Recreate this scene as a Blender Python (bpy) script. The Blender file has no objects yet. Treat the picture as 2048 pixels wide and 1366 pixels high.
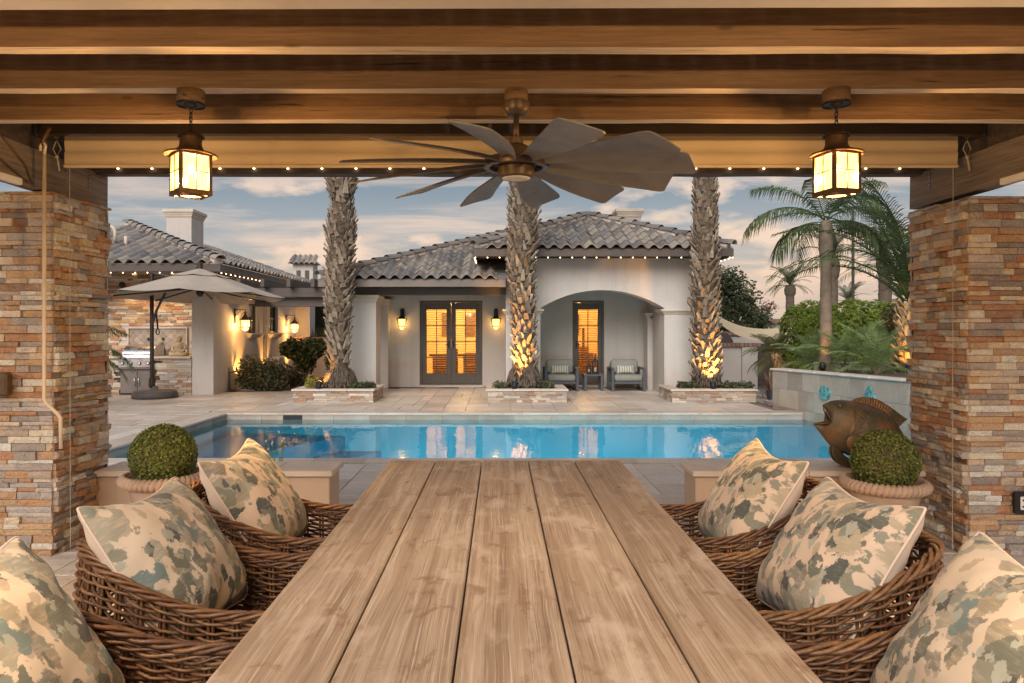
import bpy, math, random
from mathutils import Vector, Matrix, Euler, noise as mnoise
R = random.Random(7)
rad = math.radians
scene = bpy.context.scene
COL = scene.collection

# ------------------------------------------------------------------ camera
EYE = 1.45
FPX = 1400.0                                    # focal length in pixels of a 2048 px wide frame
cam_data = bpy.data.cameras.new('camera')
cam_data.sensor_width = 36.0
cam_data.lens = FPX / 2048 * 36
cam_data.shift_x = 25 / 2048
cam_data.shift_y = -24 / 2048
cam_data.clip_start = 0.05
cam_data.clip_end = 2000
cam = bpy.data.objects.new('camera', cam_data)
cam.location = (0, 0, EYE)
cam.rotation_euler = (rad(90), 0, 0)
COL.objects.link(cam)
scene.camera = cam

# ------------------------------------------------------------------ render settings
scene.view_settings.view_transform = 'Standard'
scene.view_settings.look = 'None'
scene.view_settings.exposure = 1.1
scene.view_settings.gamma = 1.0
scene.view_settings.use_curve_mapping = False
cy = scene.cycles
cy.use_denoising = True
cy.max_bounces = 8
cy.diffuse_bounces = 4
cy.glossy_bounces = 4
cy.transmission_bounces = 6
cy.transparent_max_bounces = 12
cy.caustics_reflective = False
cy.caustics_refractive = False
cy.sample_clamp_indirect = 4.0

# ------------------------------------------------------------------ sky and afterglow
SUN_EL, SUN_AZ = rad(33), rad(196)              # soft light of the bright dusk sky, from behind the camera
world = bpy.data.worlds.new('World')
scene.world = world
world.use_nodes = True
wn, wl = world.node_tree.nodes, world.node_tree.links
wn.clear()
w_out = wn.new('ShaderNodeOutputWorld')
w_add = wn.new('ShaderNodeAddShader')
w_bg1 = wn.new('ShaderNodeBackground'); w_bg1.inputs['Strength'].default_value = 0.05
w_bg2 = wn.new('ShaderNodeBackground'); w_bg2.inputs['Strength'].default_value = 0.42
w_sky = wn.new('ShaderNodeTexSky'); w_sky.sky_type = 'NISHITA'; w_sky.sun_disc = False
w_sky.sun_elevation = rad(0.5); w_sky.sun_rotation = SUN_AZ; w_sky.air_density = 1.0; w_sky.dust_density = 1.5
w_tc = wn.new('ShaderNodeTexCoord')
w_sep = wn.new('ShaderNodeSeparateXYZ')
wl.new(w_tc.outputs['Generated'], w_sep.inputs[0])
def wmath(op, a, b=None, clamp=False):
    n = wn.new('ShaderNodeMath'); n.operation = op; n.use_clamp = clamp
    for i, v in enumerate((a, b)):
        if v is None: continue
        if isinstance(v, (int, float)): n.inputs[i].default_value = v
        else: wl.new(v, n.inputs[i])
    return n.outputs[0]
w_ramp = wn.new('ShaderNodeValToRGB')
wl.new(w_sep.outputs['Z'], w_ramp.inputs[0])
stops = [(0.0, (.80, .64, .49)), (.05, (.63, .55, .48)), (.10, (.44, .445, .465)), (.15, (.30, .355, .435)),
         (.21, (.145, .225, .33)), (.35, (.21, .29, .41)), (.7, (.30, .36, .46)), (1.0, (.32, .39, .49))]
el = w_ramp.color_ramp.elements
for i, (p, c) in enumerate(stops):
    e = el[i] if i < 2 else el.new(p)
    e.position = p; e.color = (*c, 1)
# clouds: a flat layer seen in perspective, so they flatten into streaks towards the horizon
w_den = wmath('ADD', wmath('MAXIMUM', w_sep.outputs['Z'], 0.0), 0.07)
w_px = wmath('DIVIDE', w_sep.outputs['X'], w_den)
w_py = wmath('DIVIDE', w_sep.outputs['Y'], w_den)
w_comb = wn.new('ShaderNodeCombineXYZ')
wl.new(w_px, w_comb.inputs[0]); wl.new(w_py, w_comb.inputs[1])
w_map = wn.new('ShaderNodeMapping'); w_map.inputs['Location'].default_value = (3.1, 1.7, 0)
w_map.inputs['Scale'].default_value = (.62, 1.25, 1); w_map.inputs['Rotation'].default_value = (0, 0, rad(-8))
wl.new(w_comb.outputs[0], w_map.inputs['Vector'])
w_n1 = wn.new('ShaderNodeTexNoise'); w_n1.inputs['Scale'].default_value = 1.0
w_n1.inputs['Detail'].default_value = 9; w_n1.inputs['Roughness'].default_value = .58; w_n1.inputs['Distortion'].default_value = .5
wl.new(w_map.outputs[0], w_n1.inputs['Vector'])
w_cr = wn.new('ShaderNodeValToRGB')
w_cr.color_ramp.elements[0].position = .49; w_cr.color_ramp.elements[0].color = (0, 0, 0, 1)
w_cr.color_ramp.elements[1].position = .68; w_cr.color_ramp.elements[1].color = (.92, .92, .92, 1)
wl.new(w_n1.outputs['Fac'], w_cr.inputs[0])
# billowing bank low over the horizon
w_map2 = wn.new('ShaderNodeMapping'); w_map2.inputs['Scale'].default_value = (3.0, 3.0, 8.0); w_map2.inputs['Location'].default_value = (.35, .2, 1.25)
wl.new(w_tc.outputs['Generated'], w_map2.inputs['Vector'])
w_n2 = wn.new('ShaderNodeTexNoise'); w_n2.inputs['Scale'].default_value = 1.3; w_n2.inputs['Detail'].default_value = 8; w_n2.inputs['Roughness'].default_value = .55
wl.new(w_map2.outputs[0], w_n2.inputs['Vector'])
w_cr2 = wn.new('ShaderNodeValToRGB')
w_cr2.color_ramp.elements[0].position = .53; w_cr2.color_ramp.elements[0].color = (0, 0, 0, 1)
w_cr2.color_ramp.elements[1].position = .60; w_cr2.color_ramp.elements[1].color = (1, 1, 1, 1)
# the bank is thickest to the right of the house
w_bx = wmath('SUBTRACT', 1.0, wmath('MULTIPLY', wmath('ABSOLUTE', wmath('SUBTRACT', w_sep.outputs['X'], .36)), 4.0), clamp=True)
wl.new(wmath('ADD', w_n2.outputs['Fac'], wmath('MULTIPLY', w_bx, .11)), w_cr2.inputs[0])
w_band = wn.new('ShaderNodeValToRGB')
for i, (p, v) in enumerate([(.02, .2), (.08, .9), (.19, .8), (.25, 0.0)]):
    e = w_band.color_ramp.elements[i] if i < 2 else w_band.color_ramp.elements.new(p)
    e.position = p; e.color = (v, v, v, 1)
wl.new(w_sep.outputs['Z'], w_band.inputs[0])
w_bank = wmath('MULTIPLY', w_cr2.outputs[0], w_band.outputs[0])
w_clf = wmath('MAXIMUM', wmath('MULTIPLY', w_cr.outputs[0], .8), w_bank, clamp=True)
w_mix = wn.new('ShaderNodeMix'); w_mix.data_type = 'RGBA'
wl.new(w_clf, w_mix.inputs[0]); wl.new(w_ramp.outputs[0], w_mix.inputs[6])
w_mix.inputs[7].default_value = (.98, .71, .56, 1)
wl.new(w_mix.outputs[2], w_bg2.inputs['Color'])
wl.new(w_sky.outputs[0], w_bg1.inputs['Color'])
wl.new(w_bg1.outputs[0], w_add.inputs[0]); wl.new(w_bg2.outputs[0], w_add.inputs[1])
wl.new(w_add.outputs[0], w_out.inputs[0])

sun_data = bpy.data.lights.new('sun', 'SUN')
sun_data.energy = 1.5
sun_data.angle = rad(42)
sun_data.color = (1.0, .93, .86)
sun = bpy.data.objects.new('sun', sun_data)
_d = Vector((math.sin(SUN_AZ) * math.cos(SUN_EL), math.cos(SUN_AZ) * math.cos(SUN_EL), math.sin(SUN_EL)))
sun.rotation_euler = _d.to_track_quat('Z', 'Y').to_euler()
sun.location = (0, -20, 20)
COL.objects.link(sun)

# ------------------------------------------------------------------ mesh and object helpers
class MB:
    """collects vertices and faces and links them as one mesh object"""
    def __init__(s): s.v = []; s.f = []
    def add(s, vs, fs, M=None):
        b = len(s.v)
        s.v += [tuple(M @ Vector(p)) for p in vs] if M is not None else [tuple(p) for p in vs]
        s.f += [tuple(i + b for i in f) for f in fs]
        return s
    def box(s, x0, x1, y0, y1, z0, z1, b=0.0, M=None):
        if b <= 0:
            vs = [(x, y, z) for z in (z0, z1) for y in (y0, y1) for x in (x0, x1)]
            return s.add(vs, [(0, 2, 3, 1), (4, 5, 7, 6), (0, 1, 5, 4), (2, 6, 7, 3), (0, 4, 6, 2), (1, 3, 7, 5)], M)
        lo, hi = (x0, y0, z0), (x1, y1, z1)
        b = min(b, (x1 - x0) * .45, (y1 - y0) * .45, (z1 - z0) * .45)
        vs = []; idx = {}
        for sx in (0, 1):
            for sy in (0, 1):
                for sz in (0, 1):
                    c = [(lo, hi)[k][i] for i, k in enumerate((sx, sy, sz))]
                    sg = [1 if k == 0 else -1 for k in (sx, sy, sz)]
                    for ax in range(3):
                        p = [c[i] + (0 if i == ax else sg[i] * b) for i in range(3)]
                        idx[(sx, sy, sz, ax)] = len(vs); vs.append(tuple(p))
        fs = []
        g = lambda a, bb, c, ax: idx[(a, bb, c, ax)]
        for k in (0, 1):
            q = [g(k, 0, 0, 0), g(k, 1, 0, 0), g(k, 1, 1, 0), g(k, 0, 1, 0)]; fs.append(q if k else q[::-1])
            q = [g(0, k, 0, 1), g(0, k, 1, 1), g(1, k, 1, 1), g(1, k, 0, 1)]; fs.append(q if k else q[::-1])
            q = [g(0, 0, k, 2), g(1, 0, k, 2), g(1, 1, k, 2), g(0, 1, k, 2)]; fs.append(q if k else q[::-1])
        for a in (0, 1):
            for c in (0, 1):
                q = [g(0, a, c, 1), g(1, a, c, 1), g(1, a, c, 2), g(0, a, c, 2)]; fs.append(q if (a ^ c) else q[::-1])
                q = [g(a, 0, c, 0), g(a, 1, c, 0), g(a, 1, c, 2), g(a, 0, c, 2)]; fs.append(q if not (a ^ c) else q[::-1])
                q = [g(a, c, 0, 0), g(a, c, 1, 0), g(a, c, 1, 1), g(a, c, 0, 1)]; fs.append(q if (a ^ c) else q[::-1])
        for sx in (0, 1):
            for sy in (0, 1):
                for sz in (0, 1):
                    q = [g(sx, sy, sz, 0), g(sx, sy, sz, 1), g(sx, sy, sz, 2)]
                    fs.append(q if (sx + sy + sz) % 2 else q[::-1])
        return s.add(vs, fs, M)
    def prism(s, poly, z0, z1, M=None):
        """2-D outline (counter clockwise) swept along z"""
        n = len(poly)
        vs = [(x, y, z0) for x, y in poly] + [(x, y, z1) for x, y in poly]
        fs = [tuple(range(n))[::-1], tuple(range(n, 2 * n))] + [(i, (i + 1) % n, n + (i + 1) % n, n + i) for i in range(n)]
        return s.add(vs, fs, M)
    def tube(s, pts, r, n=6, cap=True, flat=1.0, M=None):
        pts = [Vector(p) for p in pts]
        rr = r if isinstance(r, (list, tuple)) else [r] * len(pts)
        vs = []; up = None
        for i, p in enumerate(pts):
            t = (pts[min(i + 1, len(pts) - 1)] - pts[max(i - 1, 0)])
            t = t.normalized() if t.length > 1e-9 else Vector((0, 0, 1))
            if up is None:
                up = Vector((0, 0, 1)) if abs(t.z) < .9 else Vector((1, 0, 0))
            sd = t.cross(up)
            if sd.length < 1e-6: sd = t.orthogonal()
            sd.normalize(); up = sd.cross(t).normalized()
            for k in range(n):
                a = 2 * math.pi * k / n
                vs.append(p + sd * (math.cos(a) * rr[i]) + up * (math.sin(a) * rr[i] * flat))
        fs = []
        for i in range(len(pts) - 1):
            for k in range(n):
                a, b = i * n + k, i * n + (k + 1) % n
                fs.append((a, b, b + n, a + n))
        if cap:
            fs.append(tuple(range(n))[::-1]); m = (len(pts) - 1) * n; fs.append(tuple(range(m, m + n)))
        return s.add(vs, fs, M)
    def bar(s, a, b, w, h, M=None):
        """square bar between two points"""
        a, b = Vector(a), Vector(b); t = (b - a).normalized()
        up = Vector((0, 0, 1)) if abs(t.z) < .95 else Vector((0, 1, 0))
        sd = t.cross(up).normalized(); up = sd.cross(t)
        vs = [p + sd * (i * w / 2) + up * (j * h / 2) for p in (a, b) for i, j in ((-1, -1), (1, -1), (1, 1), (-1, 1))]
        return s.add(vs, [(3, 2, 1, 0), (4, 5, 6, 7), (0, 1, 5, 4), (1, 2, 6, 5), (2, 3, 7, 6), (3, 0, 4, 7)], M)
    def lathe(s, prof, n=20, c=(0, 0, 0), M=None, a0=0.0, cap=True):
        vs = []
        for r, z in prof:
            for k in range(n):
                a = a0 + 2 * math.pi * k / n
                vs.append((c[0] + r * math.cos(a), c[1] + r * math.sin(a), c[2] + z))
        fs = []
        for i in range(len(prof) - 1):
            for k in range(n):
                a, b = i * n + k, i * n + (k + 1) % n
                fs.append((a, b, b + n, a + n))
        if cap:
            fs.append(tuple(range(n))[::-1]); m = (len(prof) - 1) * n; fs.append(tuple(range(m, m + n)))
        return s.add(vs, fs, M)
    def ball(s, c, r, n=10, m=6, M=None):
        rx, ry, rz = r if isinstance(r, (list, tuple)) else (r, r, r)
        prof = [(math.sin(math.pi * i / m), -math.cos(math.pi * i / m)) for i in range(m + 1)]
        vs = []
        for pr, pz in prof:
            for k in range(n):
                a = 2 * math.pi * k / n
                vs.append((c[0] + rx * max(pr, .001) * math.cos(a), c[1] + ry * max(pr, .001) * math.sin(a), c[2] + rz * pz))
        fs = [(i * n + k, i * n + (k + 1) % n, (i + 1) * n + (k + 1) % n, (i + 1) * n + k) for i in range(m) for k in range(n)]
        return s.add(vs, fs, M)
    def mesh(s, name, mat, smooth=False):
        me = bpy.data.meshes.new(name)
        me.from_pydata(s.v, [], s.f)
        if mat is not None: me.materials.append(mat)
        if smooth: me.polygons.foreach_set('use_smooth', [True] * len(me.polygons))
        me.update()
        return me
    def build(s, name, mat, parent=None, smooth=False, rel=True, **kw):
        """link as one object; vertices are world coordinates when rel is True"""
        if parent is not None and rel:
            o = wloc(parent)
            s.v = [(a - o.x, b - o.y, c - o.z) for a, b, c in s.v]
        return put(name, s.mesh(name, mat, smooth), parent, **kw)

def wloc(o):
    p = Vector((0, 0, 0))
    while o is not None:
        p += o.location; o = o.parent
    return p

def put(name, me, parent=None, loc=(0, 0, 0), rot=(0, 0, 0), scale=(1, 1, 1), kind=None):
    o = bpy.data.objects.new(name, me)
    o.location = loc; o.rotation_euler = rot; o.scale = scale
    COL.objects.link(o)
    if parent is not None: o.parent = parent
    if kind: o['kind'] = kind
    return o

def tag(o, label=None, cat=None, group=None, kind=None):
    if label: o['label'] = label
    if cat: o['category'] = cat
    if group: o['group'] = group
    if kind: o['kind'] = kind
    return o

def thing(name, label, cat, loc=(0, 0, 0), rz=0.0, group=None, kind=None):
    o = bpy.data.objects.new(name, None)
    o.empty_display_size = .2
    o.location = loc; o.rotation_euler = (0, 0, rz)
    COL.objects.link(o)
    return tag(o, label, cat, group, kind)

def copy_tree(o, parent=None):
    c = o.copy(); COL.objects.link(c)
    if parent is not None: c.parent = parent
    for ch in o.children: copy_tree(ch, c)
    return c

def flat_shadeable(me, ang=35):
    me.polygons.foreach_set('use_smooth', [True] * len(me.polygons))
    try: me.set_sharp_from_angle(angle=rad(ang))
    except Exception: pass

def lamp(name, loc, watts, color, radius=.04, parent=None, spot=None, target=None):
    d = bpy.data.lights.new(name, 'SPOT' if spot else 'POINT')
    d.energy = watts * .87; d.color = color; d.shadow_soft_size = radius
    o = bpy.data.objects.new(name, d); o.location = loc; COL.objects.link(o)
    if spot:
        d.spot_size = rad(spot); d.spot_blend = .6
        o.rotation_euler = (Vector(target) - Vector(loc)).to_track_quat('-Z', 'Y').to_euler()
    if parent is not None:
        o.parent = parent; o.location = Vector(loc) - wloc(parent)
    return o

def P(px, py, y):
    """the point that the photograph's pixel (px, py) shows at distance y"""
    return Vector(((px - 999) / FPX * y, y, EYE - (py - 659) / FPX * y))

# ------------------------------------------------------------------ materials
class NT:
    def __init__(s, name):
        s.m = bpy.data.materials.new(name); s.m.use_nodes = True
        s.n = s.m.node_tree.nodes; s.l = s.m.node_tree.links
        s.b = s.n['Principled BSDF']; s.out = s.n['Material Output']
    def node(s, t, **kw):
        n = s.n.new('ShaderNode' + t)
        for k, v in kw.items(): setattr(n, k, v)
        return n
    def put(s, sock, v):
        if isinstance(v, (int, float)): sock.default_value = v
        elif isinstance(v, (tuple, list)):
            sock.default_value = tuple(v) if len(v) == len(sock.default_value) else (*v, 1)
        else: s.l.new(v, sock)
    def coord(s, which='Object', scale=(1, 1, 1), rot=(0, 0, 0), rand=True):
        if which == 'Position':
            src = s.node('NewGeometry').outputs['Position']
        else:
            src = s.node('TexCoord').outputs[which]
        if rand and which != 'Position':
            oi = s.node('ObjectInfo')
            off = s.node('VectorMath', operation='SCALE'); s.put(off.inputs[0], (17.3, 31.7, 23.1)); s.l.new(oi.outputs['Random'], off.inputs['Scale'])
            ad = s.node('VectorMath', operation='ADD'); s.l.new(src, ad.inputs[0]); s.l.new(off.outputs[0], ad.inputs[1]); src = ad.outputs[0]
        mp = s.node('Mapping'); mp.inputs['Scale'].default_value = scale; mp.inputs['Rotation'].default_value = rot
        s.l.new(src, mp.inputs['Vector'])
        return mp.outputs[0]
    def noise(s, vec, scale=5, detail=4, rough=.55, dist=0.0, out='Fac'):
        n = s.node('TexNoise'); s.l.new(vec, n.inputs['Vector'])
        for k, v in (('Scale', scale), ('Detail', detail), ('Roughness', rough), ('Distortion', dist)): n.inputs[k].default_value = v
        return n.outputs[out]
    def ramp(s, fac, stops, interp='LINEAR'):
        n = s.node('ValToRGB'); n.color_ramp.interpolation = interp
        e = n.color_ramp.elements
        for i, (p, c) in enumerate(stops):
            x = e[i] if i < 2 else e.new(p)
            x.position = p; x.color = (c, c, c, 1) if isinstance(c, (int, float)) else (*c, 1)
        s.put(n.inputs[0], fac)
        return n.outputs[0]
    def mix(s, fac, a, b, mode='MIX'):
        n = s.node('Mix', data_type='RGBA', blend_type=mode)
        s.put(n.inputs[0], fac); s.put(n.inputs[6], a); s.put(n.inputs[7], b)
        return n.outputs[2]
    def math(s, op, a, b=0.0, clamp=False):
        n = s.node('Math', operation=op, use_clamp=clamp)
        s.put(n.inputs[0], a); s.put(n.inputs[1], b)
        return n.outputs[0]
    def rand(s):
        """a number per piece: per object and per loose part of a joined mesh"""
        a = s.node('ObjectInfo').outputs['Random']; b = s.node('NewGeometry').outputs['Random Per Island']
        return s.math('FRACT', s.math('ADD', s.math('MULTIPLY', a, 7.31), s.math('MULTIPLY', b, 5.17)))
    def bump(s, h, strength=.3, dist=.01, prev=None):
        n = s.node('Bump'); n.inputs['Strength'].default_value = strength; n.inputs['Distance'].default_value = dist
        s.put(n.inputs['Height'], h)
        if prev is not None: s.l.new(prev, n.inputs['Normal'])
        return n.outputs[0]
    def fin(s, color=None, rough=None, normal=None, **kw):
        if color is not None: s.put(s.b.inputs['Base Color'], color)
        if rough is not None: s.put(s.b.inputs['Roughness'], rough)
        if normal is not None: s.l.new(normal, s.b.inputs['Normal'])
        for k, v in kw.items(): s.put(s.b.inputs[k.replace('_', ' ')], v)
        return s.m

def plain(name, c, rough=.6, var=.12, scale=6, bump=.1, bscale=60, metallic=0.0, bd=.004, coord='Object', spec=None):
    t = NT(name); v = t.coord(coord)
    n = t.noise(v, scale, 5)
    lo = tuple(x * (1 - var) for x in c); hi = tuple(min(1, x * (1 + var)) for x in c)
    col = t.ramp(n, [(.3, lo), (.7, hi)])
    nb = t.noise(v, bscale, 4)
    rr = t.ramp(t.noise(v, scale * 2.3, 4), [(.3, max(.02, rough - .08)), (.7, min(1, rough + .08))])
    kw = {'Metallic': metallic}
    if spec is not None: kw['Specular_IOR_Level'] = spec
    return t.fin(col, rr, t.bump(nb, bump, bd), **kw)

def palette_mat(name, pal, rough=.75, nscale=9, amount=.35, bump=.5, bscale=38, bd=.006, coord='Object'):
    t = NT(name); v = t.coord(coord)
    r = t.rand()
    k = len(pal)
    base = t.ramp(r, [((i + .0) / k, c) for i, c in enumerate(pal)], 'CONSTANT')
    n = t.noise(v, nscale, 6, .6)
    c2 = t.mix(t.ramp(n, [(.35, 0.0), (.75, amount)]), base, t.ramp(t.noise(v, nscale * .6, 3), [(.35, pal[1]), (.65, pal[-2])]))
    fine = t.noise(v, bscale * 2.2, 4)
    c3 = t.mix(1.0, c2, t.ramp(fine, [(.25, .72), (.7, 1.12)]), 'MULTIPLY')
    h = t.math('ADD', t.noise(v, bscale, 6, .65), t.math('MULTIPLY', t.noise(v, bscale * .3, 3), .8))
    return t.fin(c3, rough, t.bump(h, bump, bd))

M = {}
M['ledger'] = palette_mat('ledger_stone', [(0.512, 0.329, 0.189), (0.708, 0.549, 0.378), (0.342, 0.189, 0.104), (0.800, 0.744, 0.598), (0.427, 0.384, 0.348), (0.488, 0.220, 0.098), (0.634, 0.403, 0.207),
                          (0.512, 0.403, 0.317), (0.800, 0.800, 0.732), (0.287, 0.250, 0.232), (0.561, 0.317, 0.159), (0.610, 0.549, 0.500), (0.512, 0.244, 0.122), (0.756, 0.622, 0.464), (0.378, 0.336, 0.311), (0.512, 0.470, 0.439)], bump=1.0, bscale=52, bd=.022, amount=.5, nscale=16, coord='Position')
M['ledger_gray'] = palette_mat('ledger_stone_mixed', [(0.415, 0.293, 0.195), (0.561, 0.439, 0.329), (0.342, 0.207, 0.134), (0.634, 0.549, 0.439), (0.366, 0.342, 0.317), (0.403, 0.244, 0.159), (0.512, 0.427, 0.342), (0.464, 0.427, 0.390), (0.708, 0.634, 0.537)], bump=.8, bscale=52, bd=.012, amount=.45, nscale=16, coord='Position')
M['mortar'] = plain('mortar', (.085, .065, .05), .9, .2, 8, .3, 50)

def travertine(name, pal, scale=1.0, rough=.46):
    t = NT(name); v = t.coord('Object', (scale, scale, scale)); r = t.rand()
    base = t.ramp(r, [(i / len(pal), c) for i, c in enumerate(pal)], 'CONSTANT')
    vein = t.noise(t.coord('Object', (2.0 * scale, 9 * scale, 2.0 * scale)), 1.6, 7, .6, .6)
    c = t.mix(t.ramp(vein, [(.35, 0.0), (.7, .55)]), base, (.36, .28, .22))
    c = t.mix(t.ramp(t.noise(v, 2.2, 5), [(.45, 0.0), (.75, .35)]), c, (.66, .60, .52))
    pit = t.ramp(t.noise(v, 46, 3, .6), [(.60, 0.0), (.66, 1.0)])
    c = t.mix(t.math('MULTIPLY', pit, .55), c, (.17, .12, .09))
    h = t.math('SUBTRACT', t.math('MULTIPLY', t.noise(v, 30, 5), .3), pit)
    return t.fin(c, rough, t.bump(h, .35, .004))
M['paver'] = travertine('travertine_paver', [(.60, .52, .44), (.67, .59, .51), (.52, .43, .36), (.72, .65, .57), (.58, .52, .46), (.63, .54, .45)])
M['coping'] = travertine('travertine_coping', [(.56, .47, .38), (.50, .41, .33), (.62, .53, .44)])
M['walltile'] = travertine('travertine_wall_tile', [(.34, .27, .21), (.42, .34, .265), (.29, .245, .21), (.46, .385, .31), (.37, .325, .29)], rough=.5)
M['cap'] = plain('cut_stone_cap', (.58, .50, .42), .7, .12, 5, .25, 70)

def stucco(name, c, bs=220):
    t = NT(name); v = t.coord('Position')
    n = t.noise(v, 1.1, 6, .6)
    col = t.ramp(n, [(.3, tuple(x * .92 for x in c)), (.7, tuple(x * 1.05 for x in c))])
    streak = t.noise(t.coord('Position', (6, 6, .5)), 1.0, 5)
    col = t.mix(t.ramp(streak, [(.52, 0.0), (.78, .34)]), col, tuple(x * .68 for x in c))
    col = t.mix(t.ramp(t.noise(v, 4.5, 6, .65, .4), [(.48, 0.0), (.72, .22)]), col, tuple(min(1, x * 1.18) for x in c))
    h = t.math('ADD', t.noise(v, bs, 3), t.math('MULTIPLY', t.noise(v, 26, 4), .8))
    return t.fin(col, .9, t.bump(h, .28, .006))
M['stucco'] = stucco('stucco', (.57, .525, .485))
M['stucco_bench'] = stucco('stucco_bench', (.52, .40, .30))
M['trim'] = plain('cream_moulding', (.62, .55, .46), .75, .1, 4, .15, 90, coord='Position')

def wood(name, dark, light, axis='Y', gs=1.0, rough=.65, bump=.35, spec=.3, knots=True):
    t = NT(name)
    def st(lo, hi): return {'X': (lo, hi, hi), 'Y': (hi, lo, hi), 'Z': (hi, hi, lo)}[axis]
    warp = t.noise(t.coord('Object', st(1.3, 6.5)), 1.0, 3, .5, out='Color')
    wv = t.node('VectorMath', operation='MULTIPLY_ADD'); t.l.new(warp, wv.inputs[0]); t.put(wv.inputs[1], (.05, .05, .05)); t.l.new(t.coord('Object'), wv.inputs[2])
    def streak(lo, hi, det, rg):
        mp = t.node('Mapping'); mp.inputs['Scale'].default_value = st(lo * gs, hi * gs); t.l.new(wv.outputs[0], mp.inputs['Vector'])
        return t.noise(mp.outputs[0], 1.0, det, rg, .15)
    g = streak(1.3, 34, 6, .68); fine = streak(4.0, 120, 4, .65)
    mid = tuple((a + b) / 2 for a, b in zip(dark, light))
    c = t.ramp(g, [(.32, dark), (.48, mid), (.64, light)])
    c = t.mix(1.0, c, t.ramp(fine, [(.3, .74), (.6, 1.08)]), 'MULTIPLY')
    blot = t.noise(t.coord('Object', st(1.2, 4)), 1.4, 5, .6)
    c = t.mix(t.ramp(blot, [(.45, 0.0), (.70, .4)]), c, tuple(x * .68 for x in mid))
    if knots:
        vo = t.node('TexVoronoi'); vo.inputs['Scale'].default_value = 1.0; t.l.new(t.coord('Object', st(1.6, 4.5)), vo.inputs['Vector'])
        c = t.mix(t.ramp(vo.outputs['Distance'], [(.03, .7), (.07, 0.0)]), c, tuple(x * .45 for x in dark))
    crack = t.ramp(streak(.9, 60, 3, .5), [(.30, 1.0), (.335, 0.0)])
    c = t.mix(t.math('MULTIPLY', crack, .8), c, tuple(x * .3 for x in dark))
    h = t.math('SUBTRACT', t.math('ADD', g, t.math('MULTIPLY', fine, .8)), t.math('MULTIPLY', crack, .8))
    return t.fin(c, t.ramp(fine, [(.3, rough - .08), (.7, rough + .1)]), t.bump(h, bump, .004), Specular_IOR_Level=spec)
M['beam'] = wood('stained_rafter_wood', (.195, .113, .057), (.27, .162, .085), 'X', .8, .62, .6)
M['beam_bounce_lit'] = wood('bounce_lit_rafter_wood', (.50, .40, .30), (.66, .55, .43), 'X', .8, .7, .6)  # rafter undersides: bounce light from below put into the paler colour
M['beam_old'] = wood('weathered_beam_wood', (.13, .10, .08), (.25, .20, .165), 'Y', 1.0, .8, .7)
M['header'] = wood('dark_header_wood', (.055, .042, .036), (.10, .078, .066), 'X', .8, .6, .3)
M['fascia'] = plain('dark_brown_paint', (.083, .066, .058), .55, .12, 3, .12, 40, coord='Position')
M['fascia_light'] = plain('grey_brown_paint', (.19, .155, .13), .6, .12, 3, .12, 40, coord='Position')
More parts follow.
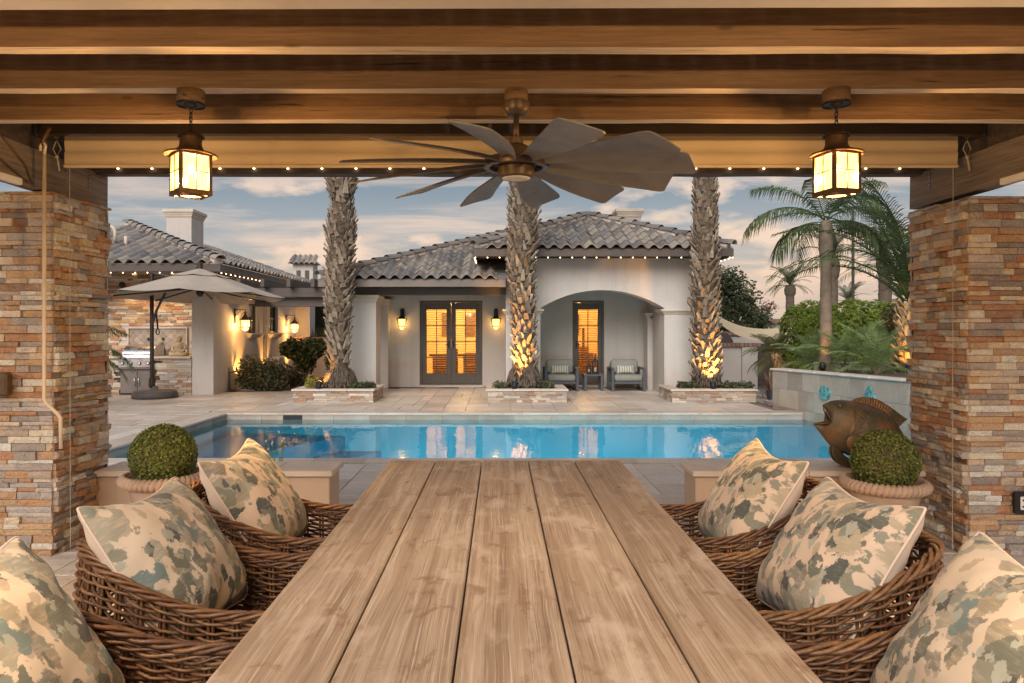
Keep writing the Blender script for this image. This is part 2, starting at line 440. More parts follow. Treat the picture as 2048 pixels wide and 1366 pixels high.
def table_wood():
    t = NT('weathered_teak')
    v0 = t.coord('Object')
    # everything runs along the plank; a slow warp bends the grain round knots
    warp = t.noise(t.coord('Object', (4.2, 1.1, 1)), 1.5, 3, .5, out='Color')
    wv = t.node('VectorMath', operation='MULTIPLY_ADD'); t.l.new(warp, wv.inputs[0]); t.put(wv.inputs[1], (.034, .0, 0)); t.l.new(v0, wv.inputs[2])
    def streak(fx, fy, det, rough, dist=.15):
        mp = t.node('Mapping'); mp.inputs['Scale'].default_value = (fx, fy, 1); t.l.new(wv.outputs[0], mp.inputs['Vector'])
        return t.noise(mp.outputs[0], 1.0, det, rough, dist)
    sep = t.node('SeparateXYZ'); t.l.new(wv.outputs[0], sep.inputs[0])
    ring = t.noise(t.coord('Object', (6.0, .8, 1)), 1.1, 3, .5, .1)
    rr = t.math('ADD', t.math('MULTIPLY', t.math('SINE', t.math('ADD', t.math('MULTIPLY', sep.outputs[0], 340.0), t.math('MULTIPLY', ring, 62.0))), .5), .5)
    broad = streak(26, .8, 5, .6)
    c = t.ramp(broad, [(.32, (.24, .172, .118)), (.5, (.345, .267, .198)), (.68, (.45, .37, .29))])
    vis = t.ramp(t.noise(t.coord('Object', (5.5, 1.9, 1)), 1.3, 4, .6, .2), [(.36, .12), (.56, 1.0)])
    light = t.ramp(streak(165, .85, 6, .72), [(.53, 0.0), (.60, 1.0)])
    c = t.mix(t.math('MULTIPLY', t.math('MULTIPLY', light, vis), .52), c, (.64, .57, .49))
    c = t.mix(t.math('MULTIPLY', t.math('MULTIPLY', t.ramp(rr, [(.55, 0.0), (.9, 1.0)]), vis), .26), c, (.235, .15, .095))
    pore = t.ramp(streak(330, 2.4, 4, .65), [(.38, 1.0), (.44, 0.0)])
    c = t.mix(t.math('MULTIPLY', pore, .62), c, (.165, .105, .065))
    worn = t.noise(t.coord('Object', (4.5, 2.0, 1)), 1.9, 5, .6, .3)
    c = t.mix(t.ramp(worn, [(.54, 0.0), (.70, .7)]), c, (.535, .45, .375))
    smudge = t.noise(t.coord('Object', (7.5, 4.5, 1)), 1.6, 5, .65, .4)
    c = t.mix(t.ramp(smudge, [(.58, 0.0), (.66, .66)]), c, (.20, .12, .07))
    vor = t.node('TexVoronoi'); vor.inputs['Scale'].default_value = 1.0; t.l.new(t.coord('Object', (4.4, 2.6, 1)), vor.inputs['Vector'])
    c = t.mix(t.ramp(vor.outputs['Distance'], [(.02, .8), (.06, 0.0)]), c, (.13, .07, .04))
    r = t.node('ObjectInfo').outputs['Random']
    c = t.mix(1.0, c, t.ramp(r, [(0, (.84, .81, .78)), (.5, (.98, .98, .98)), (1, (1.08, 1.06, 1.03))]), 'MULTIPLY')
    h = t.math('SUBTRACT', t.math('MULTIPLY', light, .5), t.math('MULTIPLY', pore, .9))
    return t.fin(c, t.ramp(worn, [(.3, .66), (.7, .48)]), t.bump(h, .35, .0016), Specular_IOR_Level=.35)
M['table'] = table_wood()

M['roof_tile'] = palette_mat('clay_roof_tile', [(.22, .20, .185), (.34, .30, .26), (.165, .15, .145), (.40, .345, .285), (.265, .245, .23), (.31, .255, .20), (.20, .195, .195), (.36, .32, .285)], rough=.8, nscale=7, amount=.3, bump=.3, bscale=30)
M['bronze'] = plain('oiled_bronze', (.045, .033, .026), .42, .25, 14, .12, 90, metallic=.6)
M['lantern_metal'] = plain('aged_copper_brown', (.13, .075, .038), .45, .3, 16, .15, 90, metallic=.55)
M['black_metal'] = plain('black_iron', (.018, .018, .02), .5, .2, 14, .15, 90, metallic=.3)
M['fan_metal'] = plain('brown_fan_metal', (.13, .088, .054), .42, .2, 12, .08, 90, metallic=.5)
M['blade'] = plain('grey_fan_blade', (.205, .195, .185), .5, .12, 9, .08, 60)
M['wire'] = plain('cord', (.42, .36, .28), .8, .2, 20, .1, 90)
M['white_paint'] = plain('white_paint', (.70, .68, .64), .6, .08, 5, .12, 50)
M['cream_pole'] = plain('cream_enamel', (.66, .55, .42), .45, .08, 5, .05, 50)
M['shade_fabric'] = plain('shade_fabric', (.60, .47, .31), .85, .06, 3, .25, 420, bd=.001)
M['cassette'] = plain('bronze_cassette', (.075, .055, .042), .14, .1, 4, .0, 8, metallic=.4)
M['stainless'] = plain('stainless_steel', (.55, .56, .58), .30, .05, 4, .0, 8, metallic=.95)
M['steel_dark'] = plain('grey_steel_panel', (.20, .175, .165), .45, .1, 6, .06, 80, metallic=.5)
M['umbrella'] = plain('taupe_canopy', (.42, .355, .29), .85, .08, 4, .3, 300, bd=.002)
M['resin'] = plain('brown_resin', (.10, .085, .078), .6, .15, 8, .15, 60)
M['frame_alu'] = plain('grey_aluminium', (.075, .085, .10), .5, .1, 8, .08, 60)
M['cushion'] = plain('grey_green_cushion', (.26, .27, .24), .9, .1, 10, .3, 320, bd=.002)
M['door_paint'] = plain('dark_olive_brown_paint', (.095, .082, .066), .5, .12, 5, .1, 50)
M['soil'] = plain('soil', (.14, .10, .075), .95, .4, 24, .8, 60, bd=.02)
M['brick'] = palette_mat('brick', [(.30, .17, .12), (.24, .135, .10), (.35, .21, .15), (.27, .18, .14)], bump=.4)
M['terracotta'] = plain('terracotta', (.42, .30, .22), .85, .22, 7, .35, 50)
M['fish'] = None
M['wicker'] = None

def wicker_mat():
    t = NT('wicker'); v = t.coord('Object'); r = t.rand()
    c = t.ramp(r, [(0.0, (.118, .050, .021)), (.25, (.158, .073, .030)), (.5, (.095, .042, .019)), (.75, (.185, .093, .040))], 'CONSTANT')
    c = t.mix(1.0, c, t.ramp(t.noise(v, 55, 4), [(.3, .62), (.7, 1.3)]), 'MULTIPLY')
    return t.fin(c, .46, t.bump(t.noise(v, 160, 3), .25, .002), Specular_IOR_Level=.45)
M['wicker'] = wicker_mat()

def fish_mat():
    t = NT('patinated_bronze'); v = t.coord('Object')
    n = t.noise(v, 6, 6, .6)
    c = t.ramp(n, [(.32, (.075, .085, .058)), (.5, (.15, .105, .06)), (.68, (.27, .135, .05))])
    n2 = t.noise(t.coord('Object', (12, 12, 30)), 2.0, 5)
    c = t.mix(t.ramp(n2, [(.5, 0.0), (.75, .5)]), c, (.10, .115, .09))
    # overlapping scales in rows over the flank
    sp = t.node('SeparateXYZ'); t.l.new(t.coord('Object', rand=False), sp.inputs[0])
    vo = t.node('TexVoronoi'); vo.feature = 'SMOOTH_F1'; vo.inputs['Scale'].default_value = 1.0; vo.inputs['Randomness'].default_value = .25
    t.l.new(t.coord('Object', (34, 1, 46), (0, rad(35), 0), rand=False), vo.inputs['Vector'])
    mask = t.math('MULTIPLY', t.math('SUBTRACT', sp.outputs[0], -.13), 22.0, clamp=True)
    hgt = t.math('ADD', t.math('MULTIPLY', t.math('MULTIPLY', vo.outputs['Distance'], mask), -1.0), t.math('MULTIPLY', t.noise(v, 60, 4), .2))
    c = t.mix(t.math('MULTIPLY', mask, t.ramp(vo.outputs['Distance'], [(.35, 0.0), (.62, .55)])), c, (.05, .045, .035))
    return t.fin(c, .52, t.bump(hgt, .9, .008), Metallic=.35)
M['fish'] = fish_mat()

def patina():
    t = NT('turquoise_patina'); v = t.coord('Object')
    c = t.ramp(t.noise(v, 22, 5), [(.35, (.05, .10, .10)), (.5, (.10, .30, .31)), (.66, (.22, .46, .46))])
    return t.fin(c, .6, t.bump(t.noise(v, 40, 4), .6, .01))
M['patina'] = patina()

def pillow_mat(name, shift, warm):
    """cream cloth printed with brushed blotches in olive, sage, slate and blue grey"""
    t = NT(name)
    def layer(sc, dist, seed, lo, hi, rot):
        v = t.coord('Object', sc, (0, 0, rot), rand=False)
        ad = t.node('VectorMath', operation='ADD'); t.l.new(v, ad.inputs[0]); t.put(ad.inputs[1], (seed, seed * 1.7, seed * .6))
        nz = t.noise(ad.outputs[0], 1.6, 4, .62, out='Color')
        wv = t.node('VectorMath', operation='MULTIPLY_ADD'); t.l.new(nz, wv.inputs[0]); t.put(wv.inputs[1], (dist,) * 3); t.l.new(ad.outputs[0], wv.inputs[2])
        vo = t.node('TexVoronoi'); vo.inputs['Scale'].default_value = 1.0; vo.inputs['Randomness'].default_value = 1.0; t.l.new(wv.outputs[0], vo.inputs['Vector'])
        sp = t.node('SeparateColor'); t.l.new(vo.outputs['Color'], sp.inputs[0])
        th = t.math('ADD', t.math('MULTIPLY', sp.outputs[0], hi - lo), lo)
        m = t.math('MULTIPLY', t.math('SUBTRACT', th, vo.outputs['Distance']), 22.0, clamp=True)
        return m, sp.outputs[1], sp.outputs[2], ad.outputs[0]
    cream = (.52, .405, .31) if warm else (.51, .42, .325)
    dk = (.085, .09, .075) if warm else (.115, .16, .155)
    base = t.mix(t.ramp(t.noise(t.coord('Object', rand=False), 5, 3), [(.3, 0.0), (.7, .5)]), cream, tuple(x * .86 for x in cream))
    brush = t.noise(t.coord('Object', (16, 60, 16), rand=False), 1.4, 4, .65)
    m1, r1, s1, _ = layer((14.5, 10.0, 1), .9, shift, .36, .84, .5)
    c1 = t.ramp(r1, [(0, (.215, .185, .125)), (.20, (.25, .235, .18)), (.40, (.15, .145, .12)), (.56, cream), (.72, (.315, .27, .19)), (.87, (.195, .20, .165))], 'CONSTANT')
    c = t.mix(t.math('MULTIPLY', m1, t.ramp(brush, [(.32, .5), (.55, .95)])), base, c1)
    m2, r2, s2, _ = layer((18, 11.5, 1), .95, shift + 4.4, .20, .74, -.3)
    c2 = t.ramp(r2, [(0, (.055, .066, .06)), (.26, (.105, .11, .085)), (.44, dk), (.56, cream), (.74, (.05, .052, .047)), (.88, (.17, .17, .125))], 'CONSTANT')
    c = t.mix(t.math('MULTIPLY', m2, t.ramp(brush, [(.3, .7), (.5, .97)])), c, c2)
    m3, r3, s3, _ = layer((26, 18, 1), 1.0, shift + 9.1, .08, .56, .2)
    c3 = t.ramp(r3, [(0, (.29, .30, .25)), (.3, cream), (.62, (.165, .18, .15)), (.8, (.34, .28, .20))], 'CONSTANT')
    c = t.mix(t.math('MULTIPLY', m3, .9), c, c3)
    weave = t.noise(t.coord('Object', rand=False), 420, 2)
    return t.fin(c, .9, t.bump(t.math('ADD', weave, t.math('MULTIPLY', t.noise(t.coord('Object', rand=False), 14, 4), 1.5)), .22, .003), Sheen_Weight=.15)
M['pillow_a'] = pillow_mat('blotched_pillow_cloth_sage', 2.3, False)
M['pillow_b'] = pillow_mat('blotched_pillow_cloth_slate', 6.9, True)
M['pillow_back'] = plain('cream_pillow_back', (.58, .47, .38), .9, .08, 6, .25, 300, bd=.002)

def striped():
    t = NT('striped_cushion_cloth')
    sp = t.node('SeparateXYZ'); t.l.new(t.coord('Object', rand=False), sp.inputs[0])
    s1 = t.math('ABSOLUTE', t.math('SUBTRACT', t.math('FRACT', t.math('MULTIPLY', sp.outputs[0], 17.0)), .5))
    k = t.ramp(s1, [(.0, 1.0), (.13, 1.0), (.16, 0.0), (.24, 0.0), (.27, .0), (.30, .8), (.33, .8), (.36, 0.0)], 'LINEAR')
    c = t.mix(k, (.60, .58, .50), (.17, .19, .17))
    return t.fin(c, .9)
M['striped'] = striped()

def leafmat(name, pal, rough=.5, trans=.38):
    t = NT(name); r = t.node('NewGeometry').outputs['Random Per Island']
    c = t.ramp(r, [(i / len(pal), p) for i, p in enumerate(pal)])
    v = t.coord('Object')
    c = t.mix(1.0, c, t.ramp(t.noise(v, 3.0, 3), [(.3, .65), (.7, 1.25)]), 'MULTIPLY')
    t.fin(c, rough, Specular_IOR_Level=.35)
    tr = t.node('BsdfTranslucent'); t.put(tr.inputs[0], c)
    mx = t.node('MixShader'); mx.inputs[0].default_value = trans
    t.l.new(t.b.outputs[0], mx.inputs[1]); t.l.new(tr.outputs[0], mx.inputs[2]); t.l.new(mx.outputs[0], t.out.inputs[0])
    return t.m
M['box_leaf'] = leafmat('boxwood_leaf', [(.17, .235, .038), (.26, .33, .06), (.10, .145, .03), (.36, .40, .10), (.21, .255, .06), (.18, .165, .06)])
M['hedge_leaf'] = leafmat('hedge_leaf', [(.20, .29, .035), (.29, .39, .06), (.135, .20, .03), (.36, .44, .085)], .5, .45)
M['tree_leaf'] = leafmat('dark_tree_leaf', [(.075, .10, .05), (.105, .14, .065), (.05, .07, .038), (.14, .165, .085)])
M['shrub_leaf'] = leafmat('shrub_leaf', [(.085, .11, .05), (.13, .15, .065), (.06, .08, .04), (.12, .135, .085), (.17, .14, .07)])
M['glossy_leaf'] = leafmat('glossy_shrub_leaf', [(.055, .075, .022), (.09, .11, .03), (.04, .055, .018), (.13, .13, .045)], .35)
M['frond'] = leafmat('palm_frond', [(.06, .098, .036), (.09, .135, .048), (.045, .075, .03), (.12, .155, .06)], .45, .2)
M['frond_light'] = leafmat('light_palm_frond', [(.17, .27, .085), (.24, .34, .12), (.12, .20, .07), (.30, .37, .17)], .45, .25)
M['frond_olive'] = leafmat('olive_palm_frond', [(.12, .135, .05), (.16, .165, .06), (.09, .10, .04), (.2, .19, .08)], .5, .25)
M['dry_grass'] = leafmat('dry_reed', [(.26, .13, .085), (.34, .20, .13), (.20, .10, .07), (.38, .26, .18)], .7, .2)
M['yellow_leaf'] = leafmat('yellow_leaf', [(.35, .30, .05), (.45, .38, .08), (.24, .23, .05)], .5, .3)
M['red_flower'] = leafmat('red_blossom', [(.38, .06, .05), (.30, .08, .06), (.16, .10, .05)], .6, .3)
M['twig'] = plain('twig_bark', (.12, .08, .055), .85, .3, 20, .5, 80)
M['palm_bark'] = plain('palm_bark', (.13, .098, .072), .9, .35, 12, .9, 45, bd=.02)
M['palm_smooth'] = plain('smooth_palm_bark', (.24, .185, .13), .85, .25, 7, .6, 30, bd=.01)
M['boot'] = palette_mat('palm_boot', [(.25, .185, .13), (.35, .275, .20), (.165, .118, .08), (.43, .355, .27), (.28, .205, .14), (.20, .148, .105)], rough=.9, nscale=9, bump=.9, bscale=30, amount=.5, bd=.02, coord='Position')
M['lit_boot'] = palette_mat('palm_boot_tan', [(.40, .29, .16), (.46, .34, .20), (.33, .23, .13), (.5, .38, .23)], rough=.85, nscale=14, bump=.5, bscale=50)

def glow(name, c, s, sample=True):
    t = NT(name)
    e = t.node('Emission'); t.put(e.inputs[0], c); e.inputs[1].default_value = s
    t.l.new(e.outputs[0], t.out.inputs[0])
    if not sample: t.m.cycles.emission_sampling = 'NONE'
    return t.m
M['bulb'] = glow('string_bulb', (1.0, .66, .36), 6.0, False)
M['lamp_bulb'] = glow('lamp_bulb', (1.0, .70, .35), 8.0, False)

def lit_glass(name, c, s, clear=.45, seed=False):
    """seeded glass: part of the lamp's light passes, the rest makes the pane itself glow"""
    t = NT(name)
    tr = t.node('BsdfTransparent'); tr.inputs[0].default_value = (1, .93, .80, 1)
    e = t.node('Emission')
    v = t.coord('Object')
    n = t.noise(t.coord('Object', (14, 14, 5)), 2.0, 4, .6, .6)
    t.put(e.inputs[0], t.mix(t.ramp(n, [(.35, 0.0), (.7, 1.0)]), c, tuple(min(1, x * 1.35 + .03) for x in c)))
    e.inputs[1].default_value = s
    mx = t.node('MixShader'); mx.inputs[0].default_value = 1 - clear
    t.l.new(tr.outputs[0], mx.inputs[1]); t.l.new(e.outputs[0], mx.inputs[2])
    gl = t.node('BsdfGlossy'); gl.inputs['Roughness'].default_value = .1
    m2 = t.node('MixShader'); m2.inputs[0].default_value = .06
    t.l.new(mx.outputs[0], m2.inputs[1]); t.l.new(gl.outputs[0], m2.inputs[2])
    t.l.new(m2.outputs[0], t.out.inputs[0])
    t.m.cycles.emission_sampling = 'NONE'
    return t.m
M['pendant_glass'] = lit_glass('pendant_glass', (1.0, .60, .16), 1.75)
M['sconce_glass'] = lit_glass('amber_sconce_glass', (1.0, .52, .12), 2.1)

def window_glass(name, tint=(.95, .95, .93)):
    t = NT(name)
    fr = t.node('LayerWeight'); fr.inputs[0].default_value = .18
    tr = t.node('BsdfTransparent'); t.put(tr.inputs[0], tint)
    gl = t.node('BsdfGlossy'); gl.inputs['Roughness'].default_value = .03
    mx = t.node('MixShader'); t.l.new(t.math('MULTIPLY', fr.outputs['Fresnel'], .8), mx.inputs[0])
    t.l.new(tr.outputs[0], mx.inputs[1]); t.l.new(gl.outputs[0], mx.inputs[2]); t.l.new(mx.outputs[0], t.out.inputs[0])
    return t.m
M['glass'] = window_glass('window_glass')
M['room'] = plain('warm_room_wall', (.62, .45, .26), .9, .08, 3, .05, 40)
M['blind'] = plain('blind_slat', (.60, .46, .30), .6, .08, 8, .05, 60)
M['room_wood'] = plain('room_wood', (.22, .11, .05), .5, .2, 8, .1, 60)

def water_mat():
    t = NT('pool_water')
    v = t.coord('Position', (1, .42, 1))
    n1 = t.noise(v, 3.2, 3, .5, .4); n2 = t.noise(t.coord('Position', (1, .5, 1)), 11.0, 3, .5)
    nm = t.bump(t.math('ADD', n1, t.math('MULTIPLY', n2, .22)), .085, .05)
    fr = t.node('Fresnel'); fr.inputs['IOR'].default_value = 1.38; t.l.new(nm, fr.inputs['Normal'])
    tr = t.node('BsdfTransparent'); tr.inputs[0].default_value = (.72, .95, .985, 1)
    gl = t.node('BsdfGlossy'); gl.inputs['Roughness'].default_value = .015; t.l.new(nm, gl.inputs['Normal'])
    mx = t.node('MixShader'); t.l.new(fr.outputs[0], mx.inputs[0])
    t.l.new(tr.outputs[0], mx.inputs[1]); t.l.new(gl.outputs[0], mx.inputs[2]); t.l.new(mx.outputs[0], t.out.inputs[0])
    return t.m
M['water'] = water_mat()
M['plaster'] = plain('blue_pool_plaster', (.09, .50, .66), .8, .10, 1.2, .1, 60, coord='Position')
M['step_plaster'] = plain('blue_step_plaster', (.07, .33, .50), .8, .10, 1.2, .1, 60, coord='Position')

def ground_mat():
    t = NT('gravel_ground'); v = t.coord('Position')
    c = t.ramp(t.noise(v, 1.2, 6), [(.3, (.22, .18, .14)), (.7, (.33, .28, .23))])
    vo = t.node('TexVoronoi'); vo.inputs['Scale'].default_value = 26; t.l.new(v, vo.inputs['Vector'])
    sp = t.node('SeparateColor'); t.l.new(vo.outputs['Color'], sp.inputs[0])
    c = t.mix(1.0, c, t.ramp(sp.outputs[0], [(0, .55), (1, 1.3)]), 'MULTIPLY')
    return t.fin(c, .95, t.bump(vo.outputs['Distance'], .8, .03))
M['ground'] = ground_mat()
M['grout'] = plain('grout', (.20, .16, .13), .95, .2, 5, .2, 60, coord='Position')
# ================================================================== SETTING: ground, pool, paving
def wall_x(y): return 5.26 + .26 * (12.15 - y)          # face of the raised travertine wall
PY0, PY1, PX0 = 7.87, 12.15, -4.75
hole = [(PX0, PY0), (wall_x(PY0), PY0), (wall_x(PY1), PY1), (PX0, PY1)]
big = [(-260, -120), (260, -120), (260, 420), (-260, 420)]
g = MB()
g.v = [(x, y, -.02) for x, y in hole + big]
g.f = [(4, 5, 1, 0), (5, 6, 2, 1), (6, 7, 3, 2), (7, 4, 0, 3)]
tag(g.build('ground', M['ground']), kind='structure')

# ---- pool
pool = thing('swimming_pool', 'rectangular blue swimming pool with travertine coping', None, (0, 10, 0), kind='structure')
ZW, ZB = -.115, -1.25
b = MB()
bh = [(x + (.012 if i in (1, 2) else 0), y) for i, (x, y) in enumerate(hole)]
hv = [(x, y, -.19 if i in (1, 2) else -.03) for i, (x, y) in enumerate(bh)] + [(x, y, ZB) for x, y in bh]
b.add(hv, [(7, 6, 5, 4)] + [(i, i + 4, (i + 1) % 4 + 4, (i + 1) % 4) for i in range(4)])
tag(b.build('pool_basin', M['plaster'], pool), kind='structure')
b = MB()
for i, (z, w) in enumerate(((-.40, .55), (-.66, 1.0), (-.93, 1.45))):
    b.prism([(PX0 + .004 + 0, PY1 - .004), (PX0 + .004, PY1 - 2.2 - w), (PX0 + .5 + w, PY1 - 2.2 - w + .9), (PX0 + 1.3 + w * 1.4, PY1 - .004)], ZB + .004 if i == 2 else z - .25, z)
tag(b.build('pool_steps', M['step_plaster'], pool), kind='structure')
tag(MB().add([(x, y, ZW) for x, y in hole], [(0, 1, 2, 3)]).build('pool_water', M['water'], pool), kind='structure')
for k, x in enumerate((-2.2, .7, 3.6)):  # added underwater lamps, out of view, to brighten the blue of the basin
    MB().lathe([(.0, -.03), (.10, -.028), (.12, -.01), (.12, 0)], 20, M=Matrix.Translation((x, PY0 + .002, -.55)) @ Matrix.Rotation(rad(90), 4, 'X')).build('added_pool_lamp', M['lamp_bulb'], pool)
    lamp('added_pool_light', (x, PY0 + .14, -.50), 150, (.62, .95, 1.0), .06, None, 125, (x, PY0 + 1.5, -1.45))
# waterline tile band, proud of the plaster, each tile of the far side apart
def tile_band(x0, y0, x1, y1, step, nx, ny, z0=-.20, z1=-.032):
    d = Vector((x1 - x0, y1 - y0, 0)); L = d.length; d.normalize()
    n = max(1, round(L / step)); s = L / n
    me = {}
    for i in range(n):
        c = Vector((x0, y0, 0)) + d * (s * (i + .5))
        if not me:
            me['m'] = MB().box(-s / 2 + .0025, s / 2 - .0025, -.012, 0, z0, z1, .003).mesh('waterline_tile', M['walltile'])
        a = math.atan2(d.y, d.x)
        put('tile', me['m'], pool, (c.x, c.y - 10, 0), (0, 0, a))
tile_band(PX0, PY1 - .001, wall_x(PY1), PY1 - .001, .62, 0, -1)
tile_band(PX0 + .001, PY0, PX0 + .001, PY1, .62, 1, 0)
# dark slot of the skimmer in the far side
tag(MB().box(-3.75, -3.42, PY1 - .022, PY1 - .013, -.112, -.036).build('skimmer_opening', M['black_metal'], pool), kind='structure')
# coping stones with a rounded nose
def coping_mesh(L, W=.32, T=.052):
    prof = [(0, 0), (W, 0), (W, T)]
    for k in range(6):
        a = rad(90) + rad(180) * k / 5
        prof.append((T / 2 + math.cos(a) * T / 2, T / 2 + math.sin(a) * T / 2))
    m = MB(); n = len(prof)
    # the nose points to -y; length along x; top surface at z = 0
    vs = [(x, p - .02, q - T) for x in (-L / 2 + .002, L / 2 - .002) for p, q in prof]
    m.add(vs, [tuple(range(n)), tuple(range(n, 2 * n))[::-1]] + [((i + 1) % n, i, n + i, n + (i + 1) % n) for i in range(n)])
    return m.mesh('coping_stone', M['coping'], False)
def coping_run(x0, y0, x1, y1, step=.61):
    d = Vector((x1 - x0, y1 - y0, 0)); L = d.length; d.normalize(); n = round(L / step); s = L / n
    me = coping_mesh(s)
    for i in range(n):
        c = Vector((x0, y0, 0)) + d * (s * (i + .5))
        put('coping_stone', me, pool, (c.x, c.y - 10, .006 + R.uniform(-.001, .001)), (0, 0, math.atan2(d.y, d.x)))
coping_run(PX0 - .3, PY1, wall_x(PY1) - .0, PY1)                # far edge, nose towards the camera
coping_run(PX0, PY0, PX0, PY1)                                  # left edge: x axis of the stone runs along +y, nose to +x
coping_run(wall_x(PY0) - .1, PY0, PX0 - .3, PY0)                # near edge

# ---- travertine paving in an ashlar pattern
patio = thing('patio_paving', 'travertine paving of mixed rectangular slabs round the pool', None, (0, 0, 0), kind='structure')
U = .205
def occupied(x0, y0, x1, y1):
    """slabs kept off the pool, the coping, the planters and the planting beds"""
    cx, cyy = (x0 + x1) / 2, (y0 + y1) / 2
    if PX0 - .31 < cx < 8 and PY0 - .31 < cyy < PY1 + .29: return True
    if cyy > 17.45 or cx > wall_x(min(max(cyy, 7), 13)) + .1: return True
    if cyy > 12.4 and cx > 5.12 : return True
    if cx < -4.9 and cyy > 16.55 and cx > -6.3: return True
    if cx < -6.4 and cyy > 16.0: return True
    return False
slabs = []
gx0, gx1, gy0, gy1 = -50, 40, 8, 88
used = set()
sizes = [(3, 2), (2, 2), (2, 3), (2, 1), (3, 3), (4, 2), (2, 4), (1, 1), (1, 2)]
rp = random.Random(3)
for j in range(gy0, gy1):
    for i in range(gx0, gx1):
        if (i, j) in used: continue
        opts = sizes[:]; rp.shuffle(opts); opts.sort(key=lambda s: -(s[0] * s[1] > 3) * rp.random())
        for w, h in opts + [(1, 1)]:
            cells = [(i + a, j + c) for a in range(w) for c in range(h)]
            if all(c not in used for c in cells):
                used.update(cells)
                x0, y0 = i * U, j * U + .03
                x1, y1 = x0 + w * U, y0 + h * U
                if x1 > PX0 - .32 and x0 < wall_x(y0):
                    if y0 < PY0 - .325 < y1: y1 = PY0 - .325
                    elif y0 < PY1 + .305 < y1: y0 = PY1 + .305
                if x0 < PX0 - .325 < x1 and y1 > PY0 - .32 and y0 < PY1 + .3: x1 = PX0 - .325
                if x1 - x0 > .03 and y1 - y0 > .03 and not occupied(x0, y0, x1, y1): slabs.append((x0, y0, x1 - x0, y1 - y0))
                break
def in_view(x, y): return y > 4.6 and abs(x * FPX / y - 25 + 0) < 1060 and not (x < -2.9 * y / 5.1 and y < 40) and not (x > 3.0 * y / 5.1)
def hid(x, y): return abs(x) < .62 * y / 3.7 * .98 and y < 6.2
slabs.sort(key=lambda s: (not in_view(s[0], s[1]), s[1]))
pmesh = {}
def slab_mesh(w, h):
    k = (round(w, 3), round(h, 3))
    if k not in pmesh: pmesh[k] = [MB().box(-w / 2 + .003 + rp.uniform(0, .002), w / 2 - .003, -h / 2 + .003, h / 2 - .003 - rp.uniform(0, .002), -.014, 0, .004).mesh('paver', M['paver']) for _ in range(3)]
    return rp.choice(pmesh[k])
rest = MB()
for k, (x0, y0, w, h) in enumerate(slabs):
    c = (x0 + w / 2, y0 + h / 2, rp.uniform(-.0022, .0022))
    if k < 296: put('paver', slab_mesh(w, h), patio, c, (rp.uniform(-.002, .002), rp.uniform(-.002, .002), 0))
    else: rest.box(c[0] - w / 2 + .003, c[0] + w / 2 - .003, c[1] - h / 2 + .003, c[1] + h / 2 - .003, -.014, c[2], .004)
rest.build('far_pavers', M['paver'], patio, kind='stuff')
gb = MB()
for x0, x1, y0, y1 in ((-11, PX0 - .31, -4, 17.5), (PX0 - .31, 8.0, -4, PY0 - .31), (PX0 - .31, 5.2, PY1 + .31, 17.5)):
    gb.add([(x0, y0, -.012), (x1, y0, -.012), (x1, y1, -.012), (x0, y1, -.012)], [(0, 1, 2, 3)])
tag(gb.build('grout_bed', M['grout'], patio), kind='structure')

# ================================================================== STONE CLADDING
def rough_block(seed):
    """unit ledger stone: x and z -.5 .. .5, front split face at y = -1, back at y = 0"""
    r = random.Random(seed); m = MB()
    xs = [-.5, -.22 + r.uniform(-.08, .08), .15 + r.uniform(-.1, .1), .5]; zs = [-.5, r.uniform(-.15, .15), .5]
    vs = []
    tilt, tz = r.uniform(-.14, .14), r.uniform(-.16, .16)
    for z in zs:
        for x in xs:
            edge = (abs(x) > .49) or (abs(z) > .49)
            y = -1 + (r.uniform(.04, .26) if edge else r.uniform(-.10, .14)) + tilt * x + tz * z
            vs.append((x * (.985 if abs(x) > .49 else 1), y, z * (.96 if abs(z) > .49 else 1)))
    nb = len(vs)
    vs += [(-.5, 0, -.5), (.5, 0, -.5), (.5, 0, .5), (-.5, 0, .5)]
    fs = []
    for j in range(2):
        for i in range(3):
            a = j * 4 + i
            q = (a, a + 1, a + 5, a + 4)
            fs += [q[:3], (q[0], q[2], q[3])] if r.random() < .5 else [(q[0], q[1], q[3]), q[1:]]
    fs += [(nb, nb + 1, 3, 2, 1, 0), (nb + 2, nb + 3, 8, 9, 10, 11), (nb + 3, nb, 0, 4, 8), (nb + 1, nb + 2, 11, 7, 3)]
    return m.add(vs, fs)
BLOCKS = {}
def blocks(mat):
    if mat not in BLOCKS: BLOCKS[mat] = [rough_block(100 + i).mesh('ledger_stone', M[mat]) for i in range(18)]
    return BLOCKS[mat]
def ledger_rows(z0, z1, hmin, hmax, r):
    rows = []; z = z0
    while z < z1 - .001:
        h = r.uniform(hmin, hmax)
        if z + h > z1 - hmin * .6: h = z1 - z
        rows.append((z, z + h)); z += h
    return rows
def ledger_face(rows, width, lmin, lmax, r, start=0.0):
    """stones of a face as (u0, u1, z0, z1)"""
    out = []
    for k, (z0, z1) in enumerate(rows):
        u = start - r.uniform(0, lmin * .9) if k % 2 else start
        while u < width - .001:
            l = r.uniform(lmin, lmax)
            u1 = u + l
            if u1 > width - lmin * .6: u1 = width
            a = max(u, start)
            if u1 - a > .012: out.append((a, u1, z0, z1))
            u = u1
    return out
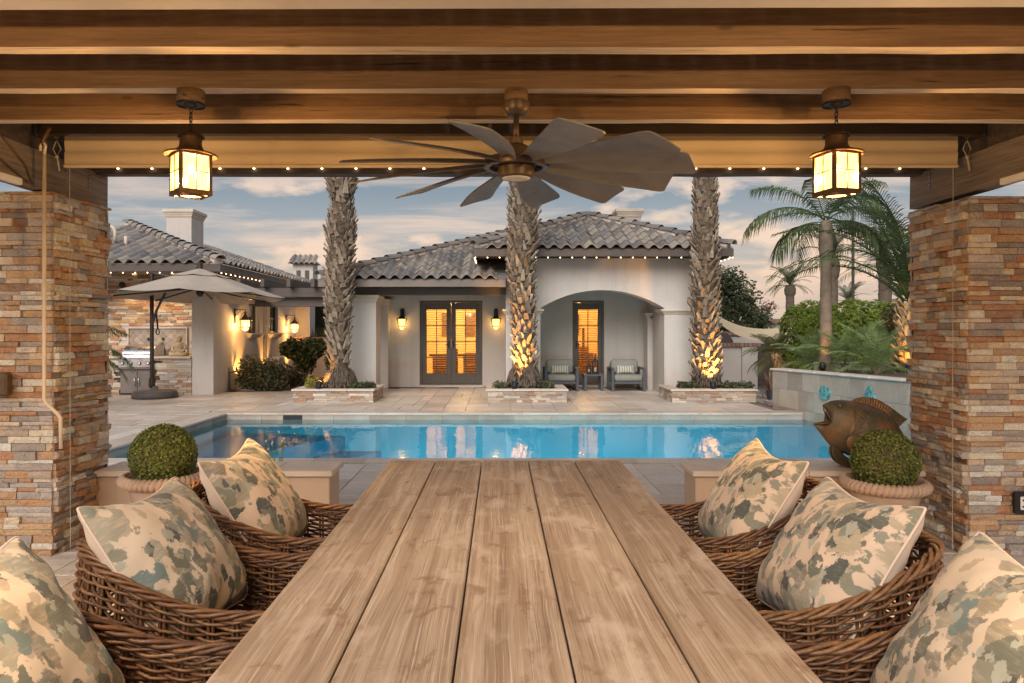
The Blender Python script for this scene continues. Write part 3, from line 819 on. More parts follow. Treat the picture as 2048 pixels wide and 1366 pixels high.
def ledger_put(parent, stones, origin, ang, mat, r, dmin, dmax, keep=lambda p: True, joined=None):
    """origin: world position of u = 0; ang: rotation of the face about z (0 faces the camera)"""
    base = wloc(parent); ca, sa = math.cos(ang), math.sin(ang)
    for u0, u1, z0, z1 in stones:
        uc = (u0 + u1) / 2; d = r.uniform(dmin, dmax)
        p = Vector((origin[0] + ca * uc, origin[1] + sa * uc, (z0 + z1) / 2))
        sc = (u1 - u0 - .002, d, z1 - z0 - .0015)
        rot = (r.uniform(-.02, .02), r.uniform(-.004, .004), ang)
        me = r.choice(blocks(mat))
        if joined is None or keep(p):
            flip = -1 if r.random() < .5 else 1
            put('stone', me, parent, p - base, rot, sc)
        else:
            src = me.vertices; Mx = Matrix.LocRotScale(p, Euler(rot), Vector(sc))
            joined.add([v.co for v in src], [tuple(f.vertices) for f in me.polygons], Mx)

# ================================================================== PERGOLA
ZR = 2.59                                       # underside of the rafters
XL, XR = -2.866, 3.01                           # inner faces of the two pillars
def pillar(x_in, side, label):
    w, y0, y1, h = .92, 4.49, 5.13, 2.335 if side < 0 else 2.305
    x0, x1 = (x_in - w, x_in) if side < 0 else (x_in, x_in + w)
    t = thing('stone_pillar', label, 'pillar', ((x0 + x1) / 2, (y0 + y1) / 2, 0), group='stacked stone pergola pillars')
    MB().box(x0 + .02, x1 - .02, y0 + .02, y1 - .02, 0, h - .03).build('core', M['mortar'], t)
    r = random.Random(11 if side < 0 else 29)
    rows = ledger_rows(0, h, .024, .054, r)
    near = ledger_face(rows, w - .0, .08, .27, r)
    rest = MB()
    left = [298]
    def budget(test):
        def f(p):
            if left[0] > 0 and test(p): left[0] -= 1; return True
            return False
        return f
    nk = budget((lambda p: p.z > .55 and p.x > -3.30) if side < 0 else (lambda p: p.z > .5 and p.x < 3.50))
    ledger_put(t, near, (x0, y0 + .02, 0), 0, 'ledger', r, .012, .042, nk, rest)
    sidef = ledger_face(rows, y1 - y0 - .02, .06, .22, r)
    sidef.sort(key=lambda s_: -(s_[1] - s_[0]) * (s_[3] - s_[2]))
    sk = budget(lambda p: p.z > .62)
    if side < 0: ledger_put(t, sidef, (x1 - .02, y0 + .005, 0), rad(90), 'ledger', r, .004, .068, sk, rest)
    else: ledger_put(t, sidef, (x0 + .02, y1 - .015, 0), rad(-90), 'ledger', r, .004, .068, sk, rest)
    backf = ledger_face(rows, w, .12, .3, r)
    ledger_put(t, backf, (x1, y1 - .02, 0), rad(180), 'ledger', r, .018, .034, lambda p: False, rest)
    out = ledger_face(rows, y1 - y0, .12, .3, r)
    if side < 0: ledger_put(t, out, (x0 + .02, y1, 0), rad(-90), 'ledger', r, .015, .03, lambda p: False, rest)
    else: ledger_put(t, out, (x1 - .02, y0, 0), rad(90), 'ledger', r, .015, .03, lambda p: False, rest)
    rest.build('hidden_stones', M['ledger'], t, kind='stuff')
    return t
pil_l = pillar(XL, -1, 'stacked stone pillar beside the crank pole, with the barbecue seen past its edge')
pil_r = pillar(XR, 1, 'stacked stone pillar beside the bronze fish, with an outlet box on it')

perg = thing('pergola', 'dark stained wooden pergola roof over the dining table', 'pergola', (0, 2, 0))
def rough_beam(x0, x1, y0, y1, z0, z1, r, n=26, j=.0022):
    m = MB(); L = x1 - x0
    ring = [(y0, z0), (y1, z0), (y1, z1), (y0, z1)]
    for i in range(n + 1):
        x = x0 + L * i / n
        m.v += [(x, y + r.uniform(-j, j), z + r.uniform(-j, j) * 1.2) for y, z in ring]
    for i in range(n):
        for k in range(4):
            a, bb = i * 4 + k, i * 4 + (k + 1) % 4
            m.f.append((a, bb, bb + 4, a + 4))
    m.f += [(3, 2, 1, 0), tuple(n * 4 + k for k in (0, 1, 2, 3))]
    return m
rb = random.Random(4)
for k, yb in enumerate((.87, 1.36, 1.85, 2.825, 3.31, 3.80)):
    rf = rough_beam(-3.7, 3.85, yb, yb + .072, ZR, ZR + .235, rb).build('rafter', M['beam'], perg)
    rf.data.materials.append(M['beam_bounce_lit'])
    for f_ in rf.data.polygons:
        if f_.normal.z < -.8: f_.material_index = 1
for s in (-1, 1):
    xi = -2.92 if s < 0 else 3.06
    m = MB(); x0, x1 = (xi - .10, xi) if s < 0 else (xi, xi + .10)
    rough_beam(.7, 5.22, -x1, -x0, 2.345, ZR - .003, rb, 24).build('side_beam', M['beam_old'], None)
    o = COL.objects['side_beam' if s < 0 else 'side_beam.001']
    for v in o.data.vertices: v.co = (-v.co.y, v.co.x, v.co.z)       # turn the beam to run away from the camera
    o.data.flip_normals() if False else None
    o.parent = perg; o.location = -wloc(perg)
    MB().box(*( (xi + .002, xi + .04) if s < 0 else (xi - .04, xi - .002)), .75, 4.23, 2.322, 2.362, .004).build('trim_board', M['white_paint'], perg)
    # perforated steel straps near the end of the beam
    for yy in (4.72, 4.98):
        m = MB(); xf = xi + .002 if s < 0 else xi - .004
        m.box(xf, xf + .002, yy - .014, yy + .014, 2.44, 2.585)
        st = m.build('steel_strap', M['steel_dark'], perg)
        for q in range(4):
            MB().lathe([(.0035, 0), (.0035, .0025)], 8, M=Matrix.Translation((xf + (.002 if s < 0 else 0), yy + (.006 if q % 2 else -.006), 2.46 + q * .03)) @ Matrix.Rotation(rad(90 * (1 if s < 0 else -1)), 4, 'Y')).build('bolt_hole', M['black_metal'], st)
ys = [.87, 1.36, 1.85, 2.825, 3.31, 3.80, 4.42, 5.06]
for ya, yb2 in zip(ys[:-1], ys[1:]):
    for xa in (-3.02, 3.06): MB().box(xa + .02, xa + .08, ya + .074, yb2 - .002, ZR - .001, ZR + .234).build('blocking_board', M['header'], perg)
rough_beam(-3.12, 3.25, 5.06, 5.16, 2.575, 2.80, rb).build('header_beam', M['header'], perg)
# deck of boards above the rafters
rest = MB()
nb = 54
for i in range(nb):
    xx = -3.7 + 7.55 * i / nb
    rest.box(xx + .003, xx + 7.55 / nb - .003, .78, 5.24, ZR + .238, ZR + .262)
rest.build('roof_boards', M['header'], perg, kind='stuff')
# plastered lintel of the house, just overhead
lint = MB().box(-4.2, 4.2, 2.02, 2.485, ZR - .006, ZR + .235, .012).build('plaster_lintel', M['stucco'], None)
lint.rotation_euler = (0, 0, rad(-.35))
tag(lint, 'pale plastered lintel crossing the top of the view above the rafters', 'lintel')

# motorised shade rolled up under the header
sh = thing('roller_shade', 'tan fabric shade rolled up in a bronze cassette under the pergola header', 'shade', (0, 4.5, 2.6))
MB().box(-2.92, 3.06, 4.40, 4.52, 2.668, 2.752, .012).build('cassette', M['cassette'], sh)
m = MB(); n = 60; prof = [(4.555, 2.70), (4.552, 2.64), (4.556, 2.605), (4.548, 2.598), (4.55, 2.56), (4.553, 2.52)]
for i in range(n + 1):
    x = -2.83 + 5.81 * i / n
    for yy, zz in prof: m.v.append((x, yy + .004 * math.sin(i * .55 + zz * 20) + .003 * math.sin(i * .21), zz - (.004 * math.sin(i * .13) if zz < 2.53 else 0)))
k = len(prof)
m.f = [(i * k + j, i * k + j + 1, (i + 1) * k + j + 1, (i + 1) * k + j) for i in range(n) for j in range(k - 1)]
m.build('fabric', M['shade_fabric'], sh, smooth=True)
MB().box(-2.83, 2.98, 4.538, 4.566, 2.502, 2.522, .005).build('hem_bar', M['shade_fabric'], sh)

def string_lights(name, pts, step, label, sag=.012, r=.009, first=.1, cable=True):
    """pts: polyline in world space"""
    t = thing(name, label, 'string lights', pts[0])
    segs = []
    bulb = MB().ball((0, 0, -.012), r, 8, 5).mesh('bulb', M['bulb'], True)
    tot = 0; line = []
    for a, bb in zip(pts[:-1], pts[1:]):
        a, bb = Vector(a), Vector(bb); L = (bb - a).length; d = first
        line.append(a)
        while d < L:
            p = a.lerp(bb, d / L)
            put('bulb', bulb, t, p - wloc(t))
            line += [p, a.lerp(bb, min(1, (d + step / 2) / L)) - Vector((0, 0, sag))]
            d += step
    line.append(Vector(pts[-1]))
    MB().tube(line, .0035, 4).build('cable', M['black_metal'], t)
    return t
string_lights('string_lights', [(-2.85, 5.045, 2.625), (3.05, 5.045, 2.625)], .245, 'string of small warm bulbs along the pergola header beneath the tan shade', r=.0085)

# cords and cables near the pillars
tag(MB().tube([(-2.815, 4.56, 2.62), (-2.80, 4.56, 2.5), (-2.795, 4.56, 0.02)], .0022, 5).build('guide_cable', M['wire']),
    'thin steel shade cable stretched down in front of the pillar with the crank pole', 'cable', 'shade guide cables')
tag(MB().tube([(2.965, 4.56, 2.62), (2.955, 4.56, 2.5), (2.95, 4.56, 0.02)], .0022, 5).build('guide_cable', M['wire']),
    'thin steel shade cable stretched down in front of the pillar with the outlet box', 'cable', 'shade guide cables')
for s, lab in ((-1, 'knotted tan pull cord hanging at the shade end above the crank pole'), (1, 'looped tan pull cord hanging at the shade end above the outlet pillar')):
    x = -2.85 if s < 0 else 3.0
    m = MB()
    m.tube([(x, 4.5, 2.66), (x - .02, 4.5, 2.61), (x + .005, 4.5, 2.56), (x + .03, 4.5, 2.61), (x + .005, 4.5, 2.665)], .004, 5)
    m.tube([(x + .005, 4.5, 2.565), (x + .012, 4.5, 2.53), (x + .022, 4.5, 2.47)], .006, 5)
    m.ball((x + .005, 4.5, 2.56), .011, 8, 6)
    tag(m.build('pull_cord', M['wire'], smooth=True), lab, 'cord', 'shade pull cords')
m = MB()
m.tube([(-2.914, 4.02, 2.57), (-2.912, 4.05, 2.46), (-2.912, 4.2, 2.40), (-2.912, 4.33, 2.36)], .006, 5)
m.tube([(-2.912, 4.10, 2.58), (-2.912, 4.3, 2.46), (-2.912, 4.36, 2.36)], .006, 5)
m.tube([(-2.912, 3.98, 2.58), (-2.91, 3.99, 2.52), (-2.90, 4.03, 2.515), (-2.912, 4.06, 2.57)], .005, 5)
tag(m.build('electric_wire', M['lantern_metal'], smooth=True), 'loose brown wires looping down the side beam behind the crank pole', 'wire')

# crank pole hanging from a hook
cp = thing('crank_pole', 'cream enamel awning crank pole hanging on a hook in front of the stone pillar', 'crank pole', (-2.79, 4.28, 1.0))
x, y = -2.79, 4.29
m = MB(); m.tube([(x, y, 2.52), (x, y, 1.03), (x + .01, y, 1.0), (x + .085, y, .93), (x + .10, y, .91), (x + .102, y, .72)], [.0115, .0115, .0115, .0115, .0115, .0105], 10)
m.build('rod', M['cream_pole'], cp, smooth=True)
m = MB(); m.tube([(x - .022, y, 2.545), (x - .024, y, 2.57), (x - .014, y, 2.59), (x + .002, y, 2.592), (x + .008, y, 2.575), (x, y, 2.52)], .009, 8)
m.build('hook', M['cream_pole'], cp, smooth=True)
m = MB(); m.tube([(x, y, .71), (x, y, .70)], .012, 8)
br = MB(); br.tube([(x + .015, y + .02, 2.72), (x + .008, y + .01, 2.66), (x - .012, y, 2.60), (x - .006, y, 2.578), (x + .006, y, 2.582)], [.014, .015, .013, .009, .007], 8)
br.tube([(x + .03, y + .02, 2.70), (x + .012, y + .01, 2.66)], .01, 6)
tag(br.build('gear_bracket', M['lantern_metal'], smooth=True), 'brown gear bracket on the shade cassette holding the crank pole', 'bracket')

# outlet box on the pillar with the fish, wall box on the other one
ob = thing('outlet_box', 'black outlet box with a grey socket fixed to the stone pillar', 'outlet', (3.36, 4.47, .36))
px = P(2041, 1005, 4.46)
MB().box(px.x - .045, px.x + .055, 4.44, 4.474, px.z - .07, px.z + .07, .006).build('housing', M['black_metal'], ob)
MB().box(px.x - .016, px.x + .028, 4.434, 4.442, px.z - .042, px.z + .042, .003).build('socket', M['white_paint'], ob)
for dz in (-.02, .02): MB().box(px.x - .006, px.x + .014, 4.4325, 4.436, px.z + dz - .006, px.z + dz + .006).build('socket_slot', M['black_metal'], ob)
px = P(2, 768, 4.44)
lb = thing('wall_lamp_box', 'tan rounded metal fixture at the edge of the stone pillar', 'wall fixture', (px.x, 4.45, px.z))
MB().box(px.x - .10, px.x + .058, 4.40, 4.474, px.z - .075, px.z + .075, .014).build('shell', M['fan_metal'], lb)
m = MB(); m.ball((px.x + .0, 4.40, px.z - .078), .012, 8, 6); m.build('screw_knob', M['bronze'], lb)

# ---- pendant lanterns
def make_pendant(label, loc, rz):
    """loc: the point on the underside of the rafter; local z runs down from there"""
    t = thing('pendant_lantern', label, 'lantern', loc, rz, 'pergola pendant lanterns')
    MB().lathe([(.060, -.062), (.062, -.058), (.062, 0.0)], 24).build('mounting_block', M['beam'], t, True, False)
    m = MB(); m.lathe([(.004, -.088), (.022, -.084), (.028, -.072), (.030, -.0665)], 20); m.lathe([(.063, -.0665), (.065, -.072), (.065, -.0625)], 24)
    o = m.build('canopy', M['bronze'], t, False, False); flat_shadeable(o.data)
    ch = MB(); z = -.082; k = 0
    while z > -.196:
        pts = [(.0075 * math.cos(a), 0, z - .013 + .0135 * math.sin(a)) for a in [2 * math.pi * i / 8 for i in range(9)]]
        ch.tube(pts, .0028, 5, False, M=Matrix.Rotation(rad(90 * k + 20), 4, 'Z')); z -= .0205; k += 1
    ch.build('chain', M['bronze'], t, True, False)
    m = MB(); m.lathe([(.0, -.196), (.035, -.200), (.060, -.214), (.064, -.222), (.056, -.222), (.054, -.214)], 24)
    m.lathe([(.050, -.216), (.050, -.258), (.056, -.275), (.075, -.292), (.118, -.303), (.122, -.309), (.118, -.312), (.07, -.300), (.05, -.285)], 28)
    o = m.build('hood', M['lantern_metal'], t, False, False); flat_shadeable(o.data)
    h, z0, z1 = .067, -.49, -.302
    m = MB()
    for sx in (-1, 1):
        for sy in (-1, 1): m.box(sx * h - .0075, sx * h + .0075, sy * h - .0075, sy * h + .0075, z0, z1)
    for sg in (-1, 1):
        for za, zb in ((z0 - .012, z0 + .010), (z1 - .014, z1 + .002)):
            m.box(-h - .0085, h + .0085, sg * h - .0085, sg * h + .0085, za, zb); m.box(sg * h - .0083, sg * h + .0083, -h + .0085, h - .0085, za, zb - .0003)
    m.build('frame', M['lantern_metal'], t, False, False)
    m = MB(); zc = (z0 + z1) / 2
    for q in range(4):
        Mq = Matrix.Rotation(rad(90 * q), 4, 'Z')
        m.box(-.002, .002, -h - .009, -h - .004, z0, z1, M=Mq); m.box(-h - .006, h + .006, -h - .0125, -h - .0085, zc - .002, zc + .002, M=Mq)
    m.build('glazing_bar', M['lantern_metal'], t, False, False)
    gp = MB().box(.003, h - .008, -.0015, .0015, z0 + .010, zc - .001).mesh('pane', M['pendant_glass'])
    gq = MB().box(.003, h - .008, -.0015, .0015, zc + .001, z1 - .012).mesh('pane', M['pendant_glass'])
    gr = MB().box(-h + .008, -.003, -.0015, .0015, z0 + .010, zc - .001).mesh('pane', M['pendant_glass'])
    gs = MB().box(-h + .008, -.003, -.0015, .0015, zc + .001, z1 - .012).mesh('pane', M['pendant_glass'])
    for q in range(4):
        a = rad(90 * q)
        for me in (gp, gq, gr, gs): put('pane', me, t, (math.sin(a) * h, -math.cos(a) * h, 0), (0, 0, a))
    m = MB(); m.lathe([(h * .93, z0 - .006), (h * .93, z0 - .014), (h * .74, z0 - .018), (h * .72, z0 - .010)], 24, cap=False)
    m.build('bottom_ring', M['lantern_metal'], t, True, False)
    MB().ball((0, 0, -.375), (.016, .016, .026), 10, 8).build('light_bulb', M['lamp_bulb'], t, True, False)
    return t
WARM = (1.0, .60, .24)
pl = [((-1.475, 3.345), 42, 'lit square lantern hanging on a chain with one corner turned forward, over the blotched pillows', ''),
      ((1.605, 3.335), 14, 'lit square lantern hanging on a chain with one face forward, on the fish side', '')]
pend = []
for (x, y), rz, lab, _ in pl:
    t = make_pendant(lab, (x, y, ZR), rad(rz)); pend.append(t)
    lamp('pendant_light', (x, y, ZR - .40), 135, WARM, .03, None)
# assumed, unseen pair added at the near end of the pergola, above and behind the camera, that lights the near sides of the rafters
for k, x in enumerate((-1.45, 1.58)):
    t = make_pendant(('assumed lit square lantern on a chain at the near end of the pergola, pillow side', 'assumed lit square lantern on a chain at the near end of the pergola, fish side')[k], (x, 1.0 - .13 + .0, ZR), rad(30))
    t.location.y = .906
    lamp('pendant_light', (x, .906, ZR - .40), 385, (1.0, .70, .42), .03, None)

# ---- ceiling fan
fan = thing('ceiling_fan', 'large twelve blade windmill ceiling fan hanging from the pergola rafters', 'ceiling fan', (.08, 3.345, ZR))
MB().lathe([(.053, -.052), (.055, -.048), (.055, .0)], 24).build('mounting_block', M['beam'], fan, True, False)
m = MB(); m.lathe([(.018, -.125), (.045, -.120), (.058, -.105), (.064, -.09), (.064, -.055), (.058, -.052)], 28); o = m.build('canopy', M['fan_metal'], fan, False, False); flat_shadeable(o.data)
m = MB(); m.lathe([(.0135, -.245), (.0135, -.12)], 16); m.build('downrod', M['fan_metal'], fan, True, False)
m = MB(); m.lathe([(.10, -.345), (.088, -.318), (.070, -.292), (.062, -.270), (.050, -.262), (.034, -.255), (.034, -.225), (.030, -.222)], 28); o = m.build('motor', M['fan_metal'], fan, False, False); flat_shadeable(o.data)
m = MB(); m.lathe([(.128, -.370), (.154, -.370), (.156, -.362), (.156, -.336), (.152, -.330), (.128, -.330), (.126, -.336), (.126, -.366), (.128, -.370)], 48, cap=False)
for q in range(12):
    a = rad(30 * q + 8); m.box(.06, .128, -.012, .012, -.352, -.338, M=Matrix.Rotation(a, 4, 'Z'))
o = m.build('blade_ring', M['fan_metal'], fan, False, False); flat_shadeable(o.data)
m = MB(); m.lathe([(.078, -.418), (.087, -.412), (.088, -.36), (.06, -.34)], 32); o = m.build('light_kit', M['fan_metal'], fan, False, False); flat_shadeable(o.data)
MB().lathe([(.0, -.424), (.05, -.4225), (.076, -.416)], 28).build('lens', M['white_paint'], fan, True, False)
nb_, R0, R1 = 22, .125, .815
m = MB(); nc = 7
for i in range(nb_ + 1):
    s = i / nb_; s = 1 - (1 - s) ** 1.35; r = R0 + (R1 - R0) * s
    tip = math.sqrt(max(0.0, 1 - max(0, (s - .95) / .05) ** 2)) if s > .95 else 1
    lead = (.030 + .078 * math.sin(min(1, s / .78) * math.pi / 2)) ; trail = .030 + .050 * min(1, s / .9) ** 1.3
    cc = (lead - trail) / 2; hw = (lead + trail) / 2 * (.80 + .20 * tip)
    for j in range(nc + 1):
        q = j / nc; yy = cc - hw + 2 * hw * q
        m.v.append((r + .035 * (q - .5) * s * s, yy, .016 * (1 - (2 * q - 1) ** 2) * (1 - .85 * s) - .035 * s * s))
n1 = nc + 1; half = len(m.v)
m.v += [(x, y, z - .006) for x, y, z in m.v]
for i in range(nb_):
    for j in range(nc):
        a = i * n1 + j
        m.f += [(a, a + n1, a + n1 + 1, a + 1), (half + a + 1, half + a + n1 + 1, half + a + n1, half + a)]
for i in range(nb_): 
    a = i * n1; m.f += [(a + n1, a, half + a, half + a + n1)]; a += nc; m.f += [(a, a + n1, half + a + n1, half + a)]
for j in range(nc):
    a = nb_ * n1 + j; m.f += [(a + 1, a, half + a, half + a + 1)[::-1]]; m.f += [(j, j + 1, half + j + 1, half + j)[::-1]]
bme = m.mesh('blade', M['blade'], True); flat_shadeable(bme, 50)
for q in range(12):
    Mx = Matrix.Rotation(rad(30 * q - 104), 4, 'Z') @ Matrix.Rotation(rad(-17), 4, 'X')
    put('blade', bme, fan, (0, 0, -.352), Mx.to_euler())

# ---- benches between the pillars
def bench(x0, x1, label, group):
    t = thing('bench_wall', label, 'bench', ((x0 + x1) / 2, 5.1, 0), group=group)
    MB().box(x0 + .03 * (x0 > 0), x1 - .03 * (x0 < 0), 4.965, 5.27, 0, .408, .006).build('body', M['stucco_bench'], t)
    n = 4; L = (x1 - x0) / n
    for i in range(n):
        MB().box(x0 + L * i + .0015, x0 + L * (i + 1) - .0015, 4.925, 5.305, .41, .452, .009).build('cap_stone', M['cap'], t)
    return t
bench(XL, -1.176, 'low plastered bench wall with stone cap behind the boxwood ball, next to the crank pole pillar', 'bench walls under the pergola')
bench(1.36, XR, 'low plastered bench wall with stone cap carrying the bronze fish', 'bench walls under the pergola')
# ================================================================== DINING SET
TZ, TX0, TX1, TY0, TY1 = .76, -.577, .635, .95, 3.69
tb = thing('dining_table', 'long weathered teak dining table of five wide planks', 'table', ((TX0 + TX1) / 2, (TY0 + TY1) / 2, 0))
pw = (TX1 - TX0) / 5
for i in range(5):
    x0, x1 = TX0 + pw * i + (.0026 if i else 0), TX0 + pw * (i + 1) - (.0026 if i < 4 else 0)
    m = MB().box(-(x1 - x0) / 2, (x1 - x0) / 2, TY0 - (TY0 + TY1) / 2, TY1 - (TY0 + TY1) / 2, -.045, 0, .004)
    put('plank', m.mesh('plank', M['table']), tb, ((x0 + x1) / 2 - wloc(tb).x, 0, TZ + R.uniform(-.0006, .0006)))
m = MB()
m.box(TX0 + .10, TX1 - .10, TY0 + .12, TY0 + .145, .62, .713); m.box(TX0 + .10, TX1 - .10, TY1 - .145, TY1 - .12, .62, .713)
m.box(TX0 + .10, TX0 + .125, TY0 + .146, TY1 - .146, .62, .713); m.box(TX1 - .125, TX1 - .10, TY0 + .146, TY1 - .146, .62, .713)
m.build('apron', M['table'], tb)
for sx in (TX0 + .17, TX1 - .17):
    for sy in (TY0 + .19, TY1 - .19):
        MB().box(sx - .045, sx + .045, sy - .045, sy + .045, 0, .714, .005).build('leg', M['table'], tb)

# ---- wicker tub chair: the shell is woven strand by strand round upright stakes
def shell_path(n):
    pts = []
    xf, xs, a, hw = .40, -.02, .40, .305
    straight = xf - xs; arc = 0; N = 400; el_ = []
    raw = [(xf - straight * i / 60, -hw) for i in range(60)]
    for i in range(241):
        th = rad(-90 - 180 * i / 240)
        raw.append((xs + a * math.copysign(abs(math.cos(th)) ** .78, math.cos(th)), hw * math.copysign(abs(math.sin(th)) ** .78, math.sin(th))))
    raw += [(xs + straight * i / 60, hw) for i in range(1, 61)]
    cum = [0]
    for p, q in zip(raw[:-1], raw[1:]): cum.append(cum[-1] + math.hypot(q[0] - p[0], q[1] - p[1]))
    L = cum[-1]; k = 0
    for i in range(n + 1):
        d = L * i / n
        while k < len(raw) - 2 and cum[k + 1] < d: k += 1
        f = (d - cum[k]) / max(1e-9, cum[k + 1] - cum[k])
        pts.append((raw[k][0] + (raw[k + 1][0] - raw[k][0]) * f, raw[k][1] + (raw[k + 1][1] - raw[k][1]) * f))
    return pts, L
def top_z(u):
    """height of the rim along the shell, u = 0 and 1 at the front of the arms"""
    b = 1 - abs(2 * u - 1)
    s = max(0.0, min(1.0, (b - .22) / .62)); s = s * s * (3 - 2 * s)
    f = max(0, 1 - b / .10)
    return .635 + .165 * s - .03 * f * f
def make_chair(label, loc, rz):
    t = thing('wicker_chair', label, 'chair', loc, rz, 'wicker dining chairs')
    NS, SUB = 28, 4
    n = NS * SUB
    path, L = shell_path(n)
    nrm = []
    for i in range(n + 1):
        a, b_ = path[max(0, i - 1)], path[min(n, i + 1)]
        dx, dy = b_[0] - a[0], b_[1] - a[1]; l = math.hypot(dx, dy); nrm.append((-dy / l * -1, dx / l * -1))
    def at(i, z, off):
        fl = .055 * max(0, z - .2) / .6
        return (path[i][0] + nrm[i][0] * (off + fl), path[i][1] + nrm[i][1] * (off + fl), z)
    rows = 47; z0 = .06; rw = random.Random(5)
    sw = MB()
    for k in range(rows):
        f = (k + .5) / rows; pts = []
        ph = k % 2
        for i in range(n + 1):
            zt = top_z(i / n) - .03
            z = z0 + (zt - z0) * f + .0022 * math.sin(i * .37 + k * 1.9) + rw.uniform(-.0013, .0013)
            w = math.cos(math.pi * (i / SUB + ph)) * .0105
            pts.append(at(i, z, w))
        sw.tube(pts, rw.uniform(.0046, .0058), 5, False, 1.0)
    sw.build('woven_shell', M['wicker'], t, True, False, kind='stuff')
    st = MB()
    for j in range(NS + 1):
        i = min(n, j * SUB)
        for dd in (-.0065, .0065):
            pts = []
            for q in range(7):
                z = z0 + (top_z(i / n) - .02 - z0) * q / 6
                p = at(i, z, 0); tx, ty = -nrm[i][1], nrm[i][0]
                pts.append((p[0] + tx * dd, p[1] + ty * dd, p[2]))
            st.tube(pts, .0056, 5, False)
    st.build('stakes', M['wicker'], t, True, False, kind='stuff')
    rm = MB()
    for s in range(4):
        pts = []
        for i in range(0, n + 1):
            a = 2 * math.pi * (i / 13.0 + s / 4)
            c = at(i, top_z(i / n) - .022, .002)
            pts.append((c[0] + nrm[i][0] * math.cos(a) * .015, c[1] + nrm[i][1] * math.cos(a) * .015, c[2] + math.sin(a) * .009))
        rm.tube(pts, .0066, 6, True)
    # outer plait, lying just below the rim on the outside
    for s in range(3):
        pts = []
        for i in range(0, n + 1):
            a = 2 * math.pi * (i / 10.0 + s / 3)
            c = at(i, top_z(i / n) - .050, .010)
            pts.append((c[0] + nrm[i][0] * math.cos(a) * .005, c[1] + nrm[i][1] * math.cos(a) * .005, c[2] + math.sin(a) * .010))
        rm.tube(pts, .0054, 5, True)
    rm.build('braided_rim', M['wicker'], t, True, False)
    # wrapped front posts of the arms
    for i in (0, n):
        m = MB(); c = at(i, 0, 0); m.tube([at(i, .03, 0), at(i, .3, 0), at(i, top_z(0) - .03, 0)], .021, 10)
        k = 0
        while k < 40:
            z = .05 + k * .0138; c = at(i, z, 0)
            m.tube([(c[0] + .022 * math.cos(a), c[1] + .022 * math.sin(a), z) for a in [2 * math.pi * q / 8 for q in range(9)]], .0058, 4, False); k += 1
        m.build('arm_post', M['wicker'], t, True, False)
    s = MB()
    for k in range(34):
        x = -.36 + .76 * k / 33; pts = []
        hw = .30 if x > -.02 else .30 * max(.05, 1 - ((x + .02) / .40) ** 2) ** .42
        for i in range(13): pts.append((x, -hw + 2 * hw * i / 12, .42 + .006 * math.cos(math.pi * (i + k)) - .012 * math.sin(math.pi * i / 12)))
        s.tube(pts, .011, 4, False)
    s.build('woven_seat', M['wicker'], t, True, False, kind='stuff')
    m = MB(); m.box(.365, .40, -.29, .29, .33, .41, .008)
    m.build('front_rail', M['wicker'], t, False, False)
    return t
cx_l, cx_r = -.955, 1.02
clist = [(cx_l, 3.03, 0, 'brown wicker tub chair farthest from the lens on the side of the crank pole pillar'),
         (cx_l, 2.31, 0, 'brown wicker tub chair in the middle of the row by the crank pole pillar'),
         (cx_l, 1.57, 0, 'brown wicker tub chair nearest the lens on the side of the crank pole pillar'),
         (cx_r, 3.03, 180, 'brown wicker tub chair farthest from the lens on the side of the bronze fish'),
         (cx_r, 2.31, 180, 'brown wicker tub chair in the middle of the row by the fish and outlet pillar'),
         (cx_r, 1.57, 180, 'brown wicker tub chair nearest the lens on the side of the outlet pillar')]
chair0 = None
for x, y, rz, lab in clist:
    if chair0 is None: chair0 = make_chair(lab, (x, y, 0), rad(rz))
    else:
        c = copy_tree(chair0); c.location = (x, y, 0); c.rotation_euler.z = rad(rz); c['label'] = lab

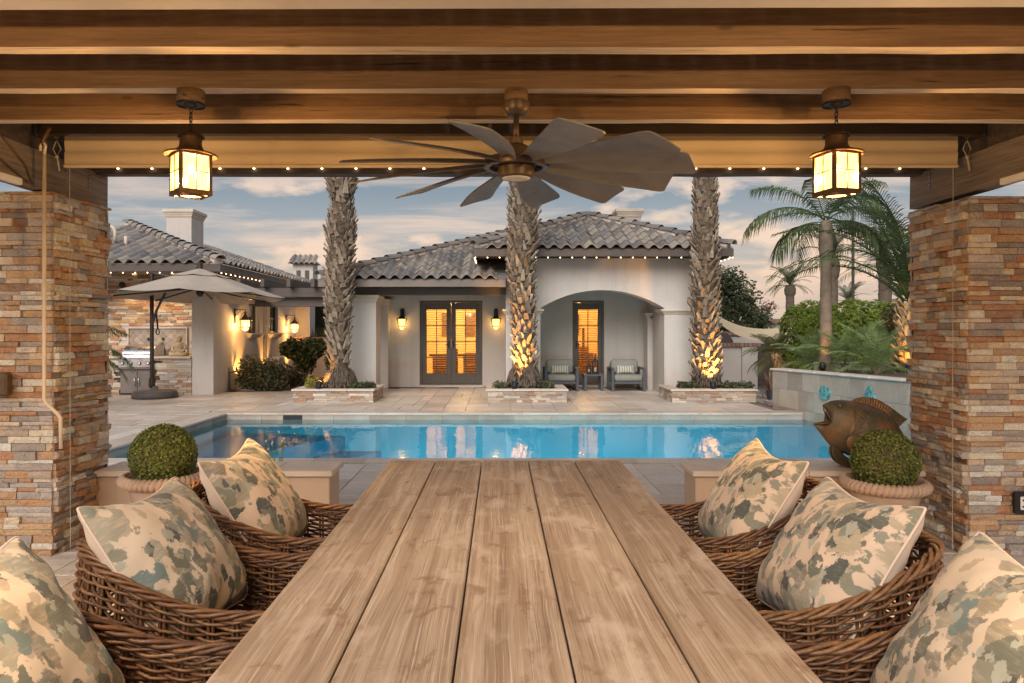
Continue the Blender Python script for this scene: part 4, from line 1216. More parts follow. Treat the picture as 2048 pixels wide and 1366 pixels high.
# ---- pillows
def make_pillow(label, mat, loc, lean, yaw, roll, sx=.27, sy=.265, th=.122, seed=0, face=1):
    """local x: across, local y: up, local z: the printed face"""
    r = random.Random(seed)
    t = thing('throw_pillow', label, 'pillow', loc, 0, 'blotched throw pillows on the wicker chairs')
    N = 30
    def surf(sgn):
        m = MB()
        for j in range(N + 1):
            for i in range(N + 1):
                u, v = -1 + 2 * i / N, -1 + 2 * j / N
                u = math.sin(u * math.pi / 2) * .55 + u * .45; v = math.sin(v * math.pi / 2) * .55 + v * .45
                cr = 1 - .055 * (u * v) ** 6
                x = sx * u * cr * (.935 + .07 * v * v); y = sy * v * cr * (.935 + .07 * u * u)
                q = max(0, (1 - abs(u) ** 2.6)) * max(0, (1 - abs(v) ** 2.6))
                z = th * q ** .55
                e = Vector((u * 2.2 + seed, v * 2.2, sgn))
                z *= 1 + .10 * mnoise.noise(e)
                # creases radiating from the corners
                d = min(1 - abs(u), 1 - abs(v)); z += .007 * math.sin((u - v) * 15 + seed) * math.exp(-d * 4.5) * min(1, d * 20) + .006 * mnoise.noise(Vector((u * 5 + seed, v * 2.2, 3))) * min(1, d * 8)
                # the filling sags to the bottom and the top edge dips between its ears
                y -= .040 * max(0, v) ** 2 * (1 - u * u) ** 1.3; z *= (1.0 - .14 * v)
                m.v.append((x, y, sgn * z))
        n1 = N + 1
        for j in range(N):
            for i in range(N):
                a = j * n1 + i; q = (a, a + 1, a + n1 + 1, a + n1); m.f.append(q if sgn > 0 else q[::-1])
        return m
    rot = Matrix.Rotation(yaw, 4, 'Z') @ Matrix.Rotation(rad(90) - lean, 4, 'X') @ Matrix.Rotation(roll, 4, 'Z')
    t.rotation_euler = rot.to_euler()
    f = surf(1); edge = [f.v[j * (N + 1)] for j in range(N + 1)] + [f.v[N * (N + 1) + i] for i in range(1, N + 1)] + [f.v[j * (N + 1) + N] for j in range(N - 1, -1, -1)] + [f.v[i] for i in range(N - 1, -1, -1)]
    f.build('front_cover', mat, t, True, False)
    surf(-1).build('back_cover', M['pillow_back'], t, True, False)
    MB().tube(edge, .0045, 6, False).build('piping', M['pillow_back'], t, True, False)
    return t
PA, PB = M['pillow_a'], M['pillow_b']
pw_list = [  # label, material, x, y, z, lean, yaw (face direction), roll, seed
    ('cream pillow with slate blotches in the far chair by the crank pole pillar', PB, -1.05, 3.02, .715, 31, 87, 2, 1),
    ('cream pillow with sage and olive blotches in the middle chair by the crank pole pillar', PA, -1.09, 2.32, .70, 34, 85, -2, 5),
    ('cream pillow with teal blotches in the near chair below the crank pole pillar', PA, -1.11, 1.53, .70, 34, 84, 3, 9),
    ('cream pillow with slate blotches propped in the far chair beside the bronze fish', PB, 1.08, 3.02, .715, 31, -87, -2, 3),
    ('cream pillow with slate blotches in the middle chair below the boxwood by the fish', PB, 1.10, 2.31, .70, 33, -85, 2, 12),
    ('cream pillow with olive and sage blotches in the near chair below the outlet box', PA, 1.13, 1.57, .70, 34, -84, -3, 15)]
for lab, mt, x, y, z, lean, yaw, roll, sd in pw_list:
    make_pillow(lab, mt, (x, y, z), rad(lean), rad(yaw), rad(roll), seed=sd)

# ================================================================== BOXWOOD BALLS IN POTS
def leaf_quads(m, c, nrm, size, r, fold=.25):
    """one small leaf, two triangles folded on its midrib"""
    nrm = Vector(nrm).normalized(); a = nrm.orthogonal().normalized(); a = (Matrix.Rotation(r.uniform(0, 6.283), 3, nrm) @ a)
    b_ = nrm.cross(a)
    s = size * r.uniform(.75, 1.25); c = Vector(c)
    p0, p1 = c - a * s * .55, c + a * s * .55
    l, rr = c + b_ * s * .34 + nrm * s * fold * .3, c - b_ * s * .34 + nrm * s * fold * .3
    m.add([p0, rr, p1, l], [(0, 1, 2), (0, 2, 3)])
def rnd_dir(r):
    z = r.uniform(-1, 1); a = r.uniform(0, 6.2832); q = math.sqrt(1 - z * z)
    return Vector((q * math.cos(a), q * math.sin(a), z))
def make_topiary(label_pot, label_ball, x, y, zr):
    t = thing('terracotta_pot', label_pot, 'pot', (x, y, 0), 0, 'terracotta pots by the bench walls')
    h = zr
    m = MB(); m.lathe([(.13, 0), (.145, .02), (.15, .05), (.19, h - .14), (.205, h - .07), (.21, h - .05), (.20, h - .02), (.196, h - .03), (.19, h - .06)], 36, cap=False)
    m.build('body', M['terracotta'], t, True, False)
    rim = MB()
    nb_ = 46
    for i in range(nb_):
        a = 2 * math.pi * i / nb_
        pts = []
        for q in range(7):
            f = q / 6; aa = a + .13 * (f - .5); rr = .222 + .026 * math.sin(math.pi * f); z = h - .052 + .062 * f
            pts.append((rr * math.cos(aa), rr * math.sin(aa), z))
        rim.tube(pts, [.014, .02, .0225, .0232, .0225, .02, .014], 7)
    rim.lathe([(.20, h - .045), (.235, h - .045), (.238, h), (.21, h + .004), (.20, h - .03)], 40, cap=False)
    rim.build('twisted_rim', M['terracotta'], t, True, False)
    MB().lathe([(.0, h - .028), (.198, h - .03)], 24, cap=False).build('soil', M['soil'], t, False, False)
    bt = thing('boxwood_ball', label_ball, 'topiary', (x, y, h - .03), 0, 'clipped boxwood balls')
    rb_ = .203; cz = zr - .03 - h + .03 + .155
    MB().ball((0, 0, cz), rb_ * .90, 20, 12).build('inner_twigs', M['soil'], bt, True, False)
    MB().tube([(0, 0, -.01), (0, 0, cz)], .014, 7).build('stem', M['twig'], bt, True, False)
    m = MB(); r = random.Random(int(x * 100))
    for i in range(6800):
        d = rnd_dir(r)
        rr = rb_ * (r.uniform(.90, 1.02) + .02 * mnoise.noise(d * 5)); p = d * rr + Vector((0, 0, cz))
        if p.z < .0: continue
        leaf_quads(m, p, d + rnd_dir(r) * .75, .0185, r)
    m.build('foliage', M['box_leaf'], bt, False, False, kind='stuff')
make_topiary('round terracotta pot with twisted rope rim by the crank pole pillar', 'clipped round boxwood ball in the pot by the crank pole pillar', -2.185, 4.55, .505)
make_topiary('round terracotta pot with twisted rope rim below the bronze fish', 'clipped round boxwood ball in the pot below the bronze fish', 2.505, 4.55, .468)

# ================================================================== BRONZE FISH
FY = 5.10
def F(px, py): return ((px - 1730) / FPX * FY, (935 - py) / FPX * FY)
ft = thing('fish_statue', 'patinated bronze fish statue with open mouth standing on its tail on the bench wall', 'statue', ((1730 - 999) / FPX * FY, FY, .452))
top = [F(*p) for p in [(1646, 811), (1652, 808), (1664, 803.5), (1680, 802), (1700, 803.5), (1722, 807.5), (1745, 815), (1768, 827), (1787, 844), (1800, 864), (1806, 884), (1805, 902), (1798, 915), (1790, 920)]]
bot = [F(*p) for p in [(1626.5, 850), (1634, 860), (1644, 873), (1654, 886), (1664, 896), (1678, 905), (1694, 912), (1712, 918), (1732, 922.5), (1752, 926), (1770, 927), (1784, 925), (1790, 923), (1789, 922)]]
wid = [.004, .030, .058, .082, .104, .122, .134, .138, .134, .120, .098, .066, .03, .004]
corner = F(1662.5, 848.5)
def sm(lst, n):
    out = []
    for i in range(n + 1):
        f = i / n * (len(lst) - 1); k = min(len(lst) - 2, int(f)); a = f - k
        p0, p1, p2, p3 = lst[max(0, k - 1)], lst[k], lst[k + 1], lst[min(len(lst) - 1, k + 2)]
        g = lambda q: .5 * (2 * p1[q] + (p2[q] - p0[q]) * a + (2 * p0[q] - 5 * p1[q] + 4 * p2[q] - p3[q]) * a * a + (3 * p1[q] - p0[q] - 3 * p2[q] + p3[q]) * a ** 3)
        out.append(tuple(g(q) for q in range(len(p0))))
    return out
NF, NRg = 72, 48
tops, bots, wids = sm(top, NF), sm(bot, NF), sm([(w,) for w in wid], NF)
m = MB()
for i in range(NF + 1):
    f = i / NF
    tx_, tz_ = tops[i]; bx_, bz_ = bots[i]; w = max(.003, wids[i][0])
    back = max(0, 1 - f / .20)                                    # how far the open mouth cuts into this ring
    for k in range(NRg):
        a = 2 * math.pi * k / NRg
        s = (1 - math.cos(a)) / 2                                 # 0 at the top, 1 at the bottom
        x = tx_ + (bx_ - tx_) * s; z = tz_ + (bz_ - tz_) * s
        y = w * math.sin(a)
        if back > 0:
            bk = min(1, back * 1.15)
            q = min(1, s / .6) if s < .6 else 1 - (s - .6) / .4
            e0 = (tx_, tz_) if s < .6 else (bx_, bz_)
            x2, z2 = e0[0] + (corner[0] + .012 - e0[0]) * q, e0[1] + (corner[1] - e0[1]) * q
            x += (x2 - x) * bk; z += (z2 - z) * bk
            y *= 1 + .5 * q * bk
        if .26 < f < .93:                                         # rows of overlapping scales
            row = f * 30; col = s * 12 + (int(row) % 2) * .5
            q = (row % 1) - .35 * abs((col % 1) - .5)
            y *= 1 + .055 * (q - .3)
        m.v.append((x, y, z))
for i in range(NF):
    for k in range(NRg):
        a, b_ = i * NRg + k, i * NRg + (k + 1) % NRg
        m.f.append((a, b_, b_ + NRg, a + NRg))
m.build('body', M['fish'], ft, True, False)
# gaping lower jaw and throat
m = MB()
up_l = [F(*p) for p in [(1662.5, 849), (1655, 846.5), (1645, 848), (1635, 849.5), (1627, 850.5)]]
ww = [.030, .034, .030, .018, .003]
m.v = [(x, -w, z) for (x, z), w in zip(up_l, ww)] + [(x, w, z) for (x, z), w in zip(up_l, ww)] + [(x, 0, z - .02 * (0 if i == 4 else 1)) for i, (x, z) in enumerate(up_l)]
m.f = [(i, i + 1, 11 + i, 10 + i) for i in range(4)] + [(10 + i, 11 + i, 6 + i, 5 + i) for i in range(4)]
m.build('lower_lip', M['fish'], ft, True, False)
lowl = [(*F(1627, 850.5),), (*F(1640, 848.5),), (*F(1652, 847),), (*F(1662, 849),)]
for s in (-1, 1):
    MB().tube([(x, s * w, z) for (x, z), w in zip(lowl, (.002, .022, .033, .032))], .0045, 6).build('lip_edge', M['fish'], ft, True, False)
    u = [F(1646.5, 811.5), F(1651, 825), F(1657, 838), F(1662, 848)]
    MB().tube([(x, s * w, z) for (x, z), w in zip(u, (.003, .022, .030, .031))], .0045, 6).build('lip_edge', M['fish'], ft, True, False)
    ex, ez = F(1672.5, 811.5)
    ey = s * .062
    e = MB().ball((ex, ey, ez), (.015, .008, .015), 14, 8).build('eye', M['fish'], ft, True, False)
    MB().tube([(ex + .019 * math.cos(a), ey - s * .001, ez + .019 * math.sin(a)) for a in [2 * math.pi * i / 20 for i in range(21)]], .0035, 6, False).build('eye_ring', M['fish'], e, True, False)
    pc = F(1690, 881)
    pf = MB()
    for q in range(6):
        rr = .012 + .0085 * q
        pf.tube([(pc[0] + rr * .95 * math.cos(a), s * (.134 + .012 - .0022 * q), pc[1] + rr * 1.05 * math.sin(a)) for a in [2 * math.pi * i / 24 for i in range(25)]], .0046, 5, False)
    pf.ball((pc[0], s * .135, pc[1]), (.054, .012, .058), 18, 8)
    pf.build('pectoral_fin', M['fish'], ft, True, False)
    # gill cover line
    gl = [F(1703, 812), F(1697, 826), F(1695, 842), F(1692, 856), F(1685, 866), F(1678, 872)]
    gw = [.060, .104, .124, .130, .126, .112]
    MB().tube([(x, s * w, z) for (x, z), w in zip(gl, gw)], .004, 6).build('gill_edge', M['fish'], ft, True, False)
# ridged dorsal fin
fo = sm([F(*p) for p in [(1703, 803), (1716, 797.5), (1732, 796), (1750, 799), (1768, 808), (1786, 820), (1802, 832), (1814.5, 840.5)]], 44)
fi = sm([F(*p) for p in [(1704, 806), (1718, 809), (1733, 813), (1747, 818.5), (1760, 825), (1772, 832), (1783, 841), (1796, 856)]], 44)
m = MB(); K = 6
for i in range(45):
    for j in range(K + 1):
        q = j / K; x = fi[i][0] + (fo[i][0] - fi[i][0]) * q; z = fi[i][1] + (fo[i][1] - fi[i][1]) * q
        tk = .013 * (1 - q * .75) + .0028 * (1 if i % 2 else -1) * (1 if 0 < j < K else 0)
        m.v += [(x, -tk, z), (x, tk, z)]
for i in range(44):
    for j in range(K):
        a = (i * (K + 1) + j) * 2; b_ = a + 2 * (K + 1)
        m.f += [(a, b_, b_ + 2, a + 2), (a + 3, b_ + 3, b_ + 1, a + 1)]
    a = (i * (K + 1) + K) * 2; b_ = a + 2 * (K + 1); m.f.append((a, b_, b_ + 1, a + 1))
for i in (0, 44):
    for j in range(K):
        a = (i * (K + 1) + j) * 2; m.f.append((a, a + 2, a + 3, a + 1))
m.build('dorsal_fin', M['fish'], ft, False, False)
# ridged tail curling forward underneath, the foot of the statue
oc = sm([F(*p) for p in [(1664, 890), (1661, 900), (1663, 912), (1671, 924), (1683, 932.5), (1697, 936), (1711, 927)]], 24)
ic = sm([F(*p) for p in [(1675, 897), (1677, 903), (1682, 909), (1688, 914), (1694, 918), (1701, 921), (1710, 924)]], 24)
for s, yo in ((-1, -.045), (1, .045)):
    m = MB(); K = 12
    for i in range(25):
        for j in range(K + 1):
            q = j / K; x = ic[i][0] + (oc[i][0] - ic[i][0]) * q; z = max(0, ic[i][1] + (oc[i][1] - ic[i][1]) * q)
            tk = .020 * (1 - .5 * q) + .0032 * (1 if j % 2 else -1)
            yy = yo * (.3 + .9 * i / 24)
            m.v += [(x, yy - tk, z), (x, yy + tk, z)]
    for i in range(24):
        for j in range(K):
            a = (i * (K + 1) + j) * 2; b_ = a + 2 * (K + 1)
            m.f += [(a, b_, b_ + 2, a + 2), (a + 3, b_ + 3, b_ + 1, a + 1)]
        for j in (0, K):
            a = (i * (K + 1) + j) * 2; b_ = a + 2 * (K + 1); m.f.append((a, b_, b_ + 1, a + 1))
    for j in range(K):
        a = (24 * (K + 1) + j) * 2; m.f.append((a, a + 2, a + 3, a + 1))
    m.build('tail_fin', M['fish'], ft, False, False)
# ================================================================== ROOF TILES
def s_tile(w=.256, L=.43, A=.042, th=.016, n=13, lift=.024):
    m = MB()
    prof = [(-w / 2 + w * i / (n - 1), A * math.copysign(abs(math.cos(2 * math.pi * (i / (n - 1) - .5))) ** .72, math.cos(2 * math.pi * (i / (n - 1) - .5)))) for i in range(n)]
    for y, dz, sc in ((0, lift, 1.06), (L, 0, .96)):
        m.v += [(x * sc, y, z + dz) for x, z in prof]
        m.v += [(x * sc, y, z + dz - th) for x, z in prof]
    for i in range(n - 1):
        m.f += [(i, i + 1, 2 * n + i + 1, 2 * n + i), (i + 1, i, n + i, n + i + 1), (n + i + 1, n + i, 3 * n + i, 3 * n + i + 1)]
    return m
TILE = [None]
def tile_mesh():
    if TILE[0] is None: TILE[0] = s_tile().mesh('roof_tile', M['roof_tile'], False); flat_shadeable(TILE[0], 50)
    return TILE[0]
def tile_slope(parent, p0, along, up, ncol, ok, rows, r, joined=None, pitchx=.256, step=.37):
    """p0: corner of the eave; along / up: unit vectors of the eave and of the slope"""
    along, up = Vector(along).normalized(), Vector(up).normalized(); nz = along.cross(up).normalized()
    rot = Matrix((along, up, nz)).transposed().to_4x4()
    base = wloc(parent); src = tile_mesh()
    vs = [v.co.copy() for v in src.vertices]; fs = [tuple(f.vertices) for f in src.polygons]
    for i in range(ncol):
        for j in range(rows):
            a, u = pitchx * (i + .5), -.06 + step * j
            if not ok(a, u + step * .5): continue
            p = Vector(p0) + along * (a + r.uniform(-.004, .004)) + up * (u + r.uniform(-.012, .012)) + nz * (.055 + r.uniform(-.003, .003))
            rr = rot @ Matrix.Rotation(r.uniform(-.018, .018), 4, 'Z') @ Matrix.Rotation(r.uniform(-.012, .012), 4, 'Y')
            if joined is None: put('roof_tile', src, parent, p - base, rr.to_euler())
            else: joined.add(vs, fs, Matrix.Translation(p) @ rr)
def hip_caps(parent, a, b, r, name='hip_tile'):
    """half-round tiles that lap up a hip"""
    a, b = Vector(a), Vector(b); d = (b - a); L = d.length; d.normalize()
    sd = d.cross(Vector((0, 0, 1))).normalized(); up = sd.cross(d)
    rot = Matrix((sd, d, up)).transposed().to_4x4()
    m = MB(); n = 8
    for y, rr, dz in ((0, .125, .03), (.43, .10, 0)):
        for t in (0, .014):
            m.v += [((rr - t) * math.cos(math.pi * i / (n - 1)), y, (rr - t) * .8 * math.sin(math.pi * i / (n - 1)) + dz) for i in range(n)]
    for i in range(n - 1):
        m.f += [(i, i + 1, 2 * n + i + 1, 2 * n + i)[::-1], (i, i + 1, n + i + 1, n + i), (n + i, n + i + 1, 3 * n + i + 1, 3 * n + i)]
    me = m.mesh(name, M['roof_tile']); flat_shadeable(me, 50)
    MB().tube([a + d * .12 - up * .02, b - up * .02], .10, 8).build('hip_mortar', M['cap'], parent)
    k = 0; base = wloc(parent)
    while k * .37 < L - .1:
        p = a + d * (k * .37) + up * .035
        put(name, me, parent, p - base, (rot @ Matrix.Rotation(r.uniform(-.03, .03), 4, 'Z')).to_euler()); k += 1

def moulded_cap(m, x0, x1, y0, y1, z0, z1):
    """a stepped capital: fillet, cove and abacus, each a little wider"""
    h = z1 - z0
    for o, a, b_ in ((.012, 0, .16), (.030, .161, .40), (.052, .401, .62), (.078, .621, 1.0)):
        m.box(x0 - o, x1 + o, y0 - o, y1 + o, z0 + a * h, z0 + b_ * h, .008)

# ================================================================== GUEST HOUSE
gh = thing('guest_house', 'single storey stucco guest house with arched porch and clay tile roof across the pool', 'house', (.6, 17, 0))
YB, YA0, YA1 = 17.6, 15.42, 15.92
AX0, AXL, AXR, AX1 = .14, .90, 3.63, 4.245
# back wall with two door openings, built of pieces butted end to end
D1 = (-2.01, -.43); D2 = (1.835, 2.63); ZD0, ZD1 = .055, 2.18
m = MB()
for x0, x1, z0, z1 in ((-3.1, D1[0], 0, 2.95), (D1[1], D2[0], 0, 2.95), (D2[1], 4.2, 0, 2.95), (D1[0], D1[1], 0, ZD0), (D2[0], D2[1], 0, ZD0), (D1[0], D1[1], ZD1, 2.95), (D2[0], D2[1], ZD1, 2.95)):
    m.box(x0, x1, YB, YB + .22, z0, z1)
m.box(-3.1, -2.9, YB + .221, 21.5, 0, 2.6); m.box(4.0, 4.2, YB + .221, 20.2, 0, 2.9)
m.box(-2.899, 3.999, 21.3, 21.5, 0, 2.9)
m.build('back_wall', M['stucco'], gh)
m = MB(); m.box(-3.3, -1.5, 15.3, 15.301, 0, .001)
# arched front wall
N = 26; zs, rise = 1.92, .40; xc = (AXL + AXR) / 2; hs = (AXR - AXL) / 2
Rr = (hs * hs + rise * rise) / (2 * rise); zc = zs + rise - Rr
arc = []
th0 = math.asin(hs / Rr)
for i in range(N + 1):
    t = -th0 + 2 * th0 * i / N; arc.append((xc + Rr * math.sin(t), zc + Rr * math.cos(t)))
ztop = 3.02
m = MB()
out = [(AX0, 0), (AXL, 0)] + arc[0:1]
for yy in (YA0, YA1):
    b0 = len(m.v)
    m.v += [(x, yy, z) for x, z in arc]; m.v += [(x, yy, ztop) for x, z in arc]
    for i in range(N):
        q = (b0 + i, b0 + i + 1, b0 + N + 1 + i + 1, b0 + N + 1 + i); m.f.append(q if yy == YA0 else q[::-1])
nn = 2 * (N + 1)
for i in range(N): m.f.append((i + 1, i, nn + i, nn + i + 1))
m.box(AX0, AXL, YA0, YA1, 0, ztop); m.box(AXR, AX1, YA0, YA1, 0, ztop)
m.box(AX0, AX0 + .2, YA1, YB - .001, 0, ztop)                 # side walls of the porch
m.box(AX1 - .55, AX1, YA1, YB - .001, 0, ztop)
m.box(AX0 + .2, AX1 - .55, YA1 + .001, YB - .001, 2.62, 2.70)     # porch ceiling
m.build('arched_wall', M['stucco'], gh)
m = MB()
moulded_cap(m, AXR, AX1, YA0, YA1, 1.775, 1.90); moulded_cap(m, AX0, AXL, YA0, YA1, 1.775, 1.90)
m.build('pier_capital', M['trim'], gh)
m = MB(); m.box(AX1 - .55 - .12, AX1 - .551, 16.9, 17.3, 0, 1.72); m.build('porch_pilaster', M['stucco'], gh)
m = MB(); moulded_cap(m, AX1 - .55 - .12, AX1 - .62, 16.9, 17.3, 1.72, 1.85); m.build('pilaster_capital', M['trim'], gh)
# colonnade in front of the lower wing
MB().box(-3.32, -2.70, 15.3, 15.9, 0, 2.045).build('porch_column', M['stucco'], gh)
m = MB(); moulded_cap(m, -3.32, -2.70, 15.3, 15.9, 2.045, 2.205); m.build('column_capital', M['trim'], gh)
MB().box(-3.09, -2.74, 17.2, 17.599, 0, 2.05).build('wall_pilaster', M['stucco'], gh)
m = MB(); moulded_cap(m, -3.09, -2.74, 17.2, 17.598, 2.05, 2.20); m.build('pilaster_capital', M['trim'], gh)
MB().box(-3.34, AX0 - .003, 15.36, 15.62, 2.208, 2.372, .006).build('porch_beam', M['fascia'], gh)
MB().box(-3.3, AX0 - .003, 15.63, YB - .001, 2.374, 2.40).build('porch_ceiling', M['fascia_light'], gh)
MB().box(D1[0] - .05, D1[1] + .05, YB - .10, YB - .001, .002, ZD0 - .004, .006).build('door_step', M['cap'], gh)
MB().box(D2[0] - .05, D2[1] + .05, YB - .10, YB - .001, .002, ZD0 - .004, .006).build('door_step', M['cap'], gh)
# roofs
rt = random.Random(8)
UX0, UX1, UY0, UZ = -.55, 4.95, 14.8, 3.16; UH = (UX1 - UX0) / 2; UP = .40
ap = (UX0 + UH, UY0 + UH, UZ + UP * UH)
m = MB()
m.v = [(UX0, UY0, UZ), (UX1, UY0, UZ), (UX1, UY0 + 2 * UH, UZ), (UX0, UY0 + 2 * UH, UZ), ap]
m.f = [(0, 1, 4), (1, 2, 4), (2, 3, 4), (3, 0, 4), (3, 2, 1, 0)]
m.build('upper_roof', M['roof_tile'], gh)
upv = Vector((0, 1, UP)).normalized()
def ok_u(a, u):
    d = u * upv.y; return d < a - .05 and d < 2 * UH - a - .05
tile_slope(gh, (UX0, UY0, UZ), (1, 0, 0), (0, 1, UP), 21, ok_u, 9, rt, pitchx=2 * UH / 21)
hip_caps(gh, (UX0, UY0, UZ + .03), (ap[0], ap[1], ap[2] + .03), rt)
hip_caps(gh, (UX1, UY0, UZ + .03), (ap[0], ap[1], ap[2] + .03), rt)
jm = MB()
tile_slope(gh, (UX1, UY0, UZ), (0, 1, 0), (-1, 0, UP), 21, ok_u, 9, rt, jm, pitchx=2 * UH / 21)
jm.build('side_tiles', M['roof_tile'], gh, kind='stuff')
m = MB()
m.box(UX0, UX1, UY0 - .01, UY0 + .04, UZ - .165, UZ - .004, .006)
m.box(UX0, UX0 + .05, UY0 + .041, UY0 + 2 * UH, UZ - .165, UZ - .005, .006); m.box(UX1 - .05, UX1, UY0 + .041, UY0 + 2 * UH, UZ - .165, UZ - .005, .006)
m.build('upper_fascia', M['fascia'], gh)
MB().box(UX0 + .051, UX1 - .051, UY0 + .041, UY0 + 2 * UH - .1, UZ - .12, UZ - .10).build('upper_soffit', M['fascia_light'], gh)
LX0, LY0, LZ, LP = -3.84, 14.8, 2.515, .365
m = MB(); dl = 5.0
m.v = [(LX0, LY0, LZ), (1.2, LY0, LZ), (1.2, LY0 + dl, LZ + LP * dl), (LX0 + dl, LY0 + dl, LZ + LP * dl), (LX0, LY0 + 2 * dl, LZ)]
m.f = [(0, 1, 2, 3), (0, 3, 4)]
for v in (1, 2): m.v[v] = (AX0 - .002 if v == 1 else 1.2, m.v[v][1], m.v[v][2])
m.build('lower_roof', M['roof_tile'], gh)
lyn = 1 / math.hypot(1, LP)
def ok_l(a, u):
    x, d = LX0 + a, u * lyn
    if d > a - .05 or d > dl: return False
    if x > UX0 - .02 and d > (.62 if x < AX0 - .1 else -1): return False
    return x < AX0 - .10
tile_slope(gh, (LX0, LY0, LZ), (1, 0, 0), (0, 1, LP), 16, ok_l, 13, rt, pitchx=.252)
hip_caps(gh, (LX0, LY0, LZ + .03), (LX0 + 4.6, LY0 + 4.6, LZ + .03 + LP * 4.6), rt)
MB().box(LX0, AX0 - .003, LY0 - .01, LY0 + .05, LZ - .165, LZ - .004, .006).build('lower_fascia', M['fascia_light'], gh)
MB().box(LX0 + .02, AX0 - .003, LY0 + .051, 15.64, LZ - .135, LZ - .115).build('lower_soffit', M['fascia_light'], gh)
# chimney behind the ridge
ch = MB(); ch.box(3.37, 4.02, 19.9, 20.5, 2.5, 4.66).build('chimney', M['stucco'], gh)
m = MB(); moulded_cap(m, 3.37, 4.02, 19.9, 20.5, 4.63, 4.88); m.build('chimney_cap', M['trim'], gh)
string_lights('string_lights', [(UX0 + .02, 17.5, UZ - .178), (UX0 + .02, UY0 - .012, UZ - .178), (UX1 - .02, UY0 - .012, UZ - .178), (UX1 - .02, 17.4, UZ - .178)], .256, 'string of small warm bulbs along the eave above the arched porch', sag=0, r=.011, first=.02)

# ---- lit room behind the doors
m = MB()
m.box(-2.89, 3.99, YB + .225, 21.29, 0, .05); m.box(-2.89, 3.99, YB + .225, 21.29, 2.5, 2.55)
m.box(-2.895, -2.88, YB + .225, 21.29, .051, 2.499); m.box(3.98, 3.995, YB + .225, 21.29, .051, 2.499); m.box(-2.879, 3.979, 21.27, 21.295, .051, 2.499)
m.build('room_lining', M['room'], gh)
M['room_wood'] = plain('room_wood', (.11, .05, .022), .5, .2, 8, .1, 60)
m = MB()
for x, w, z in ((-1.55, .5, .75), (-.75, .42, .8), (2.0, .3, 1.1), (2.45, .35, .8)):
    m.box(x - w / 2, x + w / 2, 19.2, 19.6, .051, z * .6); m.box(x - w / 2, x + w / 2, 19.55, 19.6, z * .6, z)
    for q in (-1, 1): m.box(x + q * w / 2 - .03, x + q * w / 2 + .03, 19.14, 19.2, .051, z)
m.box(-1.9, -.6, 18.9, 19.1, .72, .78); m.box(1.9, 2.6, 20.4, 20.9, .05, .95); m.box(2.02, 2.42, 21.22, 21.265, 1.3, 1.9)
m.box(-1.75, -1.45, 21.2, 21.265, 1.25, 1.95); m.box(-1.05, -.75, 21.2, 21.265, 1.25, 1.95)
m.box(-1.35, -1.1, 18.3, 18.6, .051, .95); m.box(1.9, 2.12, 18.4, 18.7, .051, .8); m.box(2.2, 2.26, 18.6, 18.66, .8, 1.5)
m.build('room_furniture', M['room_wood'], gh)
lamp('room_light', (-1.2, 19.2, 2.2), 210, (1.0, .62, .24), .15)
lamp('room_light', (2.2, 19.3, 2.1), 130, (1.0, .56, .17), .15)

def glazed_leaf(t, x0, x1, z0, z1, y, cols, rows, stile=.135, rail_b=.26, rail_t=.17, hand=1):
    leaf = MB()
    leaf.box(x0, x0 + stile, y, y + .045, z0, z1, .004); leaf.box(x1 - stile, x1, y, y + .045, z0, z1, .004)
    leaf.box(x0 + stile, x1 - stile, y + .001, y + .044, z0, z0 + rail_b); leaf.box(x0 + stile, x1 - stile, y + .001, y + .044, z1 - rail_t, z1)
    lf = leaf.build('door_leaf', M['door_paint'], t)
    gx0, gx1, gz0, gz1 = x0 + stile, x1 - stile, z0 + rail_b, z1 - rail_t
    mb = MB(); bw = .011
    for i in range(1, cols):
        x = gx0 + (gx1 - gx0) * i / cols; mb.box(x - bw, x + bw, y + .008, y + .036, gz0, gz1)
    for j in range(1, rows):
        z = gz0 + (gz1 - gz0) * j / rows
        for i in range(cols):
            a = gx0 + (gx1 - gx0) * i / cols + (bw if i else 0); b_ = gx0 + (gx1 - gx0) * (i + 1) / cols - (bw if i < cols - 1 else 0)
            mb.box(a, b_, y + .009, y + .035, z - bw, z + bw)
    mb.build('glazing_bar', M['door_paint'], lf)
    for i in range(cols):
        for j in range(rows):
            a, b_ = gx0 + (gx1 - gx0) * i / cols + (bw if i else 0), gx0 + (gx1 - gx0) * (i + 1) / cols - (bw if i < cols - 1 else 0)
            c, d = gz0 + (gz1 - gz0) * j / rows + (bw if j else 0), gz0 + (gz1 - gz0) * (j + 1) / rows - (bw if j < rows - 1 else 0)
            MB().box(a, b_, y + .019, y + .025, c, d).build('pane', M['glass'], lf)
    hx = x1 - stile * .45 if hand > 0 else x0 + stile * .45
    h = MB(); zc_ = z0 + .98
    h.box(hx - .016, hx + .016, y - .012, y - .001, zc_ - .10, zc_ + .10, .004); h.box(hx - .10 * (hand > 0) - .008, hx + .10 * (hand < 0) + .008, y - .05, y - .036, zc_ - .008, zc_ + .008, .003); h.box(hx - .008, hx + .008, y - .036, y - .012, zc_ - .008, zc_ + .008)
    h.build('handle', M['black_metal'], lf)
    # blinds hung behind the glass, one slat each 45 mm
    bl = MB(); z = gz0 + .02
    while z < gz1 - .01:
        bl.add([(gx0 - .03, y + .075, z + .007), (gx1 + .03, y + .075, z + .007), (gx1 + .03, y + .115, z - .007), (gx0 - .03, y + .115, z - .007)], [(0, 1, 2, 3)]); z += .058
    bl.build('blind_slats', M['blind'], lf, kind='stuff')
